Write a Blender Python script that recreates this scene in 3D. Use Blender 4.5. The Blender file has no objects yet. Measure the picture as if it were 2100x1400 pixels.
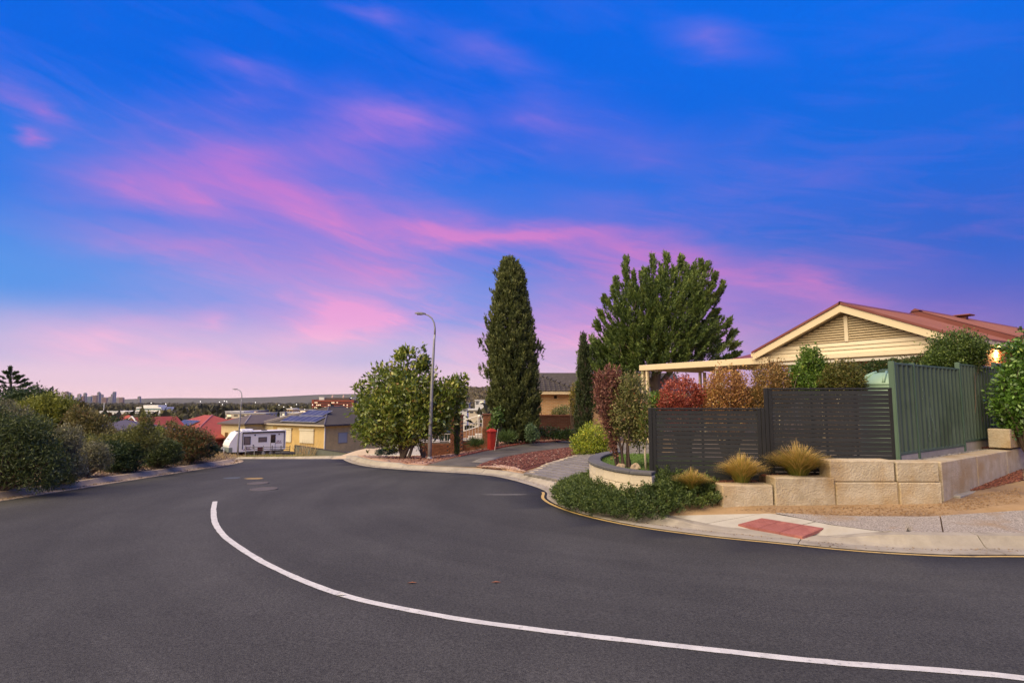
import bpy, math, random
import numpy as np
from mathutils import Vector, Matrix
from mathutils.geometry import delaunay_2d_cdt

scene = bpy.context.scene
col = scene.collection
R = math.radians
rng = np.random.default_rng(7)
random.seed(7)

# ------------------------------------------------------------------ camera
F, PITCH, EYE = 1200.0, math.atan(118/1200.0), 1.6
cam_d = bpy.data.cameras.new('camera'); cam = bpy.data.objects.new('camera', cam_d); col.objects.link(cam)
cam.location = (0, 0, EYE); cam.rotation_euler = (math.pi/2 + PITCH, 0, 0)
cam_d.sensor_fit = 'HORIZONTAL'; cam_d.sensor_width = 36; cam_d.lens = 36*F/2100
cam_d.clip_start = 0.05; cam_d.clip_end = 60000
scene.camera = cam

def ray(px, py):
    u = (px-1050)/F; v = (700-py)/F
    return np.array([u, math.cos(PITCH)-v*math.sin(PITCH), math.sin(PITCH)+v*math.cos(PITCH)])
def at(px, py, Y):
    d = ray(px, py); t = Y/d[1]
    return np.array([d[0]*t, Y, EYE+d[2]*t])

# ------------------------------------------------------------------ render settings
scene.render.engine = 'CYCLES'
scene.cycles.use_denoising = True
scene.cycles.max_bounces = 6; scene.cycles.diffuse_bounces = 3; scene.cycles.glossy_bounces = 2
scene.cycles.transmission_bounces = 3; scene.cycles.transparent_max_bounces = 6; scene.cycles.volume_bounces = 0
scene.cycles.caustics_reflective = False; scene.cycles.caustics_refractive = False
scene.view_settings.view_transform = 'Standard'; scene.view_settings.look = 'None'
scene.view_settings.gamma = 1.0; scene.view_settings.use_curve_mapping = False
scene.view_settings.exposure = 0.0

# ------------------------------------------------------------------ sun: the soft after-glow from the west (left), no hard shadows
SUN_EL, SUN_AZ = R(48), R(-130)     # azimuth measured from +Y towards +X
sun_dir = Vector((math.sin(SUN_AZ)*math.cos(SUN_EL), math.cos(SUN_AZ)*math.cos(SUN_EL), math.sin(SUN_EL)))
sd = bpy.data.lights.new('sun', 'SUN'); sd.energy = 5.0; sd.angle = R(75); sd.color = (1.0, 0.80, 0.52)
sun = bpy.data.objects.new('sun', sd); col.objects.link(sun)
sun.rotation_euler = sun_dir.to_track_quat('Z', 'Y').to_euler(); sun.location = (-30, -40, 50)

# ------------------------------------------------------------------ sky: dusk blue with pink cirrus, built on the view direction
world = bpy.data.worlds.new('World'); scene.world = world; world.use_nodes = True
wn, wl = world.node_tree.nodes, world.node_tree.links
wn.clear()
def srgb(r, g, b):
    f = lambda c: (c/255/12.92) if c/255 <= .04045 else ((c/255+.055)/1.055)**2.4
    return (f(r), f(g), f(b), 1)
def wmath(op, a, b=None, clamp=False):
    n = wn.new('ShaderNodeMath'); n.operation = op; n.use_clamp = clamp
    for i, v in enumerate((a, b)):
        if v is None: continue
        if isinstance(v, (int, float)): n.inputs[i].default_value = v
        else: wl.new(v, n.inputs[i])
    return n.outputs[0]
def wmix(fac, a, b):
    n = wn.new('ShaderNodeMix'); n.data_type = 'RGBA'
    for s, v in ((n.inputs[0], fac), (n.inputs[6], a), (n.inputs[7], b)):
        if isinstance(v, (int, float, tuple)): s.default_value = v
        else: wl.new(v, s)
    return n.outputs[2]
def wramp(fac, stops, interp='EASE'):
    n = wn.new('ShaderNodeValToRGB'); n.color_ramp.interpolation = interp
    e = n.color_ramp.elements
    while len(e) < len(stops): e.new(.5)
    for el, (p, c) in zip(e, stops): el.position = p; el.color = c if len(c) == 4 else (*c, 1)
    wl.new(fac, n.inputs[0]); return n.outputs[0]
tc = wn.new('ShaderNodeTexCoord'); dvec = tc.outputs['Generated']
sep = wn.new('ShaderNodeSeparateXYZ'); wl.new(dvec, sep.inputs[0])
az = wmath('MULTIPLY', wmath('ARCTAN2', sep.outputs[0], sep.outputs[1]), 180/math.pi)
elv = wmath('MULTIPLY', wmath('ARCSINE', sep.outputs[2]), 180/math.pi)
def aedeg(px, py):
    d = ray(px, py); d = d/np.linalg.norm(d)
    return math.degrees(math.atan2(d[0], d[1])), math.degrees(math.asin(d[2]))
def comb(x, y, z=0.0):
    n = wn.new('ShaderNodeCombineXYZ')
    for i, v in enumerate((x, y, z)):
        if isinstance(v, (int, float)): n.inputs[i].default_value = v
        else: wl.new(v, n.inputs[i])
    return n.outputs[0]
def wnoise(vec, scale, detail=5, rough=.55, dist=0.0):
    n = wn.new('ShaderNodeTexNoise'); n.inputs['Scale'].default_value = scale; n.inputs['Detail'].default_value = detail
    n.inputs['Roughness'].default_value = rough; n.inputs['Distortion'].default_value = dist
    wl.new(vec, n.inputs['Vector']); return n
# cloud space: direction with z stretched so that noise forms long flat streaks
stretch = comb(sep.outputs[0], sep.outputs[1], wmath('MULTIPLY', sep.outputs[2], 3.6))
warp = wnoise(stretch, 3.2, 5, .6).outputs['Color']
ws = wn.new('ShaderNodeSeparateColor'); wl.new(warp, ws.inputs[0])
az_w = wmath('ADD', az, wmath('MULTIPLY', wmath('SUBTRACT', ws.outputs[0], .5), 11))
el_w = wmath('ADD', elv, wmath('MULTIPLY', wmath('SUBTRACT', ws.outputs[1], .5), 6))
pvec = comb(az_w, el_w)
def streak(x1, y1, x2, y2, wpx, amp, acc):
    a1, e1 = aedeg(x1, y1); a2, e2 = aedeg(x2, y2)
    m = wn.new('ShaderNodeMapping'); m.vector_type = 'TEXTURE'
    m.inputs['Location'].default_value = ((a1+a2)/2, (e1+e2)/2, 0)
    m.inputs['Rotation'].default_value = (0, 0, math.atan2(e2-e1, a2-a1))
    ln = math.hypot(a2-a1, e2-e1)
    m.inputs['Scale'].default_value = (ln*.75, wpx/F*57.3*1.7, 1)
    wl.new(pvec, m.inputs['Vector'])
    g = wn.new('ShaderNodeTexGradient'); g.gradient_type = 'QUADRATIC_SPHERE'; wl.new(m.outputs[0], g.inputs[0])
    v = wmath('MULTIPLY', g.outputs['Fac'], amp)
    return v if acc is None else wmath('ADD', acc, v)
#          x1   y1    x2   y2   width amp     (mauve-to-pink cirrus)
CLOUDS = [(620, 225, 960, 265, 42, .80), (480, 300, 900, 240, 80, .50), (900, 230, 1300, 240, 60, .32), (400, 300, 760, 470, 44, .80), (250, 300, 640, 330, 60, .45), (40, 375, 420, 370, 40, .55), (260, 380, 520, 420, 44, .60), (600, 420, 1200, 500, 60, .80),
          (820, 478, 1300, 482, 26, .95), (1000, 480, 1600, 520, 45, .55), (60, 460, 620, 565, 34, .55), (560, 560, 1000, 560, 90, .60), (150, 330, 900, 520, 120, .32),
          (0, 200, 150, 250, 34, .60), (0, 278, 80, 296, 16, .75), (700, 5, 880, 60, 16, .45), (860, 55, 1130, 140, 26, .42), (1340, 55, 1590, 118, 34, .55),
          (390, 115, 560, 140, 20, .40), (480, 140, 640, 180, 26, .30), (380, 185, 560, 200, 26, .22), (1050, 200, 1200, 300, 60, .25), (1100, 290, 1550, 300, 46, .30), (1400, 330, 1900, 400, 60, .16),
          (1080, 560, 1500, 570, 80, .55), (1250, 520, 1700, 580, 34, .55), (1450, 560, 1830, 610, 20, .55), (900, 640, 1500, 700, 90, .75), (1600, 650, 2100, 690, 46, .55), (1050, 720, 1500, 760, 70, .6),
          (0, 700, 420, 690, 44, .85), (380, 720, 900, 650, 50, 1.1), (600, 640, 860, 660, 36, .9), (0, 745, 700, 760, 46, .8), (0, 655, 700, 640, 50, .30), (100, 600, 900, 610, 60, .22), (700, 720, 1200, 760, 60, .6), (380, 640, 480, 690, 24, .4), (1700, 520, 2100, 560, 40, .14),
          (60, 400, 1000, 420, 150, .36), (300, 580, 1000, 600, 80, .30), (0, 300, 700, 290, 70, .22), (1100, 620, 1800, 640, 80, .45), (1000, 400, 1500, 440, 60, .22), (1500, 590, 2050, 640, 50, .35), (1150, 560, 1900, 600, 70, .30), (1250, 700, 1700, 720, 60, .35)]
acc = None
for c in CLOUDS: acc = streak(*c[:5], c[5]*.88, acc)
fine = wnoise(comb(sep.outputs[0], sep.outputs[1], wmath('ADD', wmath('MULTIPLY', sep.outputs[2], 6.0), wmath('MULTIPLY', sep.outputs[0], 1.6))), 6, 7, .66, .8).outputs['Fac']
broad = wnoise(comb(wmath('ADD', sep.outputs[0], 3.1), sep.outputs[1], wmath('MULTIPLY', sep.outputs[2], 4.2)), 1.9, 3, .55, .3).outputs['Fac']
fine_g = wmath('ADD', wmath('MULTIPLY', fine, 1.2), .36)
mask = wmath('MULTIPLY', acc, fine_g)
over = wramp(wmath('DIVIDE', elv, 90.0, True), [(0, (.62,)*3), (.46, (.58,)*3), (.68, (.26,)*3), (1, (.22,)*3)], 'LINEAR')      # extra cirrus added overhead, out of view, to neutralise the blue ambient light
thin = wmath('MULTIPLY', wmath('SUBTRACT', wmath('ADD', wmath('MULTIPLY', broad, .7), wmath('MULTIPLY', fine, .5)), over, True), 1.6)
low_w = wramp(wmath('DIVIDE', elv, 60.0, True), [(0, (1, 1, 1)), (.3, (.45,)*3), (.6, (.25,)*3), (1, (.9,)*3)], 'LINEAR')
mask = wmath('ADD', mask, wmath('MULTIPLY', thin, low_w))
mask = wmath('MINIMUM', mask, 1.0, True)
t_el = wmath('DIVIDE', elv, 45.0, True)
blue = wramp(t_el, [(0, srgb(200, 178, 214)), (.09, srgb(160, 172, 226)), (.20, srgb(86, 150, 234)), (.38, srgb(36, 122, 232)), (.60, srgb(0, 102, 230)), (1, srgb(0, 98, 228))], 'EASE')
rightness = wmath('MULTIPLY', wmath('ADD', az, 8.0), 1/45.0, True)
deep = wramp(t_el, [(0, srgb(170, 120, 190)), (.10, srgb(112, 100, 192)), (.26, srgb(50, 98, 206)), (.46, srgb(14, 104, 222)), (.72, srgb(0, 108, 236)), (1, srgb(0, 112, 246))], 'EASE')
base = wmix(wmath('MULTIPLY', rightness, .95), blue, deep)
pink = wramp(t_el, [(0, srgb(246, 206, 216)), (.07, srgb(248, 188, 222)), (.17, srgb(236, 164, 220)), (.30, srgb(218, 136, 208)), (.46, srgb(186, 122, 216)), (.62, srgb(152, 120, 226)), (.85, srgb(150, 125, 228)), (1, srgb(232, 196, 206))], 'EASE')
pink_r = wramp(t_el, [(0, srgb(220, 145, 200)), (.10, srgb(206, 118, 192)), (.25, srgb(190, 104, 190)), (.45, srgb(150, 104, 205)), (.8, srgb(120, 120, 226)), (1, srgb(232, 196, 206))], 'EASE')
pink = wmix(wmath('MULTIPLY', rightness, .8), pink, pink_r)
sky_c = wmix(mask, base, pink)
hz = wramp(t_el, [(0, (.88,)*3), (.035, (.58,)*3), (.09, (.20,)*3), (.19, (0,)*3)], 'EASE')
hz_w = wmath('MULTIPLY', hz, wmath('SUBTRACT', 1.0, wmath('MULTIPLY', rightness, .75)))
sky_c = wmix(hz_w, sky_c, (1.08, .73, .78, 1))
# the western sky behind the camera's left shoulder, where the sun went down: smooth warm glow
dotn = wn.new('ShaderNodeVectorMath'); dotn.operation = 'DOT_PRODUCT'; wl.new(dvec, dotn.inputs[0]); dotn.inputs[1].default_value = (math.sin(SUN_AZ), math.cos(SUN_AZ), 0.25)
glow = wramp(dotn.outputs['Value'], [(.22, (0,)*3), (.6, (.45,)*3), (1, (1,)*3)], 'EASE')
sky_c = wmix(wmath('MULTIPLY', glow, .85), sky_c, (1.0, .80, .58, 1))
nish = wn.new('ShaderNodeTexSky'); nish.sky_type = 'NISHITA'; nish.sun_disc = False
nish.sun_elevation = SUN_EL; nish.sun_rotation = SUN_AZ
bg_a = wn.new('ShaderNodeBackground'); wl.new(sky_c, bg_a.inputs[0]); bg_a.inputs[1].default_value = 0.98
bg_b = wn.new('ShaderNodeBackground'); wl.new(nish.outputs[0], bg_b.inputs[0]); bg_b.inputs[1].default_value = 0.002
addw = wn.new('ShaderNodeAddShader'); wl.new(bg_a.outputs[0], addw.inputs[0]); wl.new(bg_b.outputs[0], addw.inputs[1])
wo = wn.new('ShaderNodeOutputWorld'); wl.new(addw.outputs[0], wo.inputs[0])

# ------------------------------------------------------------------ materials
MATS = {}
def mat(name, c, c2=None, scale=4.0, rough=.8, bump=0.0, bscale=None, metal=0.0, spec=.35, rnd=0.0, detail=6, stretch=(1, 1, 1), c3=None, s3=.6, t3=(.52, .68), coord='Object'):
    if name in MATS: return MATS[name]
    m = bpy.data.materials.new(name); m.use_nodes = True; MATS[name] = m
    N, L = m.node_tree.nodes, m.node_tree.links
    b = N['Principled BSDF']; b.inputs['Roughness'].default_value = rough; b.inputs['Metallic'].default_value = metal
    b.inputs['Specular IOR Level'].default_value = spec
    t = N.new('ShaderNodeTexCoord'); mp = N.new('ShaderNodeMapping'); mp.inputs['Scale'].default_value = stretch
    L.new(t.outputs[coord], mp.inputs[0]); vec = mp.outputs[0]
    c = (*c, 1); c2 = (*(c2 or c[:3]), 1)
    n = N.new('ShaderNodeTexNoise'); n.inputs['Scale'].default_value = scale; n.inputs['Detail'].default_value = detail; n.inputs['Roughness'].default_value = .65
    L.new(vec, n.inputs['Vector'])
    rp = N.new('ShaderNodeValToRGB'); rp.color_ramp.elements[0].position = .32; rp.color_ramp.elements[1].position = .68
    rp.color_ramp.elements[0].color = c; rp.color_ramp.elements[1].color = c2
    L.new(n.outputs['Fac'], rp.inputs[0]); out = rp.outputs[0]
    if c3:
        n3 = N.new('ShaderNodeTexNoise'); n3.inputs['Scale'].default_value = s3; n3.inputs['Detail'].default_value = 5; n3.inputs['Roughness'].default_value = .6
        L.new(vec, n3.inputs['Vector'])
        r3 = N.new('ShaderNodeValToRGB'); r3.color_ramp.elements[0].position = t3[0]; r3.color_ramp.elements[1].position = t3[1]; L.new(n3.outputs['Fac'], r3.inputs[0])
        mx = N.new('ShaderNodeMix'); mx.data_type = 'RGBA'; L.new(r3.outputs[0], mx.inputs[0]); L.new(out, mx.inputs[6]); mx.inputs[7].default_value = (*c3, 1); out = mx.outputs[2]
    if rnd:
        oi = N.new('ShaderNodeObjectInfo'); hs = N.new('ShaderNodeHueSaturation')
        mr = N.new('ShaderNodeMapRange'); mr.inputs[3].default_value = 1-rnd; mr.inputs[4].default_value = 1+rnd
        L.new(oi.outputs['Random'], mr.inputs[0]); L.new(mr.outputs[0], hs.inputs['Value']); L.new(out, hs.inputs['Color']); out = hs.outputs[0]
    L.new(out, b.inputs['Base Color'])
    if bump:
        bn = N.new('ShaderNodeTexNoise'); bn.inputs['Scale'].default_value = bscale or scale*6; bn.inputs['Detail'].default_value = 4
        L.new(vec, bn.inputs['Vector'])
        bp = N.new('ShaderNodeBump'); bp.inputs['Strength'].default_value = bump; bp.inputs['Distance'].default_value = .02
        L.new(bn.outputs['Fac'], bp.inputs['Height']); L.new(bp.outputs[0], b.inputs['Normal'])
    return m
def leafmat(name, cols, rough=.5, trans=.25, rnd=.12, spec=.4):
    if name in MATS: return MATS[name]
    LF = 1.55 if trans > 0 else 1.0
    m = bpy.data.materials.new(name); m.use_nodes = True; MATS[name] = m
    N, L = m.node_tree.nodes, m.node_tree.links
    b = N['Principled BSDF']; b.inputs['Roughness'].default_value = rough; b.inputs['Specular IOR Level'].default_value = spec
    a = N.new('ShaderNodeAttribute'); a.attribute_name = 'tint'
    rp = N.new('ShaderNodeValToRGB'); e = rp.color_ramp.elements
    while len(e) < len(cols): e.new(.5)
    for i, (el, c) in enumerate(zip(e, cols)):
        p, cc = c if len(c) == 2 else (i/max(1, len(cols)-1), c)
        el.position = p; el.color = (*cc, 1)
    L.new(a.outputs['Fac'], rp.inputs[0])
    oi = N.new('ShaderNodeObjectInfo'); hs = N.new('ShaderNodeHueSaturation'); mr = N.new('ShaderNodeMapRange')
    mr.inputs[3].default_value = LF*(1-rnd); mr.inputs[4].default_value = LF*(1+rnd)
    L.new(oi.outputs['Random'], mr.inputs[0]); L.new(mr.outputs[0], hs.inputs['Value']); L.new(rp.outputs[0], hs.inputs['Color'])
    L.new(hs.outputs[0], b.inputs['Base Color'])
    tr = N.new('ShaderNodeBsdfTranslucent'); L.new(hs.outputs[0], tr.inputs[0])
    mx = N.new('ShaderNodeMixShader'); mx.inputs[0].default_value = trans
    L.new(b.outputs[0], mx.inputs[1]); L.new(tr.outputs[0], mx.inputs[2]); L.new(mx.outputs[0], N['Material Output'].inputs[0])
    return m
def emit(name, c, s):
    m = bpy.data.materials.new(name); m.use_nodes = True; N = m.node_tree.nodes; b = N['Principled BSDF']
    b.inputs['Base Color'].default_value = (*c, 1); b.inputs['Emission Color'].default_value = (*c, 1); b.inputs['Emission Strength'].default_value = s
    return m
def brickmat(name, c1, c2, mortar, bw=.24, bh=.086, ms=.012, rough=.85, bump=.5, offset=.5):
    m = bpy.data.materials.new(name); m.use_nodes = True; MATS[name] = m
    N, L = m.node_tree.nodes, m.node_tree.links; b = N['Principled BSDF']; b.inputs['Roughness'].default_value = rough; b.inputs['Specular IOR Level'].default_value = .2
    t = N.new('ShaderNodeTexCoord'); s = N.new('ShaderNodeSeparateXYZ'); L.new(t.outputs['Object'], s.inputs[0])
    ad = N.new('ShaderNodeMath'); ad.operation = 'ADD'; L.new(s.outputs[0], ad.inputs[0]); L.new(s.outputs[1], ad.inputs[1])
    cb = N.new('ShaderNodeCombineXYZ'); L.new(ad.outputs[0], cb.inputs[0]); L.new(s.outputs[2], cb.inputs[1])
    br = N.new('ShaderNodeTexBrick'); br.offset = offset; br.inputs['Scale'].default_value = 1; br.inputs['Brick Width'].default_value = bw; br.inputs['Row Height'].default_value = bh
    br.inputs['Mortar Size'].default_value = ms; br.inputs['Color1'].default_value = (*c1, 1); br.inputs['Color2'].default_value = (*c2, 1); br.inputs['Mortar'].default_value = (*mortar, 1)
    L.new(cb.outputs[0], br.inputs['Vector'])
    n = N.new('ShaderNodeTexNoise'); n.inputs['Scale'].default_value = 1.2; L.new(t.outputs['Object'], n.inputs['Vector'])
    mr = N.new('ShaderNodeMapRange'); mr.inputs[3].default_value = .75; mr.inputs[4].default_value = 1.25; L.new(n.outputs[0], mr.inputs[0])
    hs = N.new('ShaderNodeHueSaturation'); L.new(mr.outputs[0], hs.inputs['Value']); L.new(br.outputs['Color'], hs.inputs['Color']); L.new(hs.outputs[0], b.inputs['Base Color'])
    bp = N.new('ShaderNodeBump'); bp.inputs['Strength'].default_value = bump; bp.inputs['Distance'].default_value = .01; bp.invert = True
    L.new(br.outputs['Fac'], bp.inputs['Height']); L.new(bp.outputs[0], b.inputs['Normal'])
    return m

# ------------------------------------------------------------------ mesh helpers
class MB:
    def __init__(s): s.v = []; s.f = []
    def add(s, vs, fs):
        o = len(s.v); s.v += [tuple(map(float, v)) for v in vs]; s.f += [tuple(i+o for i in f) for f in fs]; return s
    def box(s, x0, x1, y0, y1, z0, z1, bev=0.0):
        if bev:
            b = bev; vs = []; 
            for z, ins in ((z0, b), (z0+b, 0), (z1-b, 0), (z1, b)):
                for (x, y) in ((x0+ins, y0), (x1-ins, y0), (x1, y0+ins), (x1, y1-ins), (x1-ins, y1), (x0+ins, y1), (x0, y1-ins), (x0, y0+ins)) if ins else ((x0+b, y0), (x1-b, y0), (x1, y0+b), (x1, y1-b), (x1-b, y1), (x0+b, y1), (x0, y1-b), (x0, y0+b)):
                    if ins: x = min(max(x, x0+b), x1-b); y = min(max(y, y0+b), y1-b)
                    vs.append((x, y, z))
            fs = [tuple(range(7, -1, -1)), tuple(range(24, 32))]
            for k in range(3):
                for i in range(8): fs.append((k*8+i, k*8+(i+1) % 8, k*8+8+(i+1) % 8, k*8+8+i))
            return s.add(vs, fs)
        return s.add([(x0, y0, z0), (x1, y0, z0), (x1, y1, z0), (x0, y1, z0), (x0, y0, z1), (x1, y0, z1), (x1, y1, z1), (x0, y1, z1)],
                     [(0, 3, 2, 1), (4, 5, 6, 7), (0, 1, 5, 4), (1, 2, 6, 5), (2, 3, 7, 6), (3, 0, 4, 7)])
    def prism(s, poly, y0, y1):                    # poly in (x,z), extruded along y
        n = len(poly); vs = [(x, y0, z) for x, z in poly]+[(x, y1, z) for x, z in poly]
        fs = [tuple(range(n)), tuple(range(2*n-1, n-1, -1))]+[(i, i+n, (i+1) % n+n, (i+1) % n) for i in range(n)]
        return s.add(vs, fs)
    def vprism(s, poly, z0, z1):                   # poly in (x,y), extruded along z
        n = len(poly); vs = [(x, y, z0) for x, y in poly]+[(x, y, z1) for x, y in poly]
        fs = [tuple(range(n-1, -1, -1)), tuple(range(n, 2*n))]+[(i, (i+1) % n, (i+1) % n+n, i+n) for i in range(n)]
        return s.add(vs, fs)
    def tube(s, pts, rad, n=8, cap=True):
        pts = [Vector(p) for p in pts]; m = len(pts)
        if isinstance(rad, (int, float)): rad = [rad]*m
        vs = []; ref = Vector((.31, .95, .07))
        for i, p in enumerate(pts):
            d = (pts[min(i+1, m-1)]-pts[max(i-1, 0)]).normalized()
            a = d.cross(ref)
            if a.length < .05: a = d.cross(Vector((1, 0, 0)))
            a.normalize(); b = d.cross(a)
            for k in range(n):
                t = 2*math.pi*k/n; vs.append(p+(a*math.cos(t)+b*math.sin(t))*rad[i])
        fs = [(i*n+k, i*n+(k+1) % n, (i+1)*n+(k+1) % n, (i+1)*n+k) for i in range(m-1) for k in range(n)]
        if cap: fs += [tuple(range(n-1, -1, -1)), tuple(range((m-1)*n, m*n))]
        return s.add(vs, fs)
    def lathe(s, prof, n=16, c=(0, 0, 0)):         # prof: (r,z)
        vs = [(c[0]+r*math.cos(2*math.pi*k/n), c[1]+r*math.sin(2*math.pi*k/n), c[2]+z) for r, z in prof for k in range(n)]
        m = len(prof)
        fs = [(i*n+k, i*n+(k+1) % n, (i+1)*n+(k+1) % n, (i+1)*n+k) for i in range(m-1) for k in range(n)]
        fs += [tuple(range(n-1, -1, -1)), tuple(range((m-1)*n, m*n))]
        return s.add(vs, fs)
    def mesh(s, name, smooth=False):
        me = bpy.data.meshes.new(name); me.from_pydata(s.v, [], s.f); me.update()
        if smooth: me.polygons.foreach_set('use_smooth', [True]*len(me.polygons))
        return me
def link(name, me, m=None, parent=None, loc=None, rot=None):
    o = bpy.data.objects.new(name, me); col.objects.link(o)
    if m is not None and me is not None and not me.materials: me.materials.append(m)
    if parent is not None: o.parent = parent
    if loc is not None: o.location = loc
    if rot is not None: o.rotation_euler = rot
    return o
def part(name, mb, m, parent=None, smooth=False): return link(name, mb.mesh(name, smooth), m, parent)
def tag(o, label=None, cat=None, group=None, kind=None):
    if label: o['label'] = label
    if cat: o['category'] = cat
    if group: o['group'] = group
    if kind: o['kind'] = kind
    return o
def thing(name, label, cat, loc=(0, 0, 0), rz=0.0, group=None):
    o = bpy.data.objects.new(name, None); col.objects.link(o); o.location = tuple(map(float, loc)); o.rotation_euler = (0, 0, rz); o.empty_display_size = .2
    return tag(o, label, cat, group)
def copy_tree(o, parent=None):
    c = o.copy(); col.objects.link(c)
    if parent is not None: c.parent = parent
    for ch in list(o.children): copy_tree(ch, c)
    return c
def fast_mesh(name, V, Fc, tint=None, tris=False):
    me = bpy.data.meshes.new(name); k = Fc.shape[1]
    me.vertices.add(len(V)); me.vertices.foreach_set('co', V.astype(np.float32).ravel())
    me.loops.add(Fc.size); me.loops.foreach_set('vertex_index', Fc.astype(np.int32).ravel())
    me.polygons.add(len(Fc)); me.polygons.foreach_set('loop_start', np.arange(0, Fc.size, k, dtype=np.int32))
    try: me.polygons.foreach_set('loop_total', np.full(len(Fc), k, np.int32))
    except Exception: pass
    if tint is not None:
        a = me.attributes.new('tint', 'FLOAT', 'POINT'); a.data.foreach_set('value', tint.astype(np.float32))
    me.update(calc_edges=True); me.validate(); return me
def unit(a): return a/np.maximum(np.linalg.norm(a, axis=-1, keepdims=True), 1e-9)

# ---- foliage: P base points, D directions
def leafmesh(name, P, D, L, W, tint, g, fold=.18, kite=.45):
    n = len(P); D = unit(D)
    S = unit(np.cross(D, g.normal(size=(n, 3)))); Nn = np.cross(S, D)
    L = np.broadcast_to(L, (n,))[:, None]*g.uniform(.65, 1.25, (n, 1)); W = np.broadcast_to(W, (n,))[:, None]*g.uniform(.7, 1.25, (n, 1))
    V = np.empty((n, 4, 3)); V[:, 0] = P; V[:, 1] = P+D*L*kite+S*W*.5+Nn*W*fold; V[:, 2] = P+D*L; V[:, 3] = P+D*L*kite-S*W*.5+Nn*W*fold
    return fast_mesh(name, V.reshape(-1, 3), np.arange(4*n).reshape(n, 4), np.repeat(tint, 4))
def blobs_px(lst, Y):
    """(px, py, rpx[, ry_px[, dY]]) -> world centre and radii at the tree's own distance"""
    out = []
    for b in lst:
        px, py, r = b[:3]; rv = b[3] if len(b) > 3 and b[3] else r; dy = b[4] if len(b) > 4 else 0
        c = at(px, py, Y+dy); k = (Y+dy)/F
        out.append((*c, r*k, r*k, rv*k))
    return np.array(out)
def foliage(B, n, nclump, L, W, g, clump=.22, out=.6, up=.25, rand=.7, shell=.55, zmin=None, tint_mode=None):
    w = B[:, 3]*B[:, 5]; w = w/w.sum()
    ci = g.choice(len(B), nclump, p=w); b = B[ci]
    d = unit(g.normal(size=(nclump, 3))); rad = shell+(1-shell)*np.sqrt(g.random((nclump, 1))); rad = np.where(g.random((nclump, 1)) < .06, g.uniform(1.0, 1.28, (nclump, 1)), rad)
    C = b[:, :3]+d*rad*b[:, 3:6]
    li = g.integers(0, nclump, n); bb = b[li]
    P = C[li]+g.normal(size=(n, 3))*clump*bb[:, 3:6]
    D = out*d[li]+np.array([0, 0, up])+rand*g.normal(size=(n, 3))
    ct = g.random(nclump)
    tint = np.clip(.45*ct[li]+.55*g.random(n), 0, 1)
    if zmin is not None:
        k = P[:, 2] > zmin; P, D, tint = P[k], D[k], tint[k]
    return P, D, tint, C
def limbs(mb, base, targets, g, r0=.08, n=10, sag=.15, seg=5, sides=6):
    """tapering limbs from the trunk's base point to clump centres"""
    idx = g.choice(len(targets), min(n, len(targets)), replace=False)
    for i in idx:
        t = targets[i]; pts = []; 
        off = g.normal(size=3)*.06*np.linalg.norm(t-base)
        for k in range(seg+1):
            s = k/seg; p = base*(1-s)+t*s; p = p+off*math.sin(math.pi*s); p[2] += sag*math.sin(math.pi*s)*.5*np.linalg.norm(t-base)*(1 if s < .7 else .6)*.4
            pts.append(p)
        mb.tube(pts, [r0*(1-.85*k/seg) for k in range(seg+1)], sides, cap=False)
def plant(name, label, cat, base, B, n, nclump, L, W, m, g, bark=None, group=None, r0=.04, nl=8, crown='foliage', trunkname='trunk', **kw):
    """bush or small tree: crown of leaf-sized faces + stems, all inside one thing standing at base"""
    t = thing(name, label, cat, base, group=group); base = np.array(base, float)
    P, D, tint, C = foliage(B, n, nclump, L, W, g, zmin=base[2]+.01, **kw)
    o = link(crown, leafmesh(crown, P-base, D, L, W, tint, g), m, t)
    if bark is not None:
        mb = MB(); b0 = np.array([0, 0, -.05]); limbs(mb, b0, C-base, g, r0, nl); part(trunkname, mb, bark, t, True)
    return t, C
# ================================================================== terrain heights
def zr(y):        # road surface: falls gently away from the camera, then over the crest to the cross street
    return np.interp(y, [-60, 0, 21, 23, 25, 30, 40, 52, 60, 70], [1.2, 0, -.735, -.815, -.93, -1.40, -2.45, -3.70, -4.4, -5.2])
def catmull(pts, n=8, closed=False):
    P = np.array(pts, float); out = []
    for i in range(len(P)-1):
        p0 = P[max(i-1, 0)]; p1 = P[i]; p2 = P[i+1]; p3 = P[min(i+2, len(P)-1)]
        for k in range(n):
            t = k/n; out.append(.5*((2*p1)+(-p0+p2)*t+(2*p0-5*p1+4*p2-p3)*t*t+(-p0+3*p1-3*p2+p3)*t**3))
    out.append(P[-1]); return np.array(out)
def resample(P, step):
    s = np.r_[0, np.cumsum(np.linalg.norm(np.diff(P, axis=0), axis=1))]; n = max(2, int(round(s[-1]/step))+1)
    q = np.linspace(0, s[-1], n); return np.stack([np.interp(q, s, P[:, k]) for k in range(P.shape[1])], 1)
def offset(P, d):      # d > 0: to the right of the walking direction
    t = np.gradient(P, axis=0); t = t/np.linalg.norm(t, axis=1, keepdims=True)
    return P+np.stack([t[:, 1], -t[:, 0]], 1)*d
def groundpt(px, py, h, y0=2.0, y1=300.0):   # where a line of sight meets a height function
    d = ray(px, py); ys = np.geomspace(y0, y1, 4000); xs = d[0]/d[1]*ys; zs = EYE+d[2]/d[1]*ys
    k = np.argmax(zs < h(xs, ys)); return np.array([xs[k], ys[k]])
def rp(px, py): return groundpt(px, py, lambda x, y: zr(y))
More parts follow.
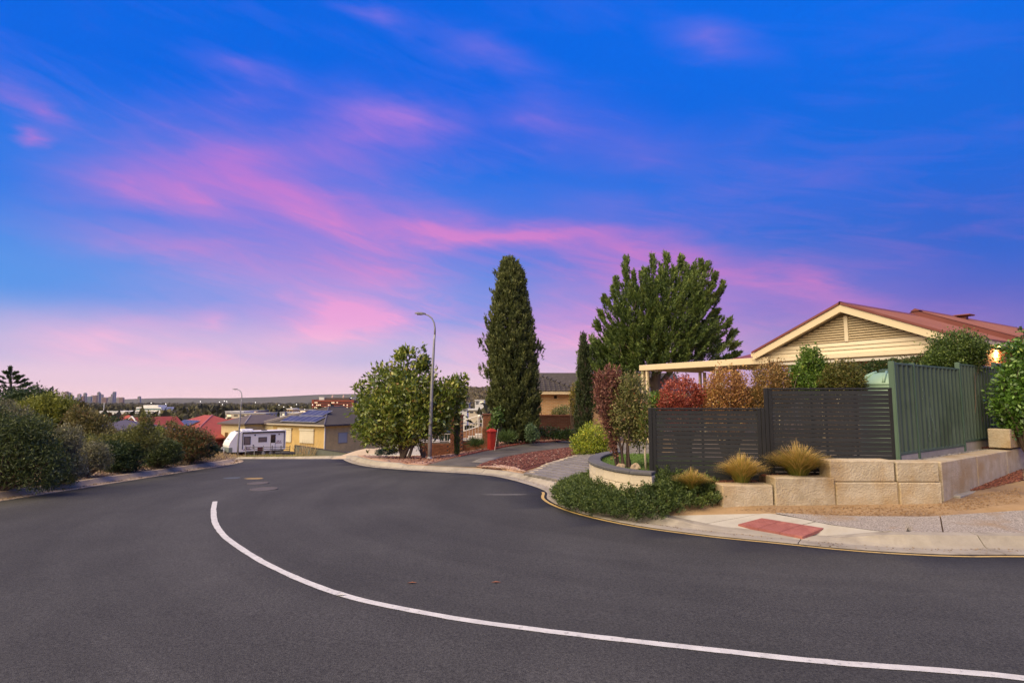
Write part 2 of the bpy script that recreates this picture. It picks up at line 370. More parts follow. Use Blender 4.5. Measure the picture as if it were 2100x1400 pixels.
# edge of the asphalt along the property side (right, then round the corner, then up the street)
edge_px = [(2100, 1138), (1990, 1138), (1880, 1135), (1740, 1126), (1600, 1112), (1450, 1097), (1310, 1078), (1210, 1057), (1150, 1038), (1122, 1022), (1120, 1008), (1085, 994), (1025, 978), (966, 971), (894, 967), (820, 962), (760, 957), (724, 950), (706, 943)]
E = np.array([rp(*p) for p in edge_px])
E = np.vstack([[[22, 8.6], [13, 7.2], [9, 6.95]], E, [[-7.9, 27.5], [-9.4, 30.5], [-12.8, 35.5], [-18.5, 41], [-28, 46], [-45, 50]]])
E = resample(catmull(E, 10), .22)
XL = -10.15
LE = np.array([[XL, -14], [XL, -6], [XL, 0], [XL, 6], [XL, 12], [XL, 18], [XL, 21.2], [XL-.35, 23.2], [XL-1.6, 25.2], [XL-4.5, 27.5], [XL-10, 30], [XL-30, 34]])
LE = resample(catmull(LE, 10), .25)
def kerb_h(x, y):
    h = np.full_like(x, .13)
    near = (y < 9.6)
    hh = np.interp(x, [1.7, 2.75, 3.95, 4.75], [.13, .012, .012, .13]); h = np.where(near, hh, h)
    h = np.where((y > 12.5) & (x > -4) & (x < 2), .085, h)      # low layback at the two driveways
    return h
KB = offset(E, .58)                                              # back of kerb, property side
# land behind the kerb: thin-plate surface through surveyed heights
ctl = [(KB[i][0], KB[i][1], zr(KB[i][1])+.12) for i in range(6, len(KB)-6, 9)]
ctl += [(2.4, 10.0, -.10), (3.2, 9.75, -.08), (5, 9.5, -.06), (6.9, 9.35, -.04), (8.5, 10.4, .05), (11, 12.6, .19), (15, 15, .42), (22, 18, .8), (8, 8.2, -.03), (12, 9.5, .08), (18, 11.5, .35), (30, 14, .9),
        (2.3, 15, -.32), (3.2, 20, -.25), (5, 22, -.10), (8, 24, .1), (14, 26, .4), (26, 30, .8), (-.3, 19, -.47), (1.4, 24, -.47), (3, 28, -.52), (-1, 25, -.55), (0, 28, -.46), (3, 34, -.5), (10, 36, -.1), (26, 40, .3),
        (-3.5, 25, -.88), (-4.4, 23.5, -.76), (-3.2, 27.5, -.95), (-1.2, 27.5, -.62), (-6, 25, -.80), (-4.2, 36, -1.15), (-2, 34, -1.1), (-6.3, 29, -1.25), (0, 38, -1.0), (-6, 40, -2.2)]
ctl = np.array(ctl)
def tps(r): return np.where(r > 1e-9, r*r*np.log(np.maximum(r, 1e-9)), 0)
nC = len(ctl); K = tps(np.linalg.norm(ctl[:, None, :2]-ctl[None, :, :2], axis=2))+np.eye(nC)*.02
Pm = np.c_[np.ones(nC), ctl[:, :2]]; A = np.block([[K, Pm], [Pm.T, np.zeros((3, 3))]])
sol = np.linalg.solve(A, np.r_[ctl[:, 2], 0, 0, 0])
def land(x, y):
    x = np.asarray(x, float); y = np.asarray(y, float); sh = np.broadcast(x, y).shape
    xx = np.broadcast_to(x, sh).ravel(); yy = np.broadcast_to(y, sh).ravel()
    r = np.hypot(xx[:, None]-ctl[None, :, 0], yy[:, None]-ctl[None, :, 1])
    return (tps(r)@sol[:nC]+sol[nC]+xx*sol[nC+1]+yy*sol[nC+2]).reshape(sh)
def lp(px, py): return groundpt(px, py, land, np.interp(px, [700, 724, 760, 820, 894, 966, 1025, 1085, 1125, 1190, 1200], [24, 21.9, 20.5, 19.4, 18.7, 18.1, 16.9, 14.8, 11.5, 9.5, 6]), 60)
def leftland(x, y):
    d = XL-.5-np.asarray(x, float); return zr(np.minimum(y, 70))+.10+.10*np.clip(d, 0, 1.5)-.16*np.clip(d-4, 0, 30)
def valley(x, y):
    x = np.asarray(x, float); y = np.asarray(y, float)
    v = np.interp(y, [-200, 0, 22, 40, 52, 60, 70, 100, 200, 400, 1000, 2500, 6000, 12000, 40000], [-1.2, -.6, -1.5, -3.0, -3.75, -4.45, -5.3, -7.2, -11.5, -16, -25, -40, -60, -84, -150])
    return v-.05*np.clip(-x-14, 0, 40)*np.interp(y, [0, 40, 60], [1, 1, 0])

def sheet(name, poly, h, m, step=.5, dz=0.0, parent=None, kind='structure', noise=0.0, seed=1, skirt=.12):
    """a surface patch: polygon filled with a triangulated grid that follows the height function"""
    poly = np.array(poly, float); lo, hi = poly.min(0), poly.max(0)
    gx, gy = np.meshgrid(np.arange(lo[0]+step*.5, hi[0], step), np.arange(lo[1]+step*.5, hi[1], step)); G = np.c_[gx.ravel(), gy.ravel()]
    ins = np.zeros(len(G), bool); j = len(poly)-1
    for i in range(len(poly)):
        xi, yi = poly[i]; xj, yj = poly[j]
        c = ((yi > G[:, 1]) != (yj > G[:, 1])) & (G[:, 0] < (xj-xi)*(G[:, 1]-yi)/((yj-yi) if abs(yj-yi) > 1e-12 else 1e-12)+xi); ins ^= c; j = i
    G = G[ins]
    # keep interior points off the boundary
    keep = np.ones(len(G), bool)
    for p in poly: keep &= np.hypot(G[:, 0]-p[0], G[:, 1]-p[1]) > step*.3
    G = G[keep]; n = len(poly)
    vs = [Vector(p) for p in poly]+[Vector(p) for p in G]
    r = delaunay_2d_cdt(vs, [], [list(range(n))], 1, 1e-6)
    V = np.array([(v.x, v.y) for v in r[0]]); z = h(V[:, 0], V[:, 1])+dz
    if noise: z = z+np.random.default_rng(seed).normal(size=len(z))*noise
    mb = MB(); mb.v = [(float(a), float(b), float(c)) for (a, b), c in zip(V, z)]; mb.f = [tuple(f) for f in r[2]]
    if skirt:                    # turned-down edge so the patch has thickness
        use = {}
        for f in mb.f:
            for a_, b_ in zip(f, f[1:]+f[:1]): use.setdefault((min(a_, b_), max(a_, b_)), []).append((a_, b_))
        low = {}
        for e_ in [v[0] for v in use.values() if len(v) == 1]:
            for i_ in e_:
                if i_ not in low: x_, y_, z_ = mb.v[i_]; low[i_] = len(mb.v); mb.v.append((x_, y_, z_-skirt))
            mb.f.append((e_[1], e_[0], low[e_[0]], low[e_[1]]))
    o = part(name, mb, m, parent, True)
    if kind and parent is None: o['kind'] = kind
    elif kind == 'stuff': o['kind'] = kind
    return o

# ------------------------------------------------------------------ materials of the setting
def asphalt():
    m = bpy.data.materials.new('asphalt'); m.use_nodes = True; N, L = m.node_tree.nodes, m.node_tree.links; b = N['Principled BSDF']
    t = N.new('ShaderNodeTexCoord')
    def noise(s, d=6, r=.6, st=None):
        n = N.new('ShaderNodeTexNoise'); n.inputs['Scale'].default_value = s; n.inputs['Detail'].default_value = d; n.inputs['Roughness'].default_value = r
        if st:
            mp = N.new('ShaderNodeMapping'); mp.inputs['Scale'].default_value = st; mp.inputs['Rotation'].default_value = (0, 0, R(20)); L.new(t.outputs['Object'], mp.inputs[0]); L.new(mp.outputs[0], n.inputs['Vector'])
        else: L.new(t.outputs['Object'], n.inputs['Vector'])
        return n.outputs['Fac']
    def ramp(f, a, b_, p=(.35, .65)):
        r = N.new('ShaderNodeValToRGB'); e = r.color_ramp.elements; e[0].position, e[1].position = p; e[0].color = (*a, 1); e[1].color = (*b_, 1); L.new(f, r.inputs[0]); return r.outputs[0]
    def mul(a, b_):
        x = N.new('ShaderNodeMix'); x.data_type = 'RGBA'; x.blend_type = 'MULTIPLY'; x.inputs[0].default_value = 1; L.new(a, x.inputs[6]); L.new(b_, x.inputs[7]); return x.outputs[2]
    c = ramp(noise(.35, 5), (.0505, .0508, .0492), (.0705, .0705, .0675), (.3, .7))
    c = mul(c, ramp(noise(.9, 6, .65, (1, .25, 1)), (.90,)*3, (1.07,)*3, (.35, .7)))
    c = mul(c, ramp(noise(48, 3, .85), (.48,)*3, (1.55,)*3, (.33, .67)))
    # tyre-polished arcs that follow the bend
    sx_ = N.new('ShaderNodeVectorMath'); sx_.operation = 'DISTANCE'; sx_.inputs[1].default_value = (5.2, 14.0, 0); L.new(t.outputs['Object'], sx_.inputs[0])
    cbn = N.new('ShaderNodeCombineXYZ'); L.new(sx_.outputs['Value'], cbn.inputs[0]); nb = noise(.18, 2, .5); mlt = N.new('ShaderNodeMath'); mlt.operation = 'MULTIPLY'; mlt.inputs[1].default_value = 2.2; L.new(nb, mlt.inputs[0]); L.new(mlt.outputs[0], cbn.inputs[1])
    an = N.new('ShaderNodeTexNoise'); an.inputs['Scale'].default_value = 1.1; an.inputs['Detail'].default_value = 4; an.inputs['Roughness'].default_value = .6; L.new(cbn.outputs[0], an.inputs['Vector'])
    c = mul(c, ramp(an.outputs['Fac'], (.87,)*3, (1.12,)*3, (.38, .66)))
    vo = N.new('ShaderNodeTexVoronoi'); vo.inputs['Scale'].default_value = 130; L.new(t.outputs['Object'], vo.inputs['Vector'])
    c = mul(c, ramp(vo.outputs['Distance'], (1.25,)*3, (.72,)*3, (.1, .75)))
    L.new(c, b.inputs['Base Color']); b.inputs['Roughness'].default_value = .82; b.inputs['Specular IOR Level'].default_value = .25
    bp = N.new('ShaderNodeBump'); bp.inputs['Strength'].default_value = .55; bp.inputs['Distance'].default_value = .006; L.new(vo.outputs['Distance'], bp.inputs['Height']); L.new(bp.outputs[0], b.inputs['Normal'])
    return m
ASPH = asphalt()
CONC = mat('concrete', (.35, .33, .28), (.43, .41, .35), 3.5, .85, .25, 60, c3=(.33, .29, .22), s3=1.2, rnd=.07)
KERB = mat('kerb concrete', (.30, .27, .215), (.39, .355, .29), 3, .88, .3, 70, c3=(.22, .195, .16), s3=1.6, rnd=.10)
WHITE_PAINT = mat('white road paint', (.50, .50, .48), (.64, .64, .61), 9, .7, .2, 80, c3=(.22, .22, .21), s3=22, t3=(.57, .74))
YELLOW_PAINT = mat('yellow road paint', (.48, .33, .10), (.56, .41, .16), 9, .6, .2, 60, c3=(.25, .18, .09), s3=10, t3=(.58, .72))
DIRT = mat('sandy dirt', (.28, .185, .09), (.37, .255, .14), 2.2, .95, .6, 25, c3=(.19, .125, .075), s3=.55, t3=(.50, .66))
AGG = mat('exposed aggregate', (.12, .105, .09), (.52, .47, .41), 52, .9, .7, 90, c3=(.30, .21, .12), s3=1.4, t3=(.55, .75), detail=3)
SOIL = mat('garden soil', (.09, .055, .035), (.15, .10, .065), 6, .95, .6, 30)
MULCHG = mat('woodchip ground', (.14, .085, .052), (.28, .19, .12), 14, .95, .9, 40, c3=(.09, .06, .05), s3=1.6)
REDM = mat('red scoria ground', (.085, .028, .022), (.15, .05, .04), 22, .95, .9, 60)
PINKG = mat('pink gravel ground', (.36, .22, .16), (.50, .34, .26), 24, .95, .7, 70)
LAWN = mat('synthetic turf', (.10, .17, .03), (.15, .23, .05), 20, .9, .8, 90)
DRYG = mat('dry verge', (.22, .15, .06), (.33, .24, .11), 6, .95, .6, 20, c3=(.12, .13, .03), s3=.35, t3=(.45, .6))
VALLEYM = mat('valley ground', (.045, .045, .028), (.09, .08, .05), .04, .95, coord='Object', c3=(.05, .055, .03), s3=.006)

# ------------------------------------------------------------------ the valley floor reaching the horizon
ys = np.r_[-200, -60, -14, 0, 10, 20, 30, 40, 52, 60, 70, np.geomspace(85, 40000, 46)]
V = []; nx = 61
for y in ys:
    half = 200+max(0, y)*1.5; k = np.linspace(-1, 1, nx); xs = np.sign(k)*np.abs(k)**1.6*half
    z = valley(xs, np.full(nx, y))-.15
    V += [(a, y, c) for a, c in zip(xs, z)]
Fc = [(j*nx+i, j*nx+i+1, (j+1)*nx+i+1, (j+1)*nx+i) for j in range(len(ys)-1) for i in range(nx-1)]
o = link('ground', fast_mesh('ground', np.array(V), np.array(Fc)), VALLEYM); o['kind'] = 'structure'
# ------------------------------------------------------------------ road
poly = [(-60, 36)]+[tuple(p) for p in LE[::-1]]+[(XL, -14), (30, -14), (30, 8.9)]+[tuple(p) for p in E]+[(-60, 52)]
keep = [poly[0]]
for p in poly[1:]:
    if math.hypot(p[0]-keep[-1][0], p[1]-keep[-1][1]) > .05: keep.append(p)
road = sheet('road', keep, lambda x, y: zr(y), ASPH, .9)
def ribbon(name, P, width, h, m, dz, parent=None, wl_=None):
    P = np.array(P); n = len(P); jg_ = np.random.default_rng(9); jit = lambda: 1+.05*jg_.normal(size=(n, 1)); a = P+(offset(P, -width/2)-P)*jit(); b = P+(offset(P, width/2)-P)*jit()
    V = np.r_[np.c_[a, h(a[:, 0], a[:, 1])+dz], np.c_[b, h(b[:, 0], b[:, 1])+dz]]
    mb = MB(); mb.add(V, [(i, i+n, i+n+1, i+1) for i in range(n-1)]); return part(name, mb, m, parent)
hroad = lambda x, y: zr(y)
cl = np.array([rp(*p) for p in [(441, 1028), (438, 1045), (440, 1068), (452, 1090), (480, 1115), (560, 1163), (700, 1219), (900, 1262), (1100, 1291), (1400, 1326), (1700, 1358), (2100, 1391)]])
cl = np.vstack([cl, [[4.6, 3.25], [8, 2.4], [14, 1.4]]])
ribbon('centre_line', resample(catmull(cl, 8), .12), .088, hroad, WHITE_PAINT, .004, road)
i0 = int(np.argmin(np.hypot(E[:, 0]-rp(1120, 1010)[0], E[:, 1]-rp(1120, 1010)[1])))
yl = resample(offset(E[:i0+2], -.085), .1); ribbon('edge_line', yl, .062, hroad, YELLOW_PAINT, .004, road)
# seam of sealant between gutter and asphalt, service lids, scuffs and a worn marking
SEAL = mat('bitumen sealant', (.018, .018, .02), rough=.5)
ribbon('sealant_line', resample(offset(E[:i0+14], .005), .12), .025, hroad, SEAL, .005, road)
IRON = mat('iron lid', (.075, .068, .060), (.12, .105, .09), 14, .7, .3, 40)
for (px, py, r) in ((541, 1003, .31), (529, 991, .26)):
    p = rp(px, py); mb = MB(); mb.lathe([(r, 0), (r, .012), (r-.03, .016), (r-.05, .010), (.01, .012)], 20); part('manhole_lid', mb, IRON, road).location = (p[0], p[1], zr(p[1])+.001)
LEAF_BROWN = mat('fallen leaf', (.25, .10, .05), rough=.8)
for (px, py, a) in ((845, 1196, .3), (1017, 1195, 1.2), (700, 1221, .2)):
    p = rp(px, py); mb = MB().add([(-.05, 0, .006), (0, -.018, .016), (.055, 0, .008), (0, .018, .014)], [(0, 1, 2, 3)]); part('fallen_leaf', mb, LEAF_BROWN if px < 1100 and px != 700 else WHITE_PAINT, road).location = (p[0], p[1], zr(p[1]))
SCUFF = mat('pale scuff', (.09, .088, .086), (.12, .118, .115), 6, .9)
BLUEP = mat('blue marking', (.075, .09, .11), rough=.8)
for (px, py, l, w, m_) in ((1033, 1014, .55, .10, SCUFF), (520, 981, .28, .16, mat('ochre marking', (.32, .22, .08), rough=.8)), (475, 980, .25, .2, BLUEP)):
    p = rp(px, py); mb = MB().add([(-l, 0, .005), (-l*.3, -w, .005), (l*.7, -w*.8, .005), (l, 0, .005), (l*.5, w, .005), (-l*.5, w*.7, .005)], [tuple(range(6))]); part('road_scuff', mb, m_, road).location = (p[0], p[1], zr(p[1]))

# ------------------------------------------------------------------ kerbs, cast in lengths with open joints
def kerb(name, label, P, sgn, hfun, seglen, special=None):
    t = bpy.data.objects.new(name, None); col.objects.link(t); t['kind'] = 'structure'
    s = np.r_[0, np.cumsum(np.linalg.norm(np.diff(P, axis=0), axis=1))]; nseg = int(s[-1]/seglen)
    offs = [0.0, .03, .28, .33, .385, .43, .57, .58]
    lines = [offset(P, sgn*o_) for o_ in offs]
    for k in range(nseg):
        a, b = s[-1]*k/nseg+.006, s[-1]*(k+1)/nseg-.006
        q = np.linspace(a, b, max(3, int((b-a)/.3)+1)); rows = []
        ex = np.interp(q, s, P[:, 0]); ey = np.interp(q, s, P[:, 1]); h = hfun(ex, ey); zb = zr(ey)
        for ln, hz_ in zip(lines, (lambda h: .006+0*h, lambda h: .014+0*h, lambda h: .004+0*h, lambda h: .012+.12*h, lambda h: .55*h+.01, lambda h: h*.95+.01, lambda h: h+.012, lambda h: -.12+0*h)):
            rows.append(np.c_[np.interp(q, s, ln[:, 0]), np.interp(q, s, ln[:, 1]), zb+hz_(h)])
        rows.insert(0, rows[0]-np.array([0, 0, .12]))
        n = len(q); Vv = np.vstack(rows); m_ = len(rows)
        fs = [(j*n+i, j*n+i+1, (j+1)*n+i+1, (j+1)*n+i) if sgn > 0 else (j*n+i, (j+1)*n+i, (j+1)*n+i+1, j*n+i+1) for j in range(m_-1) for i in range(n-1)]
        fs += [tuple(j*n for j in range(m_)), tuple(j*n+n-1 for j in range(m_-1, -1, -1))]
        part('kerb_length', MB().add(Vv, fs), KERB, t)
    return t
kerb('kerb_property_side', '', E, 1, kerb_h, 2.3)
KERB_R = KERB; KERB = mat('dusty tan kerb concrete', (.42, .32, .20), (.52, .41, .27), 3, .9, .3, 70, c3=(.32, .24, .15), s3=1.6, rnd=.10)
kerb('kerb_hill_side', '', LE, -1, lambda x, y: np.full_like(x, .11), 3.0); KERB = KERB_R
PALEC = mat('pale concrete patch', (.50, .44, .37), (.58, .52, .44), 5, .85, .2)
# ------------------------------------------------------------------ kerb ramp apron, tactile paver, aggregate path
def bilinear_strip(name, Fr, Bk, m, parent=None, nv=4, n=26, rz=None):
    Fr = resample(np.array(Fr), 1e9 if False else np.linalg.norm(np.diff(Fr, axis=0), axis=1).sum()/n); Bk = resample(np.array(Bk), np.linalg.norm(np.diff(Bk, axis=0), axis=1).sum()/n)
    k = min(len(Fr), len(Bk)); Fr, Bk = Fr[:k], Bk[:k]
    V = np.vstack([Fr*(1-j/nv)+Bk*(j/nv) for j in range(nv+1)])
    fs = [(j*k+i, j*k+i+1, (j+1)*k+i+1, (j+1)*k+i) for j in range(nv) for i in range(k-1)]
    return part(name, MB().add(V, fs), m, parent, True)
KBx = KB
def kb_between(x0, x1, ymax=9.7):
    P = KB[(KB[:, 0] > x0) & (KB[:, 0] < x1) & (KB[:, 1] < ymax)]; return P[np.argsort(P[:, 0])]
ax0, ax1 = 2.02, 4.95
ik = [i for i in range(len(KB)) if ax0 < KB[i, 0] < ax1 and KB[i, 1] < 9.7]; ik.sort(key=lambda i: KB[i, 0]); FrA = offset(E, .565)[ik]; FrA3 = np.c_[FrA, zr(E[ik, 1])+kerb_h(E[ik, 0], E[ik, 1])+.0135]
bk_px = [(1312, 1059), (1400, 1058), (1480, 1056), (1583, 1054), (1640, 1064), (1700, 1077), (1790, 1089), (1880, 1099)]
BkA = np.array([lp(*p) for p in bk_px]); BkA3 = np.c_[BkA, land(BkA[:, 0], BkA[:, 1])+.012]
apron = bpy.data.objects.new('footpath', None); col.objects.link(apron); apron['kind'] = 'structure'
# three slabs cut along the construction joints
FrA3 = resample(FrA3, .06); BkA3 = resample(BkA3, .06)
bilinear_strip('path_subbase', FrA3-np.array([0, 0, .03]), BkA3-np.array([0, 0, .03]), SOIL, apron)
cuts = [(0, .262, 0, .478), (.265, .553, .482, .684), (.556, 1, .688, 1)]
for (f0, f1, b0, b1) in cuts:
    sub = lambda Q, a, b: np.stack([np.interp(np.linspace(a, b, 30)*(len(Q)-1), np.arange(len(Q)), Q[:, k]) for k in range(3)], 1)
    f_, b_ = sub(FrA3, f0, f1), sub(BkA3, b0, b1)
    bilinear_strip('concrete_slab', f_, b_, CONC, apron)
# aggregate footpath panels to the right and its joints
pth_f = [(1590, 1053), (1640, 1063), (1700, 1076), (1790, 1088), (1880, 1098)]
def pathpt(p): q = lp(*p); return [q[0], q[1], land(*q)+.010]
fr = [pathpt(p) for p in pth_f]; krest = kb_between(4.96, 13.5, 9); fr2 = fr+[[p[0], p[1]+.02, zr(p[1])+.145] for p in krest]
bk2 = [pathpt(p) for p in [(1592, 1052), (1650, 1055), (1760, 1059), (1900, 1060), (2100, 1047)]]+[[10.5, 8.5, land(10.5, 8.5)+.012], [13.4, 9.1, land(13.4, 9.1)+.012]]
fr2 = resample(np.array(fr2), .15); bk2 = resample(np.array(bk2), .15)
bilinear_strip('path_subbase', fr2-np.array([0, 0, .03]), bk2-np.array([0, 0, .03]), SOIL, apron, nv=5)
for a, b in ((0, .235), (.237, .47), (.472, .70), (.702, 1)):
    sub = lambda Q: np.stack([np.interp(np.linspace(a, b, 40)*(len(Q)-1), np.arange(len(Q)), Q[:, k]) for k in range(3)], 1)
    f_, b_ = sub(fr2), sub(bk2)
    bilinear_strip('aggregate_slab', f_, b_, AGG, apron, nv=5)
# red tactile paver set in the ramp
def on_apron(px, py):
    # height of the ramp under a line of sight: blend of kerb front and land back
    d = ray(px, py); best = None
    for y in np.linspace(6.6, 9.5, 800):
        x = d[0]/d[1]*y; z = EYE+d[2]/d[1]*y
        fy = np.interp(x, FrA3[:, 0], FrA3[:, 1]); fz = np.interp(x, FrA3[:, 0], FrA3[:, 2]); by = np.interp(x, BkA3[:, 0], BkA3[:, 1]); bz = np.interp(x, BkA3[:, 0], BkA3[:, 2])
        s = np.clip((y-fy)/max(by-fy, .01), 0, 1); h = fz*(1-s)+bz*s
        if z < h: return np.array([x, y, h])
    return np.array([x, y, h])
TACT = mat('red tactile paver', (.26, .085, .075), (.33, .125, .11), 10, .85, .3, 60, rnd=.06, c3=(.42, .17, .13), s3=3)
cn = [on_apron(*p) for p in ((1513, 1077), (1562, 1064), (1690, 1085), (1646, 1103))]
for i in range(2):
    for j in range(3):
        q = lambda u, v: cn[0]*(1-u)*(1-v)+cn[1]*(1-u)*v+cn[2]*u*v+cn[3]*u*(1-v)
        g_ = .005; u0, u1, v0, v1 = j/3+g_, (j+1)/3-g_, i/2+g_, (i+1)/2-g_
        P4 = [q(u0, v0), q(u1, v0), q(u1, v1), q(u0, v1)]; up = np.array([0, 0, .02]); mb = MB()
        mb.add([p-up for p in P4]+[p+up*.9 for p in P4], [(4, 5, 6, 7), (0, 1, 5, 4), (1, 2, 6, 5), (2, 3, 7, 6), (3, 0, 4, 7)])
        for a in range(6):                       # raised domes
            for b in range(5):
                c = q(u0+(u1-u0)*(a+.5)/6, v0+(v1-v0)*(b+.5)/5)+up*.9; r = .014
                mb.add([c+np.array([r, 0, 0]), c+np.array([0, r, 0]), c+np.array([-r, 0, 0]), c+np.array([0, -r, 0]), c+np.array([0, 0, .006])], [(0, 1, 4), (1, 2, 4), (2, 3, 4), (3, 0, 4)])
        part('tactile_paver', mb, TACT, apron)

# ------------------------------------------------------------------ property-side land
iA = [i for i in range(len(KB)) if not (ax0 < KB[i, 0] < 13.5 and KB[i, 1] < 9.6)]
left_run = [tuple(KB[i]) for i in iA if KB[i, 1] > 8.2 and KB[i, 0] < 2.2][::2]
verge_poly = [(60, 10), (60, 60), (-3, 60), (-3, 47)][::1]
back_line = [tuple(p[:2]) for p in BkA3[::3]][:int(len(BkA3[::3])*.44)]+[tuple(p[:2]) for p in bk2[::4]]
kbl = [tuple(p) for p in KB if 8.6 < p[1] < 25.6 and p[0] < 2.05]
vp = [(60, 14), (60, 58), (-2.5, 58), (-2.5, 47), (-4.6, 38), (-5.2, 30)]+[tuple(p) for p in np.array(kbl)[::-2]]
vp2 = [p for p in vp]+back_line+[(20, 10.6), (40, 12.5)]
kk = [vp2[0]]
for p in vp2[1:]:
    if math.hypot(p[0]-kk[-1][0], p[1]-kk[-1][1]) > .04: kk.append(p)
sheet('verge', kk, lambda x, y: land(x, y), DIRT, .45, 0)
# dirt spilling over the aggregate path and darker bark drift by the wall
# asphalt driveway, pavers, scoria bed, gravel strips
KN = offset(E, 1.0)-E
def behind_kerb(q):
    i = int(np.argmin(np.hypot(KB[:, 0]-q[0], KB[:, 1]-q[1]))); d = float((q-KB[i])@KN[i])
    return q if d > .02 or q[1] < 11.5 else KB[i]+KN[i]*.02
def lpoly(pts): return [tuple(behind_kerb(lp(*p))) for p in pts]
DRIVE = mat('old asphalt drive', (.085, .078, .072), (.125, .115, .105), 3, .9, .4, 60, c3=(.07, .065, .06), s3=.8)
d1 = [(861, 957), (942, 937), (997, 925), (1051, 915), (1110, 908), (1172, 903), (1230, 900), (1230, 912), (1170, 917), (1097, 926), (1037, 937), (990, 950), (961, 964), (910, 961)]
sheet('asphalt_driveway', lpoly(d1), land, DRIVE, .5, .02)
sheet('driveway_patch', lpoly([(968, 948), (988, 939), (1030, 938), (992, 950)]), land, mat('grey patch', (.16, .15, .14), (.19, .18, .17), 4, .9), .4, .026)
bed = [(962, 964), (990, 950.5), (1037, 937.5), (1097, 926.5), (1170, 917.5), (1215, 914), (1235, 912), (1228, 920), (1180, 935), (1120, 952), (1058, 970), (1010, 967)]
sheet('scoria_bed', lpoly(bed), land, REDM, .4, .03)
sheet('gravel_strip', lpoly([(961, 965), (980, 958), (1010, 960), (1030, 957), (1055, 960), (1060, 966), (1066, 973), (1010, 971)]), land, PINKG, .3, .045)
EDGE = mat('cream concrete edging', (.40, .33, .22), (.50, .42, .29), 4, .85, .2, 40, rnd=.08)
eg = resample(np.array(lpoly([(1063, 975), (1120, 954), (1180, 936), (1232, 918), (1262, 909)])), .5)
edging = bpy.data.objects.new('driveway_edging', None); col.objects.link(edging); edging['kind'] = 'structure'
for i in range(len(eg)-1):
    a, b = eg[i], eg[i+1]; d = b-a; ln = np.hypot(*d); mb = MB().box(.006, ln-.006, -.09, .09, -.1, .045, .01)
    part('edging_length', mb, EDGE, edging).matrix_local = Matrix.Translation((a[0], a[1], float(land(*a))))@Matrix.Rotation(math.atan2(d[1], d[0]), 4, 'Z')
GRAVBED = mat('magnolia bed ground', (.17, .075, .045), (.30, .15, .10), 12, .95, .7, 40, c3=(.40, .25, .19), s3=.5, t3=(.5, .58))
mb_poly = [(738, 951), (800, 957), (858, 956), (940, 936.5), (997, 924.5), (1051, 914.5), (1110, 907), (1172, 902), (1172, 898), (1100, 901), (1010, 909), (930, 915), (870, 918), (800, 922), (745, 926), (715, 934), (722, 944)]
sheet('magnolia_bed', lpoly(mb_poly), land, GRAVBED, .4, .03)
sheet('gravel_strip', lpoly([(726, 946), (740, 951), (775, 954), (800, 948), (795, 938), (770, 933), (735, 933), (715, 936)]), land, PINKG, .35, .045)
# red-brick edging between the bed and the asphalt driveway
REDB = mat('red brick edging', (.26, .065, .045), (.36, .11, .07), 8, .85, .2, 40, rnd=.18)
eb = resample(np.array(lpoly([(942, 936.5), (997, 924.5), (1051, 914.5), (1110, 907.5), (1172, 902), (1215, 899)])), .25)
edb = bpy.data.objects.new('brick_edging', None); col.objects.link(edb); edb['kind'] = 'structure'
bme = MB().box(-.112, .112, -.05, .05, -.05, .055, .008).mesh('brick')
for i in range(len(eb)-1):
    a, b = eb[i], eb[i+1]; c = (a+b)/2; link('brick', bme, REDB, edb, (c[0], c[1], float(land(*c))+.02+random.uniform(-.008, .008)), (0, random.uniform(-.03, .03), math.atan2(b[1]-a[1], b[0]-a[0])+random.uniform(-.05, .05)))
# paved driveway: each paver near the street is a piece, the far end is one sheet
PAV = mat('grey driveway paver', (.16, .15, .15), (.23, .215, .205), 5, .85, .3, 50, rnd=.16)
pv_poly = np.array(lpoly([(1068, 973.5), (1120, 955.5), (1182, 937.5), (1234, 919.5), (1264, 911), (1345, 906), (1345, 930), (1225, 940), (1204, 960), (1206, 990), (1180, 1000), (1158, 1001), (1120, 990)]))
sheet('paved_driveway', pv_poly, land, mat('paver joint sand', (.10, .09, .08), rough=.95), .4, .015)
pav_root = bpy.data.objects.new('driveway_paving', None); col.objects.link(pav_root); pav_root['kind'] = 'structure'
def inside(p, poly):
    c = False; j = len(poly)-1
    for i in range(len(poly)):
        if ((poly[i][1] > p[1]) != (poly[j][1] > p[1])) and p[0] < (poly[j][0]-poly[i][0])*(p[1]-poly[i][1])/(poly[j][1]-poly[i][1])+poly[i][0]: c = not c
        j = i
    return c
pd = unit((eg[-1]-eg[0])[None])[0]; pn = np.array([-pd[1], pd[0]]); org = eg[0]; pme = MB().box(-.196, .196, -.096, .096, -.03, .03, .008).mesh('paver'); cand = []
for i in range(-30, 60):
    for j in range(-60, 60):
        c = org+pn*(i*.4+(j % 2)*.2)+pd*(j*.2)
        if inside(c, pv_poly): cand.append(c)
cand.sort(key=lambda c: c[1])
for c in cand[:300]:
    link('paver', pme, PAV, pav_root, (c[0], c[1], float(land(*c))+.012+random.uniform(-.003, .003)), (random.uniform(-.006, .006), random.uniform(-.006, .006), math.atan2(pn[1], pn[0])))
mbp = MB()
ca, sa = pn
for c in cand[300:]:
    z = float(land(*c))+.04
    mbp.add([(c[0]+ca*u-sa*v, c[1]+sa*u+ca*v, z) for u, v in ((-.196, -.096), (.196, -.096), (.196, .096), (-.196, .096))], [(0, 1, 2, 3)])
if mbp.v: tag(part('paver_field', mbp, PAV, pav_root), kind='stuff')
